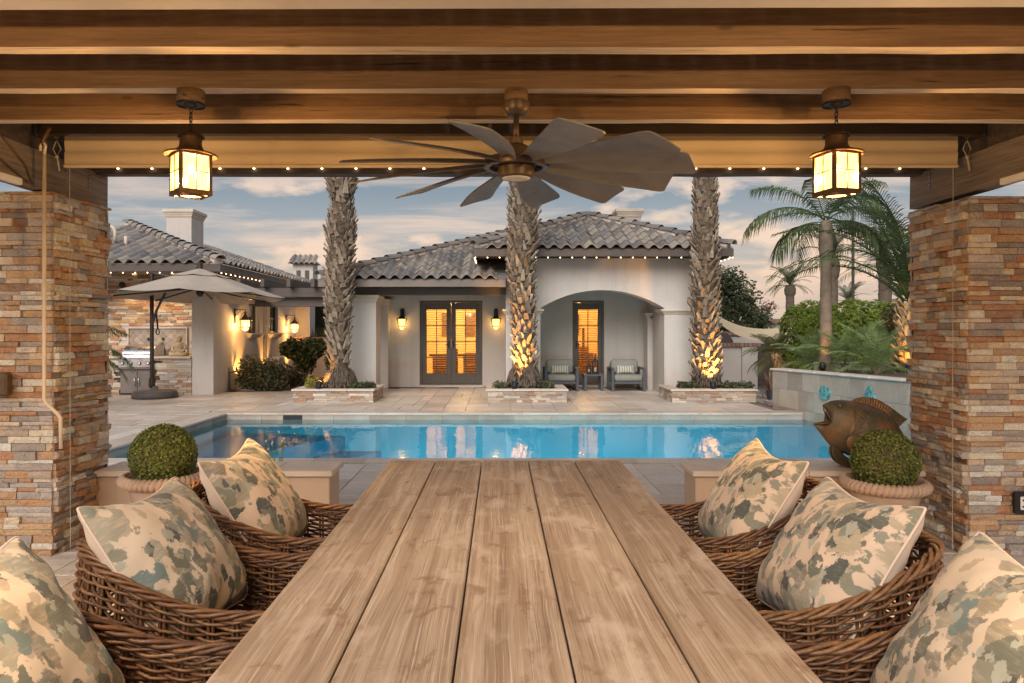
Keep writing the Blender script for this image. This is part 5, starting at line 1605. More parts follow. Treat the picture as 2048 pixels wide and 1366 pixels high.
def french_door(name, label, x0, x1, leaves, rows=4):
    t = thing(name, label, 'door', ((x0 + x1) / 2, YB, ZD0))
    y = YB + .06; f = .055
    m = MB()
    m.box(x0 + .001, x0 + f, YB + .03, YB + .20, ZD0 + .001, ZD1 - .001); m.box(x1 - f, x1 - .001, YB + .03, YB + .20, ZD0 + .001, ZD1 - .001); m.box(x0 + f, x1 - f, YB + .03, YB + .20, ZD1 - f, ZD1 - .001)
    m.box(x0 + f, x1 - f, YB + .03, YB + .20, ZD0 + .001, ZD0 + .03)
    m.build('door_frame', M['door_paint'], t)
    w = (x1 - x0 - 2 * f) / leaves
    for i in range(leaves):
        glazed_leaf(t, x0 + f + w * i + .003, x0 + f + w * (i + 1) - .003, ZD0 + .032, ZD1 - f - .003, y, 2, rows, stile=.115 if leaves == 2 else .095, hand=(1 if i == 0 else -1) if leaves == 2 else -1)
french_door('french_door', 'pair of dark framed french doors with lit blinds between two wall sconces', D1[0], D1[1], 2)
french_door('glazed_door', 'single dark glazed door with orange lit blinds under the porch arch', D2[0], D2[1], 1)

# ---- wall sconces of the guest house
def sconce_flush(label, x, z):
    t = thing('wall_sconce', label, 'wall lamp', (x, YB, z), 0, 'sconces beside the french doors')
    m = MB(); pl_ = [(-.055, -.14), (.055, -.14), (.055, .10)] + [(.055 * math.cos(a), .10 + .055 * math.sin(a)) for a in [math.pi * i / 8 for i in range(1, 8)]] + [(-.055, .10)]
    m.prism(pl_, -.02, 0, M=Matrix.Rotation(rad(-90), 4, 'X') @ Matrix.Rotation(rad(180), 4, 'Y') if False else Matrix(((1, 0, 0, 0), (0, 0, 1, 0), (0, 1, 0, .17), (0, 0, 0, 1))))
    m.box(-.03, .03, -.14, -.02, .12, .15, .006); m.tube([(0, -.02, .26), (0, -.08, .27), (0, -.13, .23), (0, -.14, .14)], .012, 6)
    m.build('back_plate', M['black_metal'], t, False, False)
    m = MB(); m.lathe([(.02, .13), (.05, .115), (.105, .07), (.118, .055), (.11, .05)], 8, (0, -.14, 0)); m.build('hood', M['black_metal'], t, False, False)
    m = MB(); m.lathe([(.090, .05), (.090, .0), (.074, -.13)], 8, (0, -.14, 0), cap=False); m.build('glass_shade', M['sconce_glass'], t, False, False)
    m = MB(); m.lathe([(.072, -.132), (.060, -.165), (.03, -.205), (.004, -.225)], 8, (0, -.14, 0), cap=False); m.build('glass_tip', M['sconce_glass'], t, False, False)
    m = MB()
    for k in range(8):
        a = 2 * math.pi * k / 8; c, s = math.cos(a), math.sin(a)
        m.tube([(.112 * c, -.14 + .112 * s, .055), (.094 * c, -.14 + .094 * s, 0), (.077 * c, -.14 + .077 * s, -.13)], .006, 4)
    m.lathe([(.078, -.125), (.086, -.128), (.086, -.142), (.074, -.145), (.070, -.135)], 16, (0, -.14, 0), cap=False)
    for k in (-1, 1): m.tube([(k * .10, -.14, .06), (k * .135, -.14, .085), (k * .125, -.14, .04), (k * .10, -.14, -.02), (k * .108, -.14, -.07)], .007, 5)
    m.ball((0, -.14, -.232), .010, 8, 6)
    m.build('cage', M['black_metal'], t, False, False)
    MB().ball((0, -.14, -.05), (.014, .014, .03), 8, 6).build('light_bulb', M['lamp_bulb'], t, True, False)
    lamp('sconce_light', (x, YB - .14, z - .06), 4.5, (1.0, .55, .2), .04)
sconce_flush('black caged amber sconce on the wall beside the porch column and french doors', (805 - 999) / FPX * YB, 1.66)
sconce_flush('black caged amber sconce on the wall between the french doors and the arch', (992 - 999) / FPX * YB, 1.66)

# ================================================================== MAIN HOUSE (far side of the barbecue)
mh = thing('main_house', 'stucco main house wing with clay tile roof and stone barbecue alcove behind the parasol', 'house', (-8, 17, 0))
MX = -6.38
m = MB()
# wall along the garden with two window openings; y runs away from the camera
W1, W2 = (17.80, 18.50), (19.46, 20.15); ZW0, ZW1 = 1.36, 2.12
for y0, y1, z0, z1 in ((16.0, W1[0], 0, 2.78), (W1[1], W2[0], 0, 2.78), (W2[1], 21.9, 0, 2.78), (W1[0], W1[1], 0, ZW0), (W2[0], W2[1], 0, ZW0), (W1[0], W1[1], ZW1, 2.78), (W2[0], W2[1], ZW1, 2.78)):
    m.box(MX - .25, MX, y0, y1, z0, z1)
m.box(MX - .25, MX + .45, 21.901, 22.5, 0, 2.4)
m.box(MX - .46, MX + .02, 15.56, 15.999, 0, 2.70)                      # corner pier
m.box(-12, -6.84, 16.46, 16.7, 0, 2.78)
m.build('wall', M['stucco'], mh)
RX1, RY0, RZ, RP = -5.97, 15.0, 2.86, .345
m = MB(); dl = 4.2
m.v = [(RX1, RY0, RZ), (RX1 - dl, RY0 + dl, RZ + RP * dl), (-15, RY0 + dl, RZ + RP * dl), (-15, RY0, RZ), (RX1, 24.0, RZ), (RX1 - dl, 24.0, RZ + RP * dl)]
m.f = [(0, 1, 2, 3), (0, 4, 5, 1)]
m.build('roof', M['roof_tile'], mh)
ly = 1 / math.hypot(1, RP)
rt = random.Random(21)
tile_slope(mh, (RX1, RY0, RZ), (-1, 0, 0), (0, 1, RP), 1, lambda a, u: False, 1, rt)
def ok_m(a, u): return u * ly < (16 * .256 - a) - .06 and u * ly < dl
tile_slope(mh, (RX1 - 16 * .256, RY0, RZ), (1, 0, 0), (0, 1, RP), 16, ok_m, 11, rt)
jm = MB()
tile_slope(mh, (RX1, RY0, RZ), (0, 1, 0), (-1, 0, RP), 34, lambda a, u: u * ly < a - .06 and u * ly < dl, 11, rt, jm)
jm.build('side_tiles', M['roof_tile'], mh, kind='stuff')
hip_caps(mh, (RX1, RY0, RZ + .03), (RX1 - dl, RY0 + dl, RZ + .03 + RP * dl), rt)
m = MB(); m.box(-15, RX1, RY0 - .01, RY0 + .05, RZ - .17, RZ - .004, .006); m.build('front_fascia', M['fascia'], mh)
m = MB(); m.box(RX1 - .05, RX1, RY0 + .051, 24, RZ - .17, RZ - .005, .006); m.build('side_fascia', M['fascia_light'], mh)
m = MB(); m.box(-15, RX1 - .051, RY0 + .051, 16.45, RZ - .14, RZ - .115); m.box(MX + .021, RX1 - .051, 16.451, 24, RZ - .14, RZ - .115); m.build('soffit', M['fascia_light'], mh)
MB().box(-8.78, -8.12, 18.45, 19.2, 3.2, 4.47).build('chimney', M['stucco'], mh)
m = MB(); moulded_cap(m, -8.78, -8.12, 18.45, 19.2, 4.40, 4.62); m.build('chimney_cap', M['trim'], mh)
for k, (px, py, hh) in enumerate(((222, 472, .34), (252, 481, .17))):
    p = P(px, py, 16.6); m = MB()
    if k == 0: m.tube([(p.x + .10, 16.6, p.z - .12), (p.x + .10, 16.6, p.z + .1), (p.x + .06, 16.6, p.z + .2), (p.x, 16.6, p.z + .22), (p.x - .05, 16.6, p.z + .18), (p.x - .07, 16.6, p.z + .08)], .045, 10)
    else: m.tube([(p.x, 16.6, p.z - .15), (p.x, 16.6, p.z + hh / 2 + .02)], .04, 10)
    m.build('vent_pipe', M['trim'], mh, True)
# stone clad back wall of the alcove
r = random.Random(31); rest = MB()
rows = ledger_rows(.0, 2.72, .045, .075, r)
st = [s for s in ledger_face(rows, 2.76, .12, .42, r)]
vis = []
for s in st:
    x0, x1 = -9.60 + s[0], -9.60 + s[1]
    if x1 > -8.72 and x0 < -7.32 and s[2] < 1.50 and s[3] > .80: 
        if s[2] > .74 and s[3] < 1.6: continue
    vis.append(s)
left_ = [120]
def keep_(p):
    if p.z > .86 and p.x > -9.1 and left_[0] > 0: left_[0] -= 1; return True
    return False
ledger_put(mh, vis, (-9.60, 16.46, 0), 0, 'ledger', r, .02, .05, keep_, rest)
rest.build('hidden_stones', M['ledger'], mh, kind='stuff')
# diagonal tile backsplash
bs = MB(); r = random.Random(5); q = .125
fr = MB()
for a, b_, c, d in ((-8.72, -7.32, 1.47, 1.50), (-8.72, -8.69, .852, 1.47), (-7.35, -7.32, .852, 1.47)): fr.box(a, b_, 16.395, 16.458, c, d, .004)
fr.build('backsplash_frame', M['cap'], mh)
def clip(poly, x0, x1, z0, z1):
    for ax, lim, sg in ((0, x0, 1), (0, x1, -1), (1, z0, 1), (1, z1, -1)):
        o = []
        for a, b_ in zip(poly, poly[1:] + poly[:1]):
            da, db = (a[ax] - lim) * sg, (b_[ax] - lim) * sg
            if da >= 0: o.append(a)
            if da * db < 0: t = da / (da - db); o.append((a[0] + (b_[0] - a[0]) * t, a[1] + (b_[1] - a[1]) * t))
        poly = o
        if len(poly) < 3: return []
    return poly
for i in range(-2, 10):
    for j in range(-2, 10):
        for ox in (0, .5):
            x, z = -8.69 + (i + ox) * q * 1.414, .852 + (j + ox) * q * 1.414; h = q * .707 - .004
            p_ = clip([(x - h, z), (x, z - h), (x + h, z), (x, z + h)], -8.688, -7.352, .853, 1.468)
            if len(p_) > 2: MB().prism(p_, 0, .008, M=Matrix(((1, 0, 0, 0), (0, 0, -1, 16.44), (0, 1, 0, 0), (0, 0, 0, 1)))).build('tile', M['walltile'], mh) if True else None
MB().box(-8.69, -7.35, 16.442, 16.459, .852, 1.47).build('backsplash_bed', M['grout'], mh)
for px in (297, 326):
    p = P(px, 678, 16.42); MB().box(-.03, .03, -.006, .006, -.03, .03, M=Matrix.Translation(p) @ Matrix.Rotation(rad(45), 4, 'Y')).build('accent_tile', M['bronze'], mh)
p = P(243, 570, 16.40)
tag(MB().lathe([(.0, .0), (.05, .002), (.075, .02), (.08, .045)], 20, M=Matrix.Translation(p) @ Matrix.Rotation(rad(-90), 4, 'X')).build('wall_speaker', M['black_metal']), 'round black speaker on the stone wall above the grill', 'speaker')
for k, x in enumerate((-8.35, -7.45)):  # assumed soffit lamps, added to give the alcove stone its warm light
    dl_ = thing('assumed_recessed_light', ('assumed recessed soffit light over the grill in the stone alcove', 'assumed recessed soffit light over the seated figure in the stone alcove')[k], 'ceiling light', (x, 16.0, 2.70), 0, 'assumed soffit lights of the barbecue alcove')
    MB().lathe([(.05, .012), (.07, .012), (.072, .0), (.05, -.002)], 20, cap=False).build('trim_ring', M['trim'], dl_, True, False)
    MB().lathe([(.0, .010), (.05, .010)], 16, cap=False).build('lens', M['lamp_bulb'], dl_, False, False)
    lamp('assumed_soffit_lamp', (x, 16.0, 2.66), 20, (1.0, .58, .24), .05, None, 120, (x, 16.25, 1.0))
# windows of the wing
for k, (y0, y1) in enumerate((W1, W2)):
    f = MB()
    x = MX - .12
    f.box(x, x + .05, y0 + .001, y0 + .05, ZW0 + .001, ZW1 - .001); f.box(x, x + .05, y1 - .05, y1 - .001, ZW0 + .001, ZW1 - .001)
    f.box(x, x + .05, y0 + .05, y1 - .05, ZW0 + .001, ZW0 + .05); f.box(x, x + .05, y0 + .05, y1 - .05, ZW1 - .05, ZW1 - .001)
    f.box(x + .005, x + .045, y0 + .05, y1 - .05, 1.73, 1.77); f.box(x + .01, x + .04, (y0 + y1) / 2 - .012, (y0 + y1) / 2 + .012, ZW0 + .05, 1.73)
    w = f.build('window', M['door_paint'], mh)
    MB().box(x + .02, x + .026, y0 + .05, y1 - .05, ZW0 + .05, ZW1 - .05).build('pane', M['glass'], w)
    c = MB()
    for i in range(14):
        yy = y0 + .05 + (y1 - y0 - .1) * i / 13; c.v += [(x - .06 + .02 * (i % 2), yy, ZW0), (x - .06 + .02 * (i % 2), yy, ZW1)]
    c.f = [(2 * i, 2 * i + 2, 2 * i + 3, 2 * i + 1) for i in range(13)]
    c.build('curtain', M['room'], w)
    s = MB(); moulded_cap(s, MX + .001, MX + .06, y0 - .08, y1 + .08, ZW0 - .13, ZW0 - .005); s.build('sill', M['trim'], w)
    lamp('window_room_light', (MX - .22, (y0 + y1) / 2 + .1, ZW0 + .15), 1.2, (1, .75, .35), .05)
MB().box(MX - 2, MX - .26, 17.2, 17.25, 0, 2.7).build('room_partition', M['room'], mh)
MB().tube([(MX + .05, 18.95, 2.6), (MX + .05, 18.95, .12), (MX + .12, 18.95, .06)], .035, 8).build('downspout', M['trim'], mh, True)
string_lights('string_lights', [(-9.2, RY0 - .012, RZ - .182), (RX1 - .02, RY0 - .012, RZ - .182), (RX1 + .012, 20.5, RZ - .182)], .262, 'string of small warm bulbs along the eave above the stone barbecue alcove', sag=0, r=.011, first=.09)

def sconce_arm(label, y, z):
    t = thing('wall_lantern', label, 'wall lamp', (MX, y, z), 0, 'bracket lanterns on the wing wall')
    cx = .26
    m = MB(); m.box(.0, .022, -.05, .05, -.06, .30, .006); m.tube([(.02, 0, .26), (.12, 0, .275), (cx, 0, .27), (cx, 0, .22)], .011, 6); m.tube([(.02, 0, .10), (.08, 0, .18), (.16, 0, .265)], .007, 5)
    m.build('bracket', M['lantern_metal'], t, False, False)
    m = MB(); m.lathe([(.012, .22), (.022, .20), (.03, .16), (.05, .12), (.10, .06), (.135, .02), (.128, .012)], 8, (cx, 0, 0)); m.build('hood', M['lantern_metal'], t, False, False)
    m = MB(); m.lathe([(.105, .015), (.105, -.03), (.098, -.15)], 8, (cx, 0, 0), cap=False); m.build('glass_shade', M['sconce_glass'], t, False, False)
    m = MB(); m.lathe([(.098, -.16), (.085, -.20), (.05, -.235), (.004, -.25)], 8, (cx, 0, 0), cap=False); m.build('glass_bowl', M['sconce_glass'], t, False, False)
    m = MB()
    for k in range(8):
        a = 2 * math.pi * k / 8; c, s = math.cos(a), math.sin(a); m.tube([(cx + .112 * c, .112 * s, .015), (cx + .104 * c, .104 * s, -.155)], .006, 4)
    m.lathe([(.10, -.148), (.11, -.15), (.11, -.168), (.098, -.17)], 16, (cx, 0, 0), cap=False)
    for k in (-1, 1): m.tube([(cx + .02 * k, 0, .22), (cx + .09 * k, 0, .14), (cx + .13 * k, 0, .05), (cx + .17 * k, 0, .0), (cx + .15 * k, 0, -.03)], .006, 5)
    m.ball((cx, 0, -.26), .012, 8, 6)
    m.build('cage', M['lantern_metal'], t, False, False)
    MB().ball((cx, 0, -.08), (.02, .02, .04), 8, 6).build('light_bulb', M['lamp_bulb'], t, True, False)
    lamp('lantern_light', (MX + cx, y, z - .08), 58, (1.0, .56, .2), .05)
sconce_arm('lit bracket lantern on the wing wall nearer the barbecue pier', 16.85, 1.66)
sconce_arm('lit bracket lantern on the wing wall beyond the second window', 20.9, 1.60)
# wall wash lights hidden in the shrubs
def uplight(label, loc, target, watts, spot, col=(1.0, .46, .10), h=.16, group=None):
    t = thing('garden_uplight', label, 'uplight', loc, 0, group)
    a = math.atan2(target[1] - loc[1], target[0] - loc[0])
    m = MB()
    n = 12; prof = []
    # hooded bullet: open towards the target
    Mr = Matrix.Rotation(a - rad(90), 4, 'Z') @ Matrix.Translation((0, 0, h * .5)) @ Matrix.Rotation(rad(-38), 4, 'X')
    m.lathe([(.032, -.075), (.056, -.06), (.062, 0), (.066, .06), (.058, .06), (.055, 0)], n, M=Mr, cap=False)
    m.lathe([(.0, -.078), (.034, -.075)], n, M=Mr, cap=False)
    m.tube([(0, 0, 0), (0, 0, h * .5)], .014, 6)
    m.build('housing', M['black_metal'], t, False, False)
    d = (Vector(target) - Vector(loc)); d.normalize()
    lamp('uplight_lamp', tuple(Vector(loc) + Vector((0, 0, h * .5)) + Mr.to_3x3() @ Vector((0, 0, .05))), watts, col, .03, None, spot, target)
uplight('small uplight in the leafy shrub washing the wing wall below the nearer lantern', (-6.1, 16.95, 0), (-6.45, 17.0, 1.3), 80, 64, group='uplights in the wing bed')
uplight('small uplight between the shrubs washing the wing wall between the windows', (-6.1, 18.98, 0), (-6.45, 19.0, 1.3), 70, 64, group='uplights in the wing bed')
uplight('small uplight in the bed washing the end of the wing wall', (-6.0, 20.9, 0), (-6.4, 21.1, 1.2), 45, 64, group='uplights in the wing bed')

# ---- barbecue counter with grill
bq = thing('barbecue_counter', 'stone clad barbecue counter with slab top in the alcove behind the parasol', 'counter', (-7.9, 15.9, 0))
MB().box(-9.6, -6.85, 15.56, 16.38, 0, .795).build('core', M['mortar'], bq)
r = random.Random(17); rows = ledger_rows(0, .79, .038, .062, r); rest = MB()
st = [s for s in ledger_face(rows, 2.15, .10, .36, r) if not (-8.43 < -8.99 + (s[0] + s[1]) / 2 < -7.65)]
ledger_put(bq, st, (-8.99, 15.56, 0), 0, 'ledger_gray', r, .02, .045, lambda p: p.x > -8.75, rest)
rest.build('hidden_stones', M['ledger_gray'], bq, kind='stuff')
MB().box(-9.6, -7.64, 15.49, 16.39, .802, .85, .012) if False else None
MB().box(-9.6, -8.42, 15.49, 16.39, .802, .85, .012).build('counter_slab', M['cap'], bq)
MB().box(-7.66, -6.845, 15.49, 16.39, .802, .85, .012).build('counter_slab', M['cap'], bq)
cd = MB().box(-8.40, -8.03, 15.505, 15.53, .04, .52, .004).build('cabinet_door', M['steel_dark'], bq)
MB().tube([(-8.07, 15.50, .38), (-8.07, 15.47, .36), (-8.07, 15.47, .22), (-8.07, 15.50, .20)], .009, 8).build('handle', M['stainless'], cd, True)
cd = MB().box(-8.02, -7.67, 15.505, 15.53, .04, .52, .004).build('cabinet_door', M['steel_dark'], bq)
MB().tube([(-7.98, 15.50, .38), (-7.98, 15.47, .36), (-7.98, 15.47, .22), (-7.98, 15.50, .20)], .009, 8).build('handle', M['stainless'], cd, True)
MB().box(-8.41, -7.66, 15.53, 15.555, .03, .60).build('cabinet_frame', M['steel_dark'], bq)
gr = thing('gas_grill', 'stainless built in gas grill with four knobs and a domed lid', 'grill', (-8.03, 15.8, .6))
MB().box(-8.415, -7.665, 15.45, 16.1, .61, .80, .008).build('control_panel', M['stainless'], gr)
MB().box(-8.415, -7.665, 15.46, 15.56, .575, .607, .006).build('drip_tray', M['steel_dark'], gr)
for i in range(4):
    x = -8.32 + i * .19
    k = MB().lathe([(.0, -.035), (.022, -.035), (.028, -.022), (.030, 0)], 16, M=Matrix.Translation((x, 15.449, .70)) @ Matrix.Rotation(rad(-90), 4, 'X')).build('knob', M['stainless'], gr, True)
    MB().lathe([(.036, -.004), (.038, .0)], 16, M=Matrix.Translation((x, 15.449, .70)) @ Matrix.Rotation(rad(-90), 4, 'X')).build('knob_ring', M['black_metal'], k)
m = MB(); n = 10
pf_ = [(15.53 + .0, .81)] + [(15.86 - .33 * math.cos(rad(90) * i / n) , .81 + .30 * math.sin(rad(90) * i / n)) for i in range(n + 1)] + [(16.08, 1.10), (16.08, .81)]
k = len(pf_); m.v = [(x, y, z) for x in (-8.38, -7.70) for y, z in pf_]
m.f = [(i, i + 1, k + i + 1, k + i) for i in range(k - 1)] + [tuple(range(k)), tuple(range(k, 2 * k))[::-1]]
o = m.build('lid', M['stainless'], gr); flat_shadeable(o.data)
MB().tube([(-8.34, 15.50, .90), (-8.34, 15.46, .90), (-7.74, 15.46, .90), (-7.74, 15.50, .90)], .013, 8).build('lid_handle', M['stainless'], gr, True)
# ornaments on the counter
bu = thing('seated_figure_statue', 'pale stone statue of a seated meditating figure on the barbecue counter', 'statue', (P(359, 713, 15.8).x, 15.8, .852))
stn = plain('carved_sandstone', (.50, .39, .25), .85, .2, 18, .4, 90); M['sandstone'] = stn
m = MB()
m.lathe([(.17, 0), (.19, .02), (.185, .05), (.13, .10), (.105, .13), (.108, .19), (.118, .24), (.10, .285), (.05, .305), (.035, .32)], 20, (0, 0, 0))
m.ball((0, -.005, .375), (.055, .06, .066), 16, 10); m.ball((0, .0, .432), (.032, .032, .025), 12, 6)
for s in (-1, 1):
    m.tube([(s * .11, 0, .26), (s * .145, -.02, .18), (s * .12, -.09, .12), (s * .03, -.125, .10)], [.035, .036, .03, .024], 8)
    m.tube([(s * .06, .02, .06), (s * .19, -.05, .05), (s * .15, -.13, .04), (s * -.02, -.16, .04)], [.055, .055, .045, .035], 8)
    m.ball((s * .056, 0, .365), (.008, .014, .03), 8, 6)
m.build('body', M['sandstone'], bu, True, False)
m = MB(); r = random.Random(2)
for i in range(70):
    d = rnd_dir(r)
    if d.z > -.1 and not (d.y < -.3 and d.z < .45): m.ball((d.x * .056, d.y * .06 + .002, .385 + d.z * .062), .010, 6, 4)
m.build('curled_hair', M['sandstone'], bu, True, False)
wb = MB(); p = P(320, 713, 16.1)
wb.prism([(-.07, 0), (.075, 0), (.08, .12), (.055, .20), (.04, .27), (.015, .30), (-.02, .29), (-.05, .25), (-.07, .12)], -.012, .012, M=Matrix.Translation((p.x, 16.2, .853)) @ Matrix.Rotation(rad(90), 4, 'X'))
tag(wb.build('serving_board', M['room_wood']), 'dark wooden arched board leaning behind the parasol pole on the counter', 'serving board')
p = P(232, 712, 15.75); m = MB(); r = random.Random(6)
for i in range(46):
    d = rnd_dir(r); d.z = abs(d.z) * .8
    leaf_quads(m, Vector((p.x, 15.75, .87)) + d * .075, d, .07, r, .6)
tag(m.build('dried_flower', M['lantern_metal']), 'dark metal flower ornament lying beside the grill', 'ornament')

# ---- timber trellis between the two houses
tr = thing('timber_trellis', 'dark timber trellis beam with rafter tails joining the two houses', 'trellis', (-4.6, 15.7, 2))
MB().box(-5.62, -3.4, 15.55, 15.70, 2.17, 2.375, .006).build('beam', M['fascia'], tr)
MB().box(-5.50, -3.4, 15.72, 15.86, 1.965, 2.166, .006).build('lower_beam', M['fascia'], tr)
for px in (481, 528, 580, 628):
    x = (px - 999) / FPX * 15.4
    MB().box(x - .045, x + .045, 15.28, 20.5, 2.378, 2.56, .006).build('rafter', M['fascia'], tr)
# neighbour's chimney tower with its own little tiled roof, far behind
tw = thing('chimney_tower', 'distant stucco chimney tower with arched vents and a tiled cap', 'chimney', ((611 - 999) / FPX * 30, 30, 0))
x = (611 - 999) / FPX * 30
MB().box(x - .42, x + .42, 29.6, 30.4, 0, 4.22).build('shaft', M['stucco'], tw)
m = MB(); m.v = [(x - .55, 29.45, 4.24), (x + .55, 29.45, 4.24), (x + .55, 30.55, 4.24), (x - .55, 30.55, 4.24), (x - .25, 29.9, 4.55), (x + .25, 29.9, 4.55), (x + .25, 30.1, 4.55), (x - .25, 30.1, 4.55)]
m.f = [(0, 1, 5, 4), (1, 2, 6, 5), (2, 3, 7, 6), (3, 0, 4, 7), (4, 5, 6, 7), (3, 2, 1, 0)]
cap = m.build('cap_roof', M['roof_tile'], tw)
jm = MB()
tile_slope(tw, (x - .55, 29.45, 4.22), (1, 0, 0), (0, .45, .31), 5, lambda a, u: True, 2, rt, jm, pitchx=.22, step=.3); jm.build('cap_tiles', M['roof_tile'], tw, kind='stuff')
for dx in (-.18, .18): MB().box(x + dx - .09, x + dx + .09, 29.585, 29.598, 3.55, 3.95).build('vent_opening', M['fascia'], tw)
# ================================================================== LEAF AND FROND BUILDERS
def leaf_cloud(m, lumps, n, size, r, fold=.3, shell=.55, elong=None):
    """leaves through ellipsoid lumps (cx,cy,cz,rx,ry,rz), denser near their skins"""
    tot = sum(l[3] * l[4] + l[3] * l[5] + l[4] * l[5] for l in lumps)
    for l in lumps:
        k = int(n * (l[3] * l[4] + l[3] * l[5] + l[4] * l[5]) / tot)
        for _ in range(k):
            d = rnd_dir(r); q = (shell + (1 - shell) * r.random()) * (1 + .16 * mnoise.noise(d * 2.3 + Vector((l[0], l[1], l[2]))))
            p = Vector((l[0] + d.x * l[3] * q, l[1] + d.y * l[4] * q, l[2] + d.z * l[5] * q))
            if p.z < .01: continue
            leaf_quads(m, p, d * .6 + rnd_dir(r) * .8 + Vector((0, 0, .35)), size, r, fold)
def frond_mesh(name, mat, L, a0, a1, nleaf, leaf, width, r, droop=.35, vee=.35, start=.12):
    """feather leaf along +x: the rachis leaves at angle a0 above level and bends to a1"""
    m = MB(); pts = []; x = z = 0; N = 14
    for i in range(N + 1):
        pts.append(Vector((x, 0, z))); a = rad(a0 + (a1 - a0) * (i / N) ** 1.15); x += L / N * math.cos(a); z += L / N * math.sin(a)
    m.tube(pts, [max(.0025, .016 * L / 2 * (1 - .85 * i / N)) for i in range(N + 1)], 4, True)
    for i in range(nleaf):
        f = start + (1 - start) * (i + .5) / nleaf
        k = min(N - 1, int(f * N)); p = pts[k].lerp(pts[k + 1], f * N - k); t = (pts[k + 1] - pts[k]).normalized()
        up = Vector((-t.z, 0, t.x))
        ll = leaf * (.45 + .55 * math.sin(math.pi * min(1, (f * .9 + .12)))) * r.uniform(.88, 1.1)
        for s in (-1, 1):
            fw = .45 + .55 * f + r.uniform(-.08, .08)
            d = (Vector((0, s, 0)) * 1.0 + t * fw + up * (vee + r.uniform(-.12, .12))).normalized()
            mid = p + d * ll * .5; tip = p + d * ll * .96 + Vector((0, 0, -droop * ll * (.6 + .6 * f)))
            mid.z -= droop * ll * .12
            w = width * r.uniform(.85, 1.15); sd = t * w * .5 + up * w * .15
            m.add([p - sd * .6, p + sd * .6, mid + sd, tip, mid - sd], [(0, 1, 2, 4), (4, 2, 3)])
    return m.mesh(name, mat, False)
def crown(parent, c, fronds, n, r, tilt=(0, 0), az0=0.0, azs=None, smin=.85, smax=1.1):
    """hang n fronds round the point c (world); fronds: list of (mesh, weight) from upright to hanging"""
    base = wloc(parent)
    for i in range(n):
        a = az0 + i * 2.39996 + r.uniform(-.15, .15)
        k = min(len(fronds) - 1, int(len(fronds) * (i + .5) / n))
        s = r.uniform(smin, smax)
        put('frond', fronds[k], parent, Vector(c) - base + Vector((0, 0, -.12 * i / n)), (r.uniform(-.2, .2), r.uniform(-.08, .08), a), (s, s, s))

# ================================================================== PLANTERS AND DATE PALMS
def boot_mesh(seed):
    r = random.Random(seed); m = MB()
    w0, w1 = .40, .25 + r.uniform(-.08, .06)
    m.v = [(-w0, -.1, -.5), (w0, -.1, -.5), (w0 * .9, .16, -.5), (-w0 * .9, .16, -.5),
           (-w1 * 1.15, .30, .1), (w1 * 1.15, .30, .1), (w1, .44, .12), (-w1, .44, .12),
           (-w1 * .75 + r.uniform(-.1, .1), .50 + r.uniform(-.05, .2), .62 + r.uniform(-.15, .2)), (w1 * .7 + r.uniform(-.1, .1), .50 + r.uniform(-.05, .2), .5 + r.uniform(-.15, .2)), (w1 * .5, .72, .42), (-w1 * .5, .72, .45)]
    m.f = [(3, 2, 6, 7), (0, 4, 5, 1), (1, 5, 6, 2), (0, 3, 7, 4), (7, 6, 10, 11), (4, 8, 9, 5), (5, 9, 10, 6), (4, 7, 11, 8), (8, 11, 10, 9), (0, 1, 2, 3)]
    return m
BOOT = {}
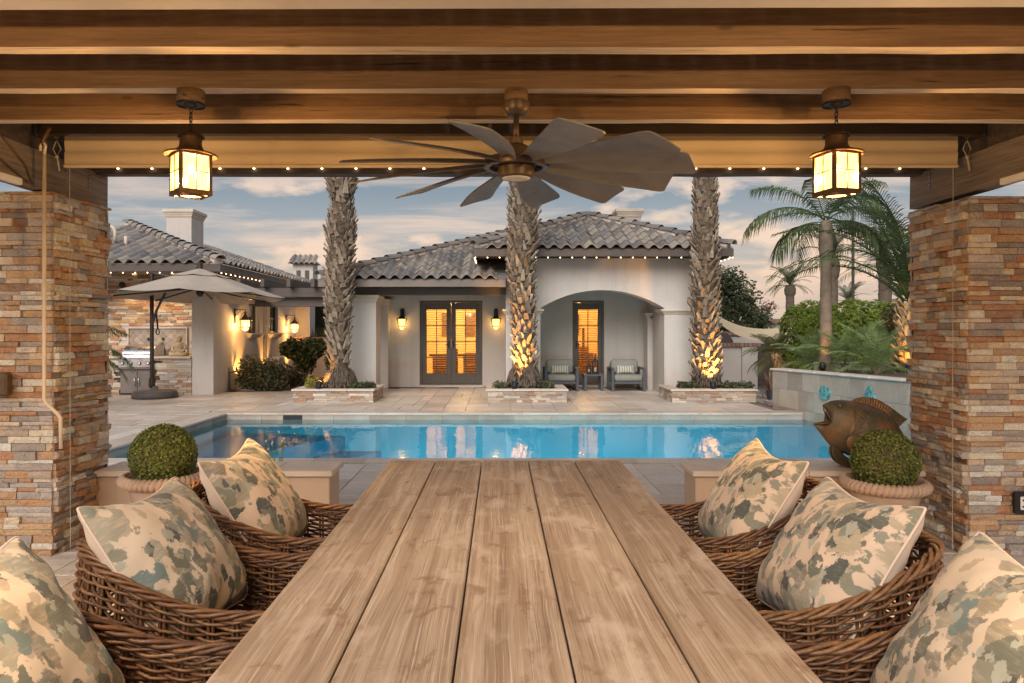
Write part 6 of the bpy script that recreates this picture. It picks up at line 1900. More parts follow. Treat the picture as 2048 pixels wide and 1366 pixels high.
def date_palm(label, x, y, z0, lean, rad_prof, seed, bsize, spiky, mat_low='boot', crown_z=6.6, zfirst=.55):
    """trunk of cut leaf bases in spirals; rad_prof: list of (height above z0, radius)"""
    r = random.Random(seed)
    t = thing('date_palm', label, 'palm tree', (x, y, z0), 0, 'date palms in stone planters')
    H = crown_z - z0
    def radius(h):
        for (h0, r0), (h1, r1) in zip(rad_prof[:-1], rad_prof[1:]):
            if h <= h1: return r0 + (r1 - r0) * max(0, (h - h0)) / (h1 - h0)
        return rad_prof[-1][1]
    def axis(h): return Vector((lean[0] * h + lean[1] * math.sin(h * 1.3 + seed) , .03 * math.sin(h * 1.1 + seed), h))
    m = MB(); n = 22; rings = 90
    for i in range(rings + 1):
        h = H * i / rings; c = axis(h); rr = radius(h) * .90
        if i == 0: c.z = -.05
        for k in range(n):
            a = 2 * math.pi * k / n
            q = rr * (1 + .07 * mnoise.noise(Vector((math.cos(a) * 3, math.sin(a) * 3, h * 9 + seed))) + (.22 * mnoise.noise(Vector((math.cos(a) * 4, math.sin(a) * 4, h * 5))) if h < .5 else 0))
            m.v.append((c.x + q * math.cos(a), c.y + q * math.sin(a), c.z))
    for i in range(rings):
        for k in range(n):
            a, b_ = i * n + k, i * n + (k + 1) % n; m.f.append((a, b_, b_ + n, a + n))
    m.build('trunk', M['palm_bark'], t, True, False)
    rt_ = MB()
    for _ in range(150):
        a = r.uniform(0, 6.283); h = r.uniform(.10, .42); L = r.uniform(.10, .22); rr = radius(h) * .93; rb_ = radius(max(0, h - L)) * .99
        rt_.tube([(rr * math.cos(a), rr * math.sin(a), h), ((rr + rb_) / 2 * 1.05 * math.cos(a + .05), (rr + rb_) / 2 * 1.05 * math.sin(a + .05), h - L * .5), (rb_ * math.cos(a + r.uniform(-.1, .1)), rb_ * math.sin(a), max(-.02, h - L))], [.014, .022, .012], 5)
    rt_.build('root_mass', M['palm_bark'], t, True, False, kind='stuff')
    key = (mat_low,)
    if key not in BOOT: BOOT[key] = [boot_mesh(s).mesh('leaf_base', M[mat_low]) for s in range(8)]
    # phyllotaxis: one base every golden angle
    h = zfirst; i = 0; rest = MB(); count = 0
    while h < H - .15:
        rr = radius(h); a = i * 2.39996 + r.uniform(-.08, .08); c = axis(h)
        dh = bsize * bsize * .80 / (2 * math.pi * rr)
        sp = spiky(h) * r.uniform(.8, 1.25)
        p = Vector((c.x + rr * .86 * math.cos(a), c.y + rr * .86 * math.sin(a), h))
        sc = (bsize * r.uniform(.65, 1.2), bsize * sp, bsize * (r.uniform(.7, 1.5) if r.random() < .93 else r.uniform(1.6, 2.1)))
        rot = Euler((r.uniform(-.25, .30), r.uniform(-.32, .32), a - rad(90) + r.uniform(-.25, .25)))
        me = r.choice(BOOT[key])
        front = math.sin(a) < .35 and h < 4.9 - z0
        if front and count < 298: put('leaf_base', me, t, p, rot, sc); count += 1
        else: rest.add([v.co for v in me.vertices], [tuple(f.vertices) for f in me.polygons], Matrix.LocRotScale(p, rot, Vector(sc)))
        h += dh; i += 1
    if rest.v: rest.build('other_leaf_bases', M[mat_low], t, False, False, kind='stuff')
    # torn fibre between the bases
    fb = MB()
    for _ in range(2600):
        h = r.uniform(.02, 4.9) if _ > 500 else r.uniform(0, .5); a = r.uniform(0, 6.283); rr = radius(h) * r.uniform(.94, 1.06); c = axis(h)
        p = Vector((c.x + rr * math.cos(a), c.y + rr * math.sin(a), h)); o = Vector((math.cos(a), math.sin(a), 0)); tg = Vector((-math.sin(a), math.cos(a), 0))
        d = (o * r.uniform(.15, .8) + tg * r.uniform(-.8, .8) + Vector((0, 0, r.uniform(-.5, 1)))).normalized() * bsize * r.uniform(.3, .85); w = tg * .006
        fb.add([p - w, p + w, p + d], [(0, 1, 2)])
    fb.build('fibre', M['palm_bark'], t, False, False, kind='stuff')
    if not FR: make_fr()
    ct = axis(H); crown(t, wloc(t) + ct, [FR['big_up'], FR['big'], FR['big_low']], 26, r)
    return t
FR = {}
def make_fr():
    r = random.Random(77)
    FR['big_up'] = frond_mesh('frond', M['frond'], 2.7, 72, 10, 46, .42, .028, r)
    FR['big'] = frond_mesh('frond', M['frond'], 2.8, 48, -30, 46, .42, .028, r)
    FR['big_low'] = frond_mesh('frond', M['frond'], 2.6, 15, -65, 46, .40, .028, r)
    FR['q_up'] = frond_mesh('frond', M['frond'], 1.55, 70, -10, 34, .42, .026, r, .75, .2)
    FR['q'] = frond_mesh('frond', M['frond'], 1.6, 42, -60, 36, .45, .026, r, 1.0, .15)
    FR['q_low'] = frond_mesh('frond', M['frond'], 1.4, 8, -80, 32, .42, .026, r, 1.0, .1)
    FR['p_up'] = frond_mesh('frond', M['frond_light'], 1.0, 78, 20, 34, .24, .011, r, .35, .3, .2)
    FR['p'] = frond_mesh('frond', M['frond_light'], 1.05, 58, -20, 36, .24, .011, r, .4, .3, .2)
    FR['p_low'] = frond_mesh('frond', M['frond_light'], .95, 34, -45, 32, .22, .011, r, .5, .3, .2)
    FR['o_up'] = frond_mesh('frond', M['frond_olive'], .62, 65, 15, 26, .2, .012, r, .2, .35, .2)
    FR['o'] = frond_mesh('frond', M['frond_olive'], .7, 35, -35, 28, .2, .012, r, .4, .3, .2)
    FR['o_low'] = frond_mesh('frond', M['frond_olive'], .7, 5, -70, 28, .2, .012, r, .5, .3, .2)
make_fr()

def planter(x0, x1, label, seed):
    y0, y1, h = 13.9, 15.05, .265
    t = thing('stone_planter', label, 'planter', ((x0 + x1) / 2, (y0 + y1) / 2, 0), 0, 'low stone planters beyond the pool')
    m = MB(); w = .16
    m.box(x0 + .03, x1 - .03, y0 + .03, y0 + w, 0, h - .045); m.box(x0 + .03, x1 - .03, y1 - w, y1 - .03, 0, h - .045)
    m.box(x0 + .03, x0 + w, y0 + w, y1 - w, 0, h - .045); m.box(x1 - w, x1 - .03, y0 + w, y1 - w, 0, h - .045)
    m.build('core', M['mortar'], t)
    r = random.Random(seed); rows = ledger_rows(0, h - .042, .036, .056, r); rest = MB()
    ledger_put(t, ledger_face(rows, x1 - x0, .10, .34, r), (x0, y0 + .03, 0), 0, 'ledger_gray', r, .022, .042)
    ledger_put(t, ledger_face(rows, y1 - y0 - .02, .08, .28, r), (x1 - .03, y0 + .01, 0), rad(90), 'ledger_gray', r, .022, .042, lambda p: x1 < 0, rest)
    ledger_put(t, ledger_face(rows, y1 - y0 - .02, .08, .28, r), (x0 + .03, y1 - .01, 0), rad(-90), 'ledger_gray', r, .022, .042, lambda p: x0 > 1, rest)
    ledger_put(t, ledger_face(rows, x1 - x0, .12, .34, r), (x1, y1 - .03, 0), rad(180), 'ledger_gray', r, .022, .042, lambda p: False, rest)
    rest.build('hidden_stones', M['ledger_gray'], t, kind='stuff')
    cw = .20; n = 3
    for i in range(n):
        a, b_ = x0 - .03 + (x1 - x0 + .06) * i / n, x0 - .03 + (x1 - x0 + .06) * (i + 1) / n
        MB().box(a + .0015, b_ - .0015, y0 - .03, y0 + cw, h - .04, h, .006).build('cap_stone', M['cap'], t)
        MB().box(a + .0015, b_ - .0015, y1 - cw, y1 + .03, h - .04, h, .006).build('cap_stone', M['cap'], t)
    for a, b_ in ((x0 - .03, x0 + cw), (x1 - cw, x1 + .03)):
        MB().box(a, b_, y0 + cw + .0015, y1 - cw - .0015, h - .04, h, .006).build('cap_stone', M['cap'], t)
    m = MB(); N = 14
    for j in range(N + 1):
        for i in range(N + 1):
            px_, py_ = x0 + w + (x1 - x0 - 2 * w) * i / N, y0 + w + (y1 - y0 - 2 * w) * j / N
            m.v.append((px_, py_, h - .03 + .035 * mnoise.noise(Vector((px_ * 6, py_ * 6, 0))) + .03 * math.sin(math.pi * i / N) * math.sin(math.pi * j / N)))
    for j in range(N):
        for i in range(N): a = j * (N + 1) + i; m.f.append((a, a + 1, a + N + 2, a + N + 1))
    m.build('soil', M['soil'], t, True)
    return t
planter(-4.10, -2.51, 'low stacked stone planter in front of the porch column, with the leaning palm', 41)
planter(-.24, 1.34, 'low stacked stone planter in front of the arch pier, with the uplit middle palm', 42)
planter(3.43, 5.10, 'low stacked stone planter nearest the fish wall, with the brightly lit palm base', 43)
date_palm('thick date palm trunk leaning in front of the porch column', -3.30, 14.5, .25, (.0, .03),
          [(0, .34), (.22, .32), (.38, .21), (.75, .185), (1.1, .205), (1.8, .25), (2.6, .26), (3.1, .25), (3.25, .31), (3.6, .24), (3.95, .20), (4.12, .29), (4.5, .30), (6.6, .28)], 3, .15, lambda h: 1.0 if h < 3.2 else .8)
date_palm('middle date palm trunk in front of the arch pier, lit from below on one side', .51, 14.5, .25, (-.004, .035),
          [(0, .36), (.22, .33), (.42, .24), (.8, .215), (1.3, .22), (2.0, .235), (3.0, .28), (3.8, .29), (4.6, .27), (6.6, .27)], 8, .15, lambda h: 1.05, zfirst=.45)
date_palm('straight date palm trunk by the house corner, glowing orange at its base', 4.28, 14.5, .25, (-.006, .015),
          [(0, .29), (.3, .27), (.8, .235), (1.4, .25), (2.2, .25), (3.0, .235), (4.0, .23), (4.8, .215), (6.6, .22)], 14, .15, lambda h: 1.15 if h < 3 else .8, zfirst=.2)
uplight('black hooded uplight in the planter of the middle palm', (.30, 13.98, .265), (.52, 14.5, 1.75), 210, 66, h=.14, group='palm uplights')
uplight('black hooded uplight in the planter of the palm by the house corner', (4.26, 13.96, .265), (4.28, 14.5, 1.35), 135, 74, h=.14, group='palm uplights')
uplight('black hooded uplight in the planter of the leaning palm, behind the yellow fern', (-3.62, 14.02, .265), (-3.6, 14.5, .7), 40, 80, h=.12, group='palm uplights')
def small_plant(name, label, cat, c, lumps, n, size, mat, seed, group=None, stems=True, fold=.3, shell=.4):
    r = random.Random(seed)
    t = thing(name, label, cat, c, 0, group)
    m = MB(); leaf_cloud(m, lumps, n, size, r, fold, shell)
    m.build('foliage', M[mat], t, False, True, kind='stuff')
    if stems:
        s = MB()
        for l in lumps:
            for _ in range(4):
                s.tube([(c[0] + r.uniform(-.05, .05), c[1] + r.uniform(-.05, .05), c[2]), (l[0] + r.uniform(-.2, .2) * l[3], l[1] + r.uniform(-.2, .2) * l[4], l[2]), (l[0] + r.uniform(-.6, .6) * l[3], l[1] + r.uniform(-.6, .6) * l[4], l[2] + .6 * l[5])], [.012, .008, .003], 4)
        s.build('stems', M['twig'], t, False, True, kind='stuff')
    return t
G = 'ground plants in the stone planters'
for k, (px, py, w, lab) in enumerate(((712, 763, .16, 'low green plant at the foot of the leaning palm'), (735, 766, .2, 'trailing green plant at the planter corner by the leaning palm'),
                                       (1000, 767, .16, 'low green plant left of the uplight of the middle palm'), (1090, 765, .2, 'low green plant at the foot of the middle palm, beside the armchair'),
                                       (1365, 769, .13, 'small green plant at the left corner of the planter by the house corner'), (1383, 768, .12, 'small green plant between the corner and the glowing palm base'),
                                       (1455, 766, .2, 'low green plant right of the glowing palm base'), (1485, 768, .24, 'wide green plant at the end of the planter nearest the gate'))):
    p = P(px, py, 14.2); small_plant('ground_plant', lab, 'plant', (p.x, 14.2, .255), [(p.x, 14.2, .31, w, w * .8, .10), (p.x + w * .4, 14.15, .32, w * .6, w * .5, .07)], 260, .06, 'shrub_leaf', 60 + k, G)
small_plant('yellow_fern', 'small lit yellow green fern at the planter corner by the leaning palm', 'plant', (-3.72, 14.1, .26), [(-3.80, 14.1, .42, .10, .1, .17), (-3.68, 14.1, .36, .08, .08, .12), (-3.83, 14.1, .36, .08, .08, .12)], 190, .06, 'yellow_leaf', 5)

# ================================================================== PARASOL
um = thing('cantilever_parasol', 'taupe cantilever parasol with vented canopy standing on a round base by the barbecue', 'parasol', (-7.38, 14.9, 0))
MB().lathe([(.42, 0), (.455, .01), (.45, .07), (.425, .13), (.40, .15), (.12, .175), (.06, .19), (.06, .24)], 36, (-7.33, 14.9, 0)).build('base', M['resin'], um, True)
m = MB(); m.box(-7.435, -7.365, 14.87, 14.93, .20, 2.68, .01); m.box(-7.45, -7.35, 14.855, 14.945, .22, .42, .01); m.build('pole', M['bronze'], um)
ax_, ay_, az_ = P(400, 536, 14.4)
cx_, cz_ = ax_, 2.02
m = MB(); m.tube([(-7.40, 14.9, 2.66), (-6.9, 14.72, 2.56), (-6.62, 14.6, 2.53)], .022, 8); m.tube([(-6.72, 14.62, 2.51), (-6.35, 14.5, 2.66), (ax_, 14.4, 2.82)], .024, 8)
m.tube([(-7.40, 14.9, 1.55), (-7.25, 14.84, 1.9), (-7.05, 14.77, 2.22)], .026, 8)
m.build('arm', M['frame_alu'], um, True)
MB().tube([(-7.30, 14.86, 1.86), (-7.26, 14.85, 1.62), (-7.25, 14.85, 1.46)], .018, 6).build('crank', M['bronze'], um)
MB().tube([(-7.25 + .035 * math.cos(a), 14.85, 1.40 + .065 * math.sin(a)) for a in [2 * math.pi * i / 12 for i in range(13)]], .010, 6, False).build('crank_handle', M['bronze'], um, True)
MB().box(ax_ - .05, ax_ + .05, 14.35, 14.45, 2.66, 2.84, .02).build('top_hub', M['bronze'], um)
def canopy(m, r0, z0, r1, z1, sag, N=8, K=8, th=.004, rot=rad(11)):
    S = 6
    for side in (0, 1):
        b0 = len(m.v)
        for i in range(N * S):
            f = (i % S) / S; a0, a1 = rot + 2 * math.pi * (i // S) / N, rot + 2 * math.pi * (i // S + 1) / N
            for k in range(K + 1):
                q = k / K; rr = r0 + (r1 - r0) * q
                c = Vector((math.cos(a0), math.sin(a0))).lerp(Vector((math.cos(a1), math.sin(a1))), f) * rr
                z = z0 + (z1 - z0) * q ** 1.08 - sag * math.sin(math.pi * q) * .6 - sag * 1.1 * math.sin(math.pi * f) * q
                m.v.append((cx_ + c.x, 14.4 + c.y, z - th * side - .045 * c.y))
        for i in range(N * S):
            for k in range(K):
                a = b0 + i * (K + 1) + k; b_ = b0 + ((i + 1) % (N * S)) * (K + 1) + k
                q = (a, a + 1, b_ + 1, b_); m.f.append(q if side == 0 else q[::-1])
m = MB(); canopy(m, .42, 2.555, 1.68, 2.13, .03); m.build('canopy', M['umbrella'], um, True)
m = MB(); canopy(m, .04, 2.70, .60, 2.525, .018); m.build('vent_canopy', M['umbrella'], um, True)
for k in range(8):
    a = rad(11) + 2 * math.pi * k / 8
    MB().bar((cx_ + .06 * math.cos(a), 14.4 + .06 * math.sin(a), 2.30), (cx_ + 1.64 * math.cos(a), 14.4 + 1.64 * math.sin(a), 2.118 - .074 * math.sin(a)), .018, .026).build('rib', M['bronze'], um)
MB().box(cx_ - .015, cx_ + .015, 14.385, 14.415, 2.24, 2.68).build('mast', M['bronze'], um)
m = MB(); m.lathe([(.0, 2.12), (.045, 2.14), (.075, 2.18), (.075, 2.23), (.03, 2.26)], 14, (cx_, 14.4, 0)); m.build('rib_hub', M['bronze'], um, True)
cz0 = MB()

# ================================================================== PATIO ARMCHAIRS, TABLE, LANTERNS
def armchair(label, loc):
    t = thing('patio_armchair', label, 'armchair', loc, 0, 'armchairs in the arched porch')
    w, d, h = .40, .37, .55; q = .032
    m = MB()
    for s in (-1, 1):
        m.box(s * (w - q) - q, s * (w - q) + q, -d, -d + .06, 0, h - .05, .004); m.box(s * (w - q) - q, s * (w - q) + q, d - .06, d, 0, h - .05, .004)
        m.box(s * (w - q) - q, s * (w - q) + q, -d, d, h - .049, h, .004); m.box(s * (w - q) - q, s * (w - q) + q, -d + .061, d - .061, 0, .035, .004)
    m.build('arm_frame', M['frame_alu'], t, False, False)
    m = MB(); m.box(-w + 2 * q + .001, w - 2 * q - .001, -d + .005, -d + .05, .17, .235, .004); m.box(-w + 2 * q + .001, w - 2 * q - .001, -d + .051, d, .18, .20, .003)
    m.build('seat_rail', M['frame_alu'], t, False, False)
    m = MB(); m.box(-w + 2 * q + .001, w - 2 * q - .001, d - .05, d - .01, .20, .64, .004); m.build('back_frame', M['frame_alu'], t, False, False)
    m = MB(); m.box(-w + 2 * q + .01, w - 2 * q - .01, -d - .01, d - .20, .236, .385, .035); o = m.build('seat_cushion', M['cushion'], t, True, False)
    m = MB(); m.box(-w + 2 * q + .01, w - 2 * q - .01, -.085, .085, 0, .34, .045, M=Matrix.Translation((0, d - .15, .388)) @ Matrix.Rotation(rad(-10), 4, 'X')); m.build('back_cushion', M['cushion'], t, True, False)
    return t
ch1 = armchair('grey patio armchair with striped cushion beside the middle palm', (P(1122, 780, 16.6).x, 16.75, 0))
ch2 = copy_tree(ch1); ch2.location = (P(1254, 780, 16.6).x, 16.75, 0); ch2['label'] = 'grey patio armchair with striped cushion beside the porch pilaster'
def lumbar(label, x):
    t = MB(); N = 14
    for sg in (1, -1):
        b0 = len(t.v)
        for j in range(N + 1):
            for i in range(N + 1):
                u, v = -1 + 2 * i / N, -1 + 2 * j / N
                q = max(0, 1 - u ** 4) * max(0, 1 - v ** 4)
                t.v.append((.225 * u * (.93 + .07 * v * v), -sg * .07 * q ** .55, .105 * v * (.93 + .07 * u * u)))
        for j in range(N):
            for i in range(N): a = b0 + j * (N + 1) + i; f = (a, a + 1, a + N + 2, a + N + 1); t.f.append(f if sg > 0 else f[::-1])
    o = t.build('lumbar_pillow', M['striped'], None, True)
    o.location = (x, 16.87, .485); o.rotation_euler = (rad(-14), 0, 0)
    return tag(o, label, 'pillow', 'striped pillows on the patio armchairs')
lumbar('cream and grey striped lumbar pillow on the armchair beside the middle palm', ch1.location.x)
lumbar('cream and grey striped lumbar pillow on the armchair beside the porch pilaster', ch2.location.x + .01)
sx = P(1187, 780, 16.6).x
st_ = thing('side_table', 'small grey square side table between the two patio armchairs', 'side table', (sx, 16.75, 0))
MB().box(-.23, .23, -.23, .23, .345, .39, .004).build('tabletop', M['frame_alu'], st_, False, False)
for qx in (-1, 1):
    for qy in (-1, 1): MB().box(qx * .195 - .033, qx * .195 + .033, qy * .195 - .033, qy * .195 + .033, 0, .344, .004).build('leg', M['frame_alu'], st_, False, False)
def candle_lantern(label, x, y, z, h, w):
    t = thing('candle_lantern', label, 'lantern', (x, y, z), 0, 'candle lanterns on the side table')
    a = w / 2; m = MB()
    m.box(-a, a, -a, a, 0, .05, .004)
    for sx_ in (-1, 1):
        for sy_ in (-1, 1): m.box(sx_ * (a - .013) - .012, sx_ * (a - .013) + .012, sy_ * (a - .013) - .012, sy_ * (a - .013) + .012, .051, h * .62)
    m.box(-a, a, -a, a, h * .62, h * .67, .004)
    m.build('frame', M['black_metal'], t, False, False)
    m = MB(); m.lathe([(a * 1.25, h * .67), (a * .9, h * .75), (a * .35, h * .84), (a * .2, h * .86)], 4, a0=rad(45)); m.tube([(.03 * math.cos(q), 0, h * .92 + .035 * math.sin(q)) for q in [2 * math.pi * i / 10 for i in range(11)]], .006, 5, False)
    m.build('roof', M['black_metal'], t, False, False)
    m = MB(); m.lathe([(.028, .051), (.028, .051 + h * .22), (.0, .051 + h * .22)], 12); m.build('candle', M['trim'], t, False, False)
    for k in range(4):
        Mq = Matrix.Rotation(rad(90 * k), 4, 'Z'); MB().box(-a + .026, a - .026, -a + .010, -a + .014, .052, h * .62 - .001, M=Mq).build('pane', M['glass'], t, False, False)
    return t
candle_lantern('shorter black candle lantern on the side table', sx - .10, 16.68, .391, .30, .105)
candle_lantern('taller black arched candle lantern on the side table', sx + .06, 16.74, .391, .44, .145)

# ================================================================== RAISED BED WITH TRAVERTINE WALL, RIGHT OF THE POOL
YW0, YW1 = 12.95, 6.4
rw_ = thing('planter_wall', 'raised travertine tiled planter wall along the end of the pool behind the fish', 'wall', (wall_x(10), 10, 0))
A, B = Vector((wall_x(YW0), YW0, 0)), Vector((wall_x(YW1), YW1, 0)); wd = (B - A).normalized(); wn_ = Vector((wd.y, -wd.x, 0)); Lw = (B - A).length
if wn_.x > 0: wn_ = -wn_
ang = math.atan2(wd.y, wd.x)
Mw = Matrix.Translation(A) @ Matrix.Rotation(ang, 4, 'Z')          # local x along the wall, local +y ... away from or towards the pool
side = 1 if (Matrix.Rotation(ang, 3, 'Z') @ Vector((0, 1, 0))).dot(wn_) > 0 else -1
def wbox(m, x0, x1, d0, d1, z0, z1, b_=0): # d: distance in front of the wall face, towards the pool
    ya, yb = sorted((side * d0, side * d1)); return m.box(x0, x1, ya, yb, z0, z1, b_, Mw)
ZT = .735
wbox(MB(), 0, Lw, -.24, -.021, -.4, ZT - .045).build('core', M['mortar'], rw_)
r = random.Random(12); base = wloc(rw_)
for row, (z0, z1) in enumerate(((-.20, .04), (.04, .375), (.375, ZT - .045))):
    u = 0 if row % 2 == 0 else 0; 
    while u < Lw - .02:
        l = r.choice((.30, .41, .41, .20)); l = min(l, Lw - u)
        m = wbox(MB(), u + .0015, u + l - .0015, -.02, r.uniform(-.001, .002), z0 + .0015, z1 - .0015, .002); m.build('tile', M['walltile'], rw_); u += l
    # short return at the far end
MB().box(A.x + .006, A.x + .25, A.y + .001, A.y + .02, -.02, ZT - .046).build('end_tile', M['walltile'], rw_)
u = -.06
while u < Lw:
    l = min(.61, Lw - u + .02); wbox(MB(), u + .0015, u + l - .0015, -.27, .035, ZT - .044, ZT, .018).build('cap_stone', M['cap'], rw_); u += .61
# plaques
p1 = Vector(P(1651, 785, 11.6)); p2 = Vector(P(1741, 786, 10.66))
def plaque(name, label, x_, z_, poly, seed):
    y_ = None
    # where the sight line meets the wall: y on the line
    m = MB(); m.prism(poly, 0, .022)
    r = random.Random(seed)
    k = 0
    while k < 9:
        a, q = r.uniform(0, 6.28), r.uniform(0, .055); m.ball((q * math.cos(a), q * math.sin(a) * 1.2 + (0 if seed == 1 else .0), .022), (.014, .020, .010), 7, 4); k += 1
    m.tube([(x * .86, y * .86, .022) for x, y in poly] + [(poly[0][0] * .86, poly[0][1] * .86, .022)], .006, 5, False)
    o = m.build(name, M['patina'], None)
    zax = wn_; yax = Vector((0, 0, 1)); xax = yax.cross(zax)
    o.matrix_world = Matrix.Translation(Vector((x_, z_[0], z_[1])) + wn_ * .004) @ Matrix((xax, yax, zax)).transposed().to_4x4()
    return tag(o, label, 'plaque', 'turquoise plaques on the travertine wall')
plaque('wall_plaque', 'turquoise oval plaque with raised relief on the travertine wall', wall_x(11.6), (11.6, .40), [(.13 * math.cos(2 * math.pi * i / 22), .12 * math.sin(2 * math.pi * i / 22)) for i in range(22)], 1)
plaque('wall_plaque', 'turquoise triangle plaque with raised relief on the travertine wall above the fish fin', wall_x(10.66), (10.66, .40), [(-.21, -.14), (.21, -.14), (.19, -.10), (.025, .19), (-.025, .19), (-.19, -.10)], 2)
# soil of the raised bed
m = MB(); N = 26
for j in range(N + 1):
    y = YW0 - .05 + (YW1 - YW0) * j / N
    for i in range(N + 1):
        x = wall_x(y) + .2 + 5.5 * i / N; yy = y + 1.6 * (i / N) if j == 0 else y + 1.6 * (i / N) * (1 - j / N)
        m.v.append((x, yy, .68 + .02 * mnoise.noise(Vector((x * 4, yy * 4, 1)))))
for j in range(N):
    for i in range(N): a = j * (N + 1) + i; m.f.append((a, a + N + 1, a + N + 2, a + 1))
tag(m.build('raised_soil', M['soil'], None, True), kind='structure')
m = MB(); m.box(6.3, 10.6, 13.9, 14.05, .5, .80, .01); tag(m.build('bed_kerb', M['cap']), 'low pale kerb at the back of the raised bed under the hedge', 'kerb')
# gravel stones by the gate
gv = MB(); r = random.Random(9)
for _ in range(900):
    x, y = r.uniform(4.95, 6.4), r.uniform(12.6, 16.4)
    if y < 13.2 and x > wall_x(y): continue
    if 3.4 < x < 5.15 and y < 15.1: continue
    s = r.uniform(.018, .05); gv.ball((x, y, s * .35 - .005), (s, s * r.uniform(.7, 1.1), s * .6), 6, 4)
tag(gv.build('gravel', palette_mat('gravel_stone', [(.30, .26, .23), (.40, .35, .31), (.22, .19, .17), (.34, .27, .23)]), None), kind='stuff')

# ---- low garden wall with brick cap, gate, neighbour
gw = thing('garden_wall', 'low stucco garden wall with brick cap between the house corner and the gate', 'wall', (5.5, 17.4, 0))
m = MB(); m.box(4.25, 5.98, 17.32, 17.52, 0, 1.02); m.box(5.985, 6.36, 17.25, 17.58, 0, 1.02); m.build('body', M['stucco'], gw)
r = random.Random(3); x = 4.255
while x < 6.36:
    MB().box(x + .003, x + .098, 17.22, 17.60, 1.024 + r.uniform(-.002, .002), 1.115 + r.uniform(-.004, .004), .006).build('brick', M['brick'], gw); x += .104
gt = thing('garden_gate', 'dark panelled garden gate at the end of the brick capped wall', 'gate', (6.95, 17.5, 0))
for i in range(6): MB().box(6.40 + i * .185, 6.40 + i * .185 + .182, 17.46, 17.50, .04, 1.10, .004).build('board', M['fascia'], gt)
m = MB(); m.box(6.39, 7.52, 17.503, 17.53, .20, .28); m.box(6.39, 7.52, 17.503, 17.53, .90, .98); m.build('rail', M['fascia'], gt)
tag(MB().box(7.53, 7.95, 17.3, 17.6, 0, 1.02, .01).build('gate_pier', M['stucco']), 'pale stucco pier beside the dark gate, partly behind the hedge', 'pier')
bw = thing('back_garden_wall', 'far stucco wall with a brown brick cap beyond the gate', 'wall', (7.6, 20.5, 0))
MB().box(4.3, 10.2, 20.4, 20.6, 0, 1.27).build('body', M['stucco'], bw)
r = random.Random(4); x = 5.4
while x < 9.2:
    MB().box(x + .003, x + .118, 20.32, 20.66, 1.274, 1.39 + r.uniform(-.004, .004), .008).build('brick', M['brick'], bw); x += .124
ar = MB(); n = 14
pts = [(5.92 + .30 * math.cos(math.pi * i / n), 1.0 + .36 * math.sin(math.pi * i / n)) for i in range(n + 1)]
ar.prism(pts, -.04, .04, M=Matrix(((1, 0, 0, 0), (0, 0, -1, 18.6), (0, 1, 0, 0), (0, 0, 0, 1))))
ar.box(5.62, 6.22, 18.56, 18.64, 0, 1.0)
tag(ar.build('arched_gate', M['fascia']), 'dark round topped gate panel just above the brick capped wall', 'gate')
nb2 = thing('neighbour_house', 'low pale neighbour house with flat brown roof edge behind the shade sail', 'house', (10.5, 26, 0))
MB().box(8.6, 14.0, 25.8, 30, 0, 1.62).build('wall', M['stucco'], nb2)
m = MB(); m.v = [(8.4, 25.5, 1.62), (14.4, 25.5, 1.92), (14.4, 30, 1.92), (8.4, 30, 1.62), (8.4, 25.5, 1.72), (14.4, 25.5, 2.04), (14.4, 30, 2.04), (8.4, 30, 1.72)]
m.f = [(0, 1, 5, 4), (1, 2, 6, 5), (2, 3, 7, 6), (3, 0, 4, 7), (4, 5, 6, 7), (3, 2, 1, 0)]
m.build('roof_edge', M['brick'], nb2)
# shade sail
m = MB(); n = 24; A_, B_ = P(1420, 618, 19.0), P(1592, 652, 19.6)
for i in range(n + 1):
    f = i / n; p = Vector(A_).lerp(Vector(B_), f); p.z -= .30 * math.sin(math.pi * f ** .8) 
    for w in (0, .5, 1): m.v.append((p.x, p.y - .25 * w, p.z - w * (.13 + .20 * math.sin(math.pi * min(1, f * .85 + .12)))))
for i in range(n):
    for k in range(2): a = i * 3 + k; m.f.append((a, a + 1, a + 4, a + 3))
tag(m.build('shade_sail', plain('cream_sail', (.62, .50, .33), .8, .05, 3, .2, 200, bd=.002), None, True), 'cream shade sail slung low between the lit palm and the hedge', 'shade sail')
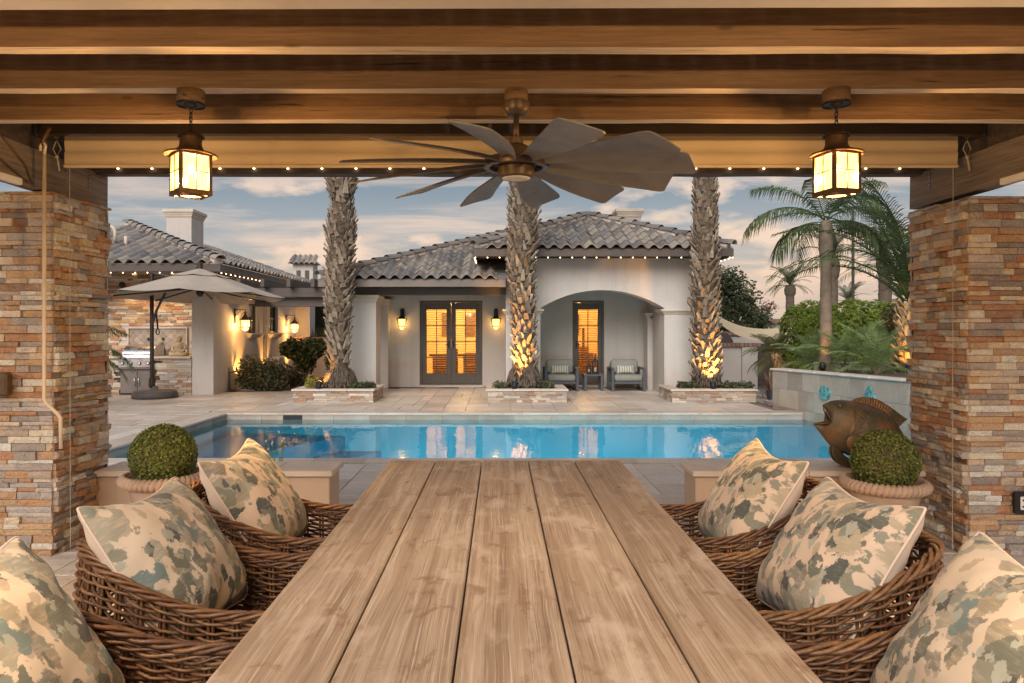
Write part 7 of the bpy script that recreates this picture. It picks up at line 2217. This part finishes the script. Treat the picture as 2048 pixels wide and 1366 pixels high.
# middle background: hedge, low wall, gate
lw = thing('courtyard_wall', 'low tan wall with brick cap behind the leafy shrubs between the houses', 'wall', (-5.6, 21.2, 0))
MB().box(-6.1, -5.02, 21.1, 21.3, 0, 1.10).build('body', M['stucco_bench'], lw)
x = -6.15; r = random.Random(14)
while x < -5.0:
    MB().box(x + .003, x + .098, 21.02, 21.36, 1.104, 1.22 + r.uniform(-.004, .004), .006).build('brick', M['brick'], lw); x += .104
tag(MB().box(-5.0, -4.6, 21.15, 21.22, 0, 1.15, .01).build('dark_gate', M['fascia']), 'narrow dark gate between the tan wall and the leaning palm', 'gate')
def hedge(label, lumps, n, size, mat, seed, core):
    t = thing('hedge', label, 'hedge', (lumps[0][0], lumps[0][1], 0))
    r = random.Random(seed); m = MB()
    x0, x1, y0, y1, z0, z1 = core
    rr = min(.55, (z1 - z0) * .35)
    for _ in range(n):
        # points on a rounded box
        p = Vector((r.uniform(x0, x1), r.uniform(y0, y1), r.uniform(z0, z1))); f = r.random()
        if f < .62: p.y = y0
        elif f < .86: p.z = z1
        elif f < .95: p.x = x0
        else: p.y = y1
        q = Vector((min(max(p.x, x0 + rr), x1 - rr), min(max(p.y, y0 + rr), y1 - rr), min(p.z, z1 - rr)))
        d = p - q
        if d.length > 1e-4: d.normalize()
        s = rr * (1 + .22 * mnoise.noise(p * 1.7) + .12 * mnoise.noise(p * 4.1) + r.uniform(-.10, .05))
        p = q + d * s if (p - q).length > rr * .6 else p + d * .0
        leaf_quads(m, p, d + rnd_dir(r) * .7 + Vector((0, 0, .3)), size, r)
    m.build('foliage', M[mat], t, False, True, kind='stuff')
    c = MB(); c.box(x0 + .22, x1 - .22, y0 + .22, y1 - .22, 0, z1 - .22, .3); c.build('branches', M['soil'], t)
    return t
hedge('long clipped bright green hedge behind the raised bed by the tall palm', [(8.5, 16.8, 1)], 17000, .085, 'hedge_leaf', 3, (6.98, 12.5, 16.4, 17.7, .2, 2.08))
hedge('dark ivy covered hedge closing the gap between the two houses', [(-6.2, 24, 1)], 6000, .10, 'tree_leaf', 5, (-8.0, -4.6, 24, 25, 0, 2.6))
r = random.Random(55)
for k, (px, lab) in enumerate(((628, 'spiky grass tuft on the tan wall next to the wing end'), (650, 'spiky grass tuft behind the tan wall next to the leaning palm'))):
    p = P(px, 672, 22.2); m = MB()
    for _ in range(60):
        a, e = r.uniform(0, 6.28), r.uniform(.5, 1.4); L = r.uniform(.4, .75)
        d = Vector((math.cos(a) * math.cos(e), math.sin(a) * math.cos(e), math.sin(e))) * L; w = Vector((-math.sin(a), math.cos(a), 0)) * .014
        b0 = Vector((p.x, 22.2, 1.0)); m.add([b0 - w, b0 + w, b0 + d * .6 + w * .8, b0 + d + Vector((0, 0, -.12)), b0 + d * .6 - w * .8], [(0, 1, 2, 4), (4, 2, 3)])
    tag(m.build('grass_tuft', M['frond_olive']), lab, 'grass', 'grass tufts behind the tan wall')
# shrubs at the wing wall
GS = 'shrubs along the wing wall'
small_plant('shrub', 'wide sprawling shrub lit from behind, under the nearer bracket lantern', 'shrub', (-5.75, 16.7, 0), [(-5.95, 16.75, .42, .36, .35, .44), (-5.5, 16.7, .38, .36, .36, .42), (-5.25, 16.6, .36, .27, .3, .40), (-5.7, 16.55, .22, .55, .3, .24)], 3000, .075, 'shrub_leaf', 91, GS, shell=.35)
small_plant('shrub', 'tall round glossy leaved shrub on a bare stem below the second window', 'shrub', (-5.0, 18.4, 0), [(-5.45, 18.4, .95, .32, .35, .30), (-5.05, 18.35, .90, .38, .38, .36), (-4.80, 18.4, .98, .26, .3, .27), (-5.1, 18.4, .58, .3, .3, .26)], 2400, .10, 'glossy_leaf', 92, GS, shell=.5)
small_plant('shrub', 'small dark shrub between the sprawling shrub and the stone planter', 'shrub', (-5.2, 17.6, 0), [(-5.25, 17.6, .28, .22, .25, .28), (-5.0, 17.7, .2, .2, .2, .2)], 700, .07, 'shrub_leaf', 93, GS)
small_plant('shrub', 'upright clipped green shrub right behind the leaning palm trunk', 'shrub', (-4.65, 19.3, 0), [(-4.65, 19.3, .62, .20, .2, .26), (-4.6, 19.3, .30, .2, .2, .3)], 1000, .06, 'hedge_leaf', 94, GS)
small_plant('lit_tuft', 'small yellow lit tuft of leaves at the edge of the wing bed', 'plant', (-5.32, 17.2, 0), [(-5.33, 17.2, .17, .13, .1, .2)], 220, .05, 'yellow_leaf', 95)
vb = MB(); p = P(455, 742, 16.5)
vb.tube([(p.x + .05, 16.5, 0), (p.x + .05, 16.5, .42), (p.x + .16, 16.5, .46), (p.x + .3, 16.55, .46)], .022, 8); vb.ball((p.x, 16.5, .45), (.07, .05, .05), 10, 6); vb.lathe([(.035, .48), (.05, .53), (.04, .57)], 12, (p.x, 16.5, 0)); vb.tube([(p.x - .1, 16.5, .06), (p.x + .3, 16.4, .03), (p.x + .7, 16.35, .03)], .02, 8)
tag(vb.build('irrigation_valve', M['steel_dark'], None, True), 'grey irrigation valve and pipes at the wall beside the sprawling shrub', 'valve')
tag(MB().box(-6.12, -5.85, 18.6, 19.0, .2, .72, .02).build('utility_box', M['white_paint']), 'pale utility box on the wing wall behind the sprawling shrub', 'utility box')
tag(MB().add([(-6.37, 16.4, .006), (-4.75, 16.6, .006), (-4.2, 17.6, .006), (-3.2, 17.8, .006), (-3.2, 24, .006), (-6.37, 24, .006)], [(0, 1, 2, 3, 4, 5)]).build('mulch_bed', M['soil']), kind='structure')

# ================================================================== PALMS AND TREES, RIGHT AND FAR
def smooth_palm(name, label, cat, x, y, z0, H, r0, r1, fr, n, seed, skirt=0, group=None, bend=.0, mat='palm_smooth', rings=26, smin=.85, smax=1.1):
    t = thing(name, label, cat, (x, y, z0), 0, group); r = random.Random(seed)
    m = MB(); nn = 12; tot = rings * 3
    for i in range(tot + 1):
        f = i / tot; rr = r0 + (r1 - r0) * f; rr *= 1 + (.05 if i % 3 == 0 else 0) + (.35 * math.exp(-f * 22) if r0 > .08 else 0)
        if skirt and f > 1 - skirt: rr *= 1 + .42 * abs(math.sin(math.pi * (f - 1 + skirt) / skirt)) ** .6
        for k in range(nn):
            a = 2 * math.pi * k / nn; q = rr * (1 + .06 * mnoise.noise(Vector((math.cos(a) * 2, math.sin(a) * 2, f * H * 6))))
            m.v.append((bend * f * f + q * math.cos(a), q * math.sin(a), H * f))
    for i in range(tot):
        for k in range(nn): a, b_ = i * nn + k, i * nn + (k + 1) % nn; m.f.append((a, b_, b_ + nn, a + nn))
    m.build('trunk', M[mat], t, True, False)
    if fr: crown(t, (x + bend, y, z0 + H), fr, n, r, smin=smin, smax=smax)
    return t
Q = [FR['q_up'], FR['q'], FR['q_low']]; FF = [FR['big_up'], FR['big_up'], FR['big'], FR['big_low']]; PP = [FR['p_up'], FR['p'], FR['p_low']]; OO = [FR['o_up'], FR['o'], FR['o_low']]
t1 = smooth_palm('feather_palm', 'tall drooping feather palm with smooth trunk lit orange at its base in the raised bed', 'palm tree', (1652 - 999) / FPX * 13.4, 13.4, .68, 2.85, .118, .088, Q[1:] + Q[:1] + Q[2:], 14, 5, .26, mat='palm_smooth')
uplight('small uplight at the foot of the tall feather palm in the raised bed', (6.0, 13.0, .70), (6.25, 13.4, 1.3), 26, 46, h=.12, group='uplights in the raised bed')
# young date palm whose long fronds sweep over from behind the outlet pillar
dx, dy = (1822 - 999) / FPX * 12.6, 12.6
t2 = thing('date_palm', 'young date palm with long arching fronds and lit trunk beside the outlet pillar', 'palm tree', (dx, dy, .68)); r = random.Random(64)
m = MB(); m.lathe([(.20, -.05), (.26, .05), (.24, .35), (.20, .8), (.17, 1.25)], 16); m.build('trunk', M['palm_bark'], t2, True, False)
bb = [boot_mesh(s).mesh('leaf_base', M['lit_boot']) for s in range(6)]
h = .04; i = 0
while h < 1.3:
    rr = .25 - .06 * h; a = i * 2.39996
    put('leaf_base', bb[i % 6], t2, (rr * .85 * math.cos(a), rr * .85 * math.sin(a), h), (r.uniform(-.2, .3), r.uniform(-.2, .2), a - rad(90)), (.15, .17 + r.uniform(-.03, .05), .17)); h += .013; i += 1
L3 = [frond_mesh('frond', M['frond'], 3.0, 80, 25, 52, .46, .021, r, .25, .3, .14), frond_mesh('frond', M['frond'], 3.1, 72, -15, 54, .46, .021, r, .35, .3, .14), frond_mesh('frond', M['frond'], 2.9, 55, -45, 50, .45, .021, r, .45, .3, .14)]
crown(t2, (dx, dy, .68 + 1.25), L3, 15, r)
for az, k, s in ((176, 1, 1.0), (205, 1, .95), (160, 2, .95), (188, 0, .95), (222, 0, .9), (140, 1, .95), (198, 2, .7)):
    put('frond', L3[k], t2, (0, 0, 1.25), (r.uniform(-.3, .3), 0, rad(az)), (s, s, s))
uplight('small uplight at the foot of the young date palm in the raised bed', (dx - .35, dy - .55, .70), (dx - .05, dy, 1.4), 24, 80, h=.12, group='uplights in the raised bed')
GP = 'pygmy palms in the raised bed'
for k, (px, py, yd, sc, lab) in enumerate(((1753, 742, 12.0, 1.0, 'bushy pygmy palm in front of the hedge, nearest the pool wall'), (1690, 736, 13.0, 1.05, 'bushy pygmy palm right beside the tall feather palm'), (1625, 738, 14.2, .85, 'small pygmy palm half behind the tall feather palm trunk'), (1790, 738, 13.3, .9, 'bushy pygmy palm beside the young date palm'))):
    x = (px - 999) / FPX * yd
    t = thing('pygmy_palm', lab, 'palm tree', (x, yd, .68), 0, GP); r = random.Random(70 + k)
    for s in range(3):
        q = MB(); a = r.uniform(0, 6.28); q.tube([(0, 0, -.03), (.05 * math.cos(a), .05 * math.sin(a), .12)], [.04, .035], 7); q.build('trunk', M['palm_bark'], t, True, False)
    crown(t, (x, yd, .78), PP, 24, r, smin=.75 * sc, smax=1.1 * sc)
# small palm with orange lit trunk in front of the gate
x, y = (1557 - 999) / FPX * 14.9, 14.9
t = thing('fan_palm', 'small olive palm with a leaning orange trunk in front of the dark gate', 'palm tree', (x, y, 0)); r = random.Random(83)
m = MB(); m.tube([(.10, 0, -.05), (.07, 0, .35), (.0, 0, .65), (-.08, 0, .92)], [.10, .09, .08, .075], 10); m.build('trunk', M['palm_bark'], t, True, False)
for i in range(110):
    f = i / 110; a = i * 2.39996; cxx = .10 - .18 * f * f; rr = .098 - .022 * f
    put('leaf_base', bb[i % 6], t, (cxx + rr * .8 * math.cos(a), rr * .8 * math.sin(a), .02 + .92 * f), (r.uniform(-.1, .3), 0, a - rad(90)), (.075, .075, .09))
crown(t, (x - .09, y, .95), OO, 34, r)
uplight('small uplight under the little olive palm near the gate', (x - .25, y - .45, 0), (x, y, .75), 11, 70, h=.1)
t = thing('dry_reed_clump', 'reddish dry reed clump in a dark pot before the gate', 'plant', ((1548 - 999) / FPX * 14.2, 14.2, 0)); r = random.Random(84); m = MB()
for _ in range(260):
    a, e = r.uniform(0, 6.28), r.uniform(.55, 1.5); L = r.uniform(.3, .55); d = Vector((math.cos(a) * math.cos(e), math.sin(a) * math.cos(e), math.sin(e))) * L; w = Vector((-math.sin(a), math.cos(a), 0)) * .007
    b0 = Vector((r.uniform(-.08, .08), r.uniform(-.08, .08), .18)); m.add([b0 - w, b0 + w, b0 + d * .7 + w, b0 + d + Vector((0, 0, -.06)), b0 + d * .7 - w], [(0, 1, 2, 4), (4, 2, 3)])
m.build('stalks', M['dry_grass'], t, False, False, kind='stuff')
m = MB(); m.lathe([(.12, 0), (.15, .2), (.16, .21), (.13, .19)], 18, cap=False); m.build('pot', M['frame_alu'], t, True, False)
# bougainvillea on the hedge
small_plant('bougainvillea', 'bougainvillea with sparse red blossoms over the hedge top beside the young date palm', 'shrub', (9.4, 16.0, .3), [(9.3, 16.1, 1.75, .5, .35, .4), (9.7, 16.1, 1.95, .5, .35, .35)], 900, .08, 'shrub_leaf', 96, None, shell=.5)
m = MB(); r = random.Random(97); leaf_cloud(m, [(9.2, 15.95, 1.78, .55, .40, .4), (9.6, 15.95, 2.0, .5, .40, .33)], 330, .06, r, .6, .85)
tag(m.build('red_blossoms', M['red_flower']), 'scattered red blossoms over the hedge beside the young date palm', 'blossoms', kind='stuff')
# far palms
def far_palm(label, px, yd, ytop, ybase, tr, fr, n, seed, sc, skirt):
    x = (px - 999) / FPX * yd; zt = EYE + (659 - ytop) / FPX * yd
    t = smooth_palm('far_palm', label, 'palm tree', x, yd, 0, zt, tr, tr * .8, fr, n, seed, skirt, 'distant palms', mat='palm_bark', rings=16, smin=.85 * sc, smax=1.1 * sc)
    return t
far_palm('distant palm standing alone above the neighbour house', 1580, 42, 570, 640, .28, FF, 30, 101, .62, .16)
far_palm('distant palm rising directly behind the tall feather palm trunk', 1664, 27, 512, 620, .24, FF, 26, 102, .55, .2)
far_palm('distant thick palm trunk half hidden by the sweeping date fronds', 1770, 30, 505, 610, .29, FF, 26, 103, .6, .2)
far_palm('low distant palm crown just over the hedge near the thin pole', 1697, 46, 600, 620, .2, FF, 24, 104, .6, .1)
far_palm('low distant palm crown over the hedge beside the outlet pillar', 1799, 48, 596, 620, .2, FF, 24, 105, .62, .1)
tag(MB().tube([((1706 - 999) / FPX * 34, 34, 0), ((1706 - 999) / FPX * 34, 34, 7.2)], .07, 8).build('utility_pole', M['header']), 'thin dark pole rising above the hedge between the distant palms', 'pole')
def broad_tree(label, c, H, lumps, n, size, mat, seed):
    t = thing('broadleaf_tree', label, 'tree', c); r = random.Random(seed)
    tr_ = MB(); tr_.tube([c, (c[0] + .1, c[1], H * .3), (c[0] + .05, c[1], H * .55)], [.16, .13, .09], 8)
    for l in lumps: tr_.tube([(c[0] + .08, c[1], H * .35), ((c[0] + l[0]) / 2, (c[1] + l[1]) / 2, (H * .35 + l[2]) / 2 + .1), (l[0], l[1], l[2]), (l[0] + r.uniform(-.5, .5) * l[3], l[1], l[2] + l[5] * .7)], [.09, .06, .035, .012], 6)
    tr_.build('trunk', M['twig'], t)
    m = MB(); leaf_cloud(m, lumps, n, size, r, .3, .3); m.build('crown', M[mat], t, False, True, kind='stuff')
    return t
broad_tree('dark olive green tree beside the palm at the house corner', (6.9, 21.5, 0), 3.4, [(6.6, 21.5, 1.9, .75, .7, .8), (7.3, 21.5, 2.3, .75, .7, .75), (6.9, 21.3, 2.9, .6, .6, .5), (7.9, 21.4, 1.7, .5, .5, .5), (6.3, 21.6, 2.5, .45, .5, .5), (7.5, 21.4, 1.2, .6, .5, .5)], 9000, .095, 'tree_leaf', 111)
broad_tree('thin brownish tree with bare twigs at the edge of the dark olive tree', (8.3, 23, 0), 2.6, [(8.4, 23, 2.0, .45, .4, .35), (8.9, 23, 2.2, .35, .3, .25), (8.1, 23, 1.6, .4, .4, .4)], 700, .07, 'dry_grass', 112)
for k, (px, yd, w, h_) in enumerate(((1660, 60, 5.0, 2.9), (1760, 66, 5.5, 3.3), (1560, 70, 4, 2.4))):
    x = (px - 999) / FPX * yd
    broad_tree(('low distant tree over the hedge behind the tall feather palm', 'low distant tree over the hedge behind the thick palm trunk', 'low distant tree behind the neighbour house roof')[k], (x, yd, 0), h_, [(x - w * .2, yd, h_ * .6, w * .35, 1.5, h_ * .35), (x + w * .2, yd, h_ * .65, w * .35, 1.5, h_ * .38)], 1500, .3, 'tree_leaf', 120 + k)
# feather palm beside the crank pole pillar
t = thing('feather_palm', 'low feather palm whose fronds reach over the grill from behind the crank pole pillar', 'palm tree', (-8.3, 12.4, 0)); r = random.Random(130)
m = MB(); m.lathe([(.16, -.02), (.15, .3), (.12, .75)], 12); m.build('trunk', M['palm_bark'], t, True, False)
L2 = [frond_mesh('frond', M['frond'], 1.9, 66, -35, 46, .36, .02, r, .5, .25, .15), frond_mesh('frond', M['frond'], 1.9, 48, -62, 46, .36, .02, r, .6, .2, .15)]
crown(t, (-8.3, 12.4, .75), L2, 16, r)
for az, k in ((-6, 0), (14, 1), (-28, 1)): put('frond', L2[k], t, (0, 0, .75), (0, 0, rad(az)), (1.0, 1, 1))
# little white flowers growing at the pool edge behind the pillow
t = thing('wild_flower', 'thin white flowered weed by the bench behind the far slate blotched pillow', 'flower', ((548 - 999) / FPX * 5.45, 5.45, 0)); r = random.Random(140)
s = MB(); lf = MB(); fl = MB()
for i in range(7):
    a = r.uniform(0, 6.28); tip = Vector((r.uniform(-.07, .09), r.uniform(-.05, .05), r.uniform(.50, .66))); s.tube([(0, 0, 0), tip * .6 + Vector((.02, 0, .02)), tip], [.003, .002, .0012], 4)
    fl.ball(tip, (.007, .007, .010), 7, 5)
    for q in (.75, .85, .93): leaf_quads(lf, tip * q, rnd_dir(r), .03, r)
s.build('stem', M['frond_light'], t, False, False, kind='stuff'); lf.build('leaves', M['hedge_leaf'], t, False, False, kind='stuff'); fl.build('blossom', M['white_paint'], t, True, False, kind='stuff')
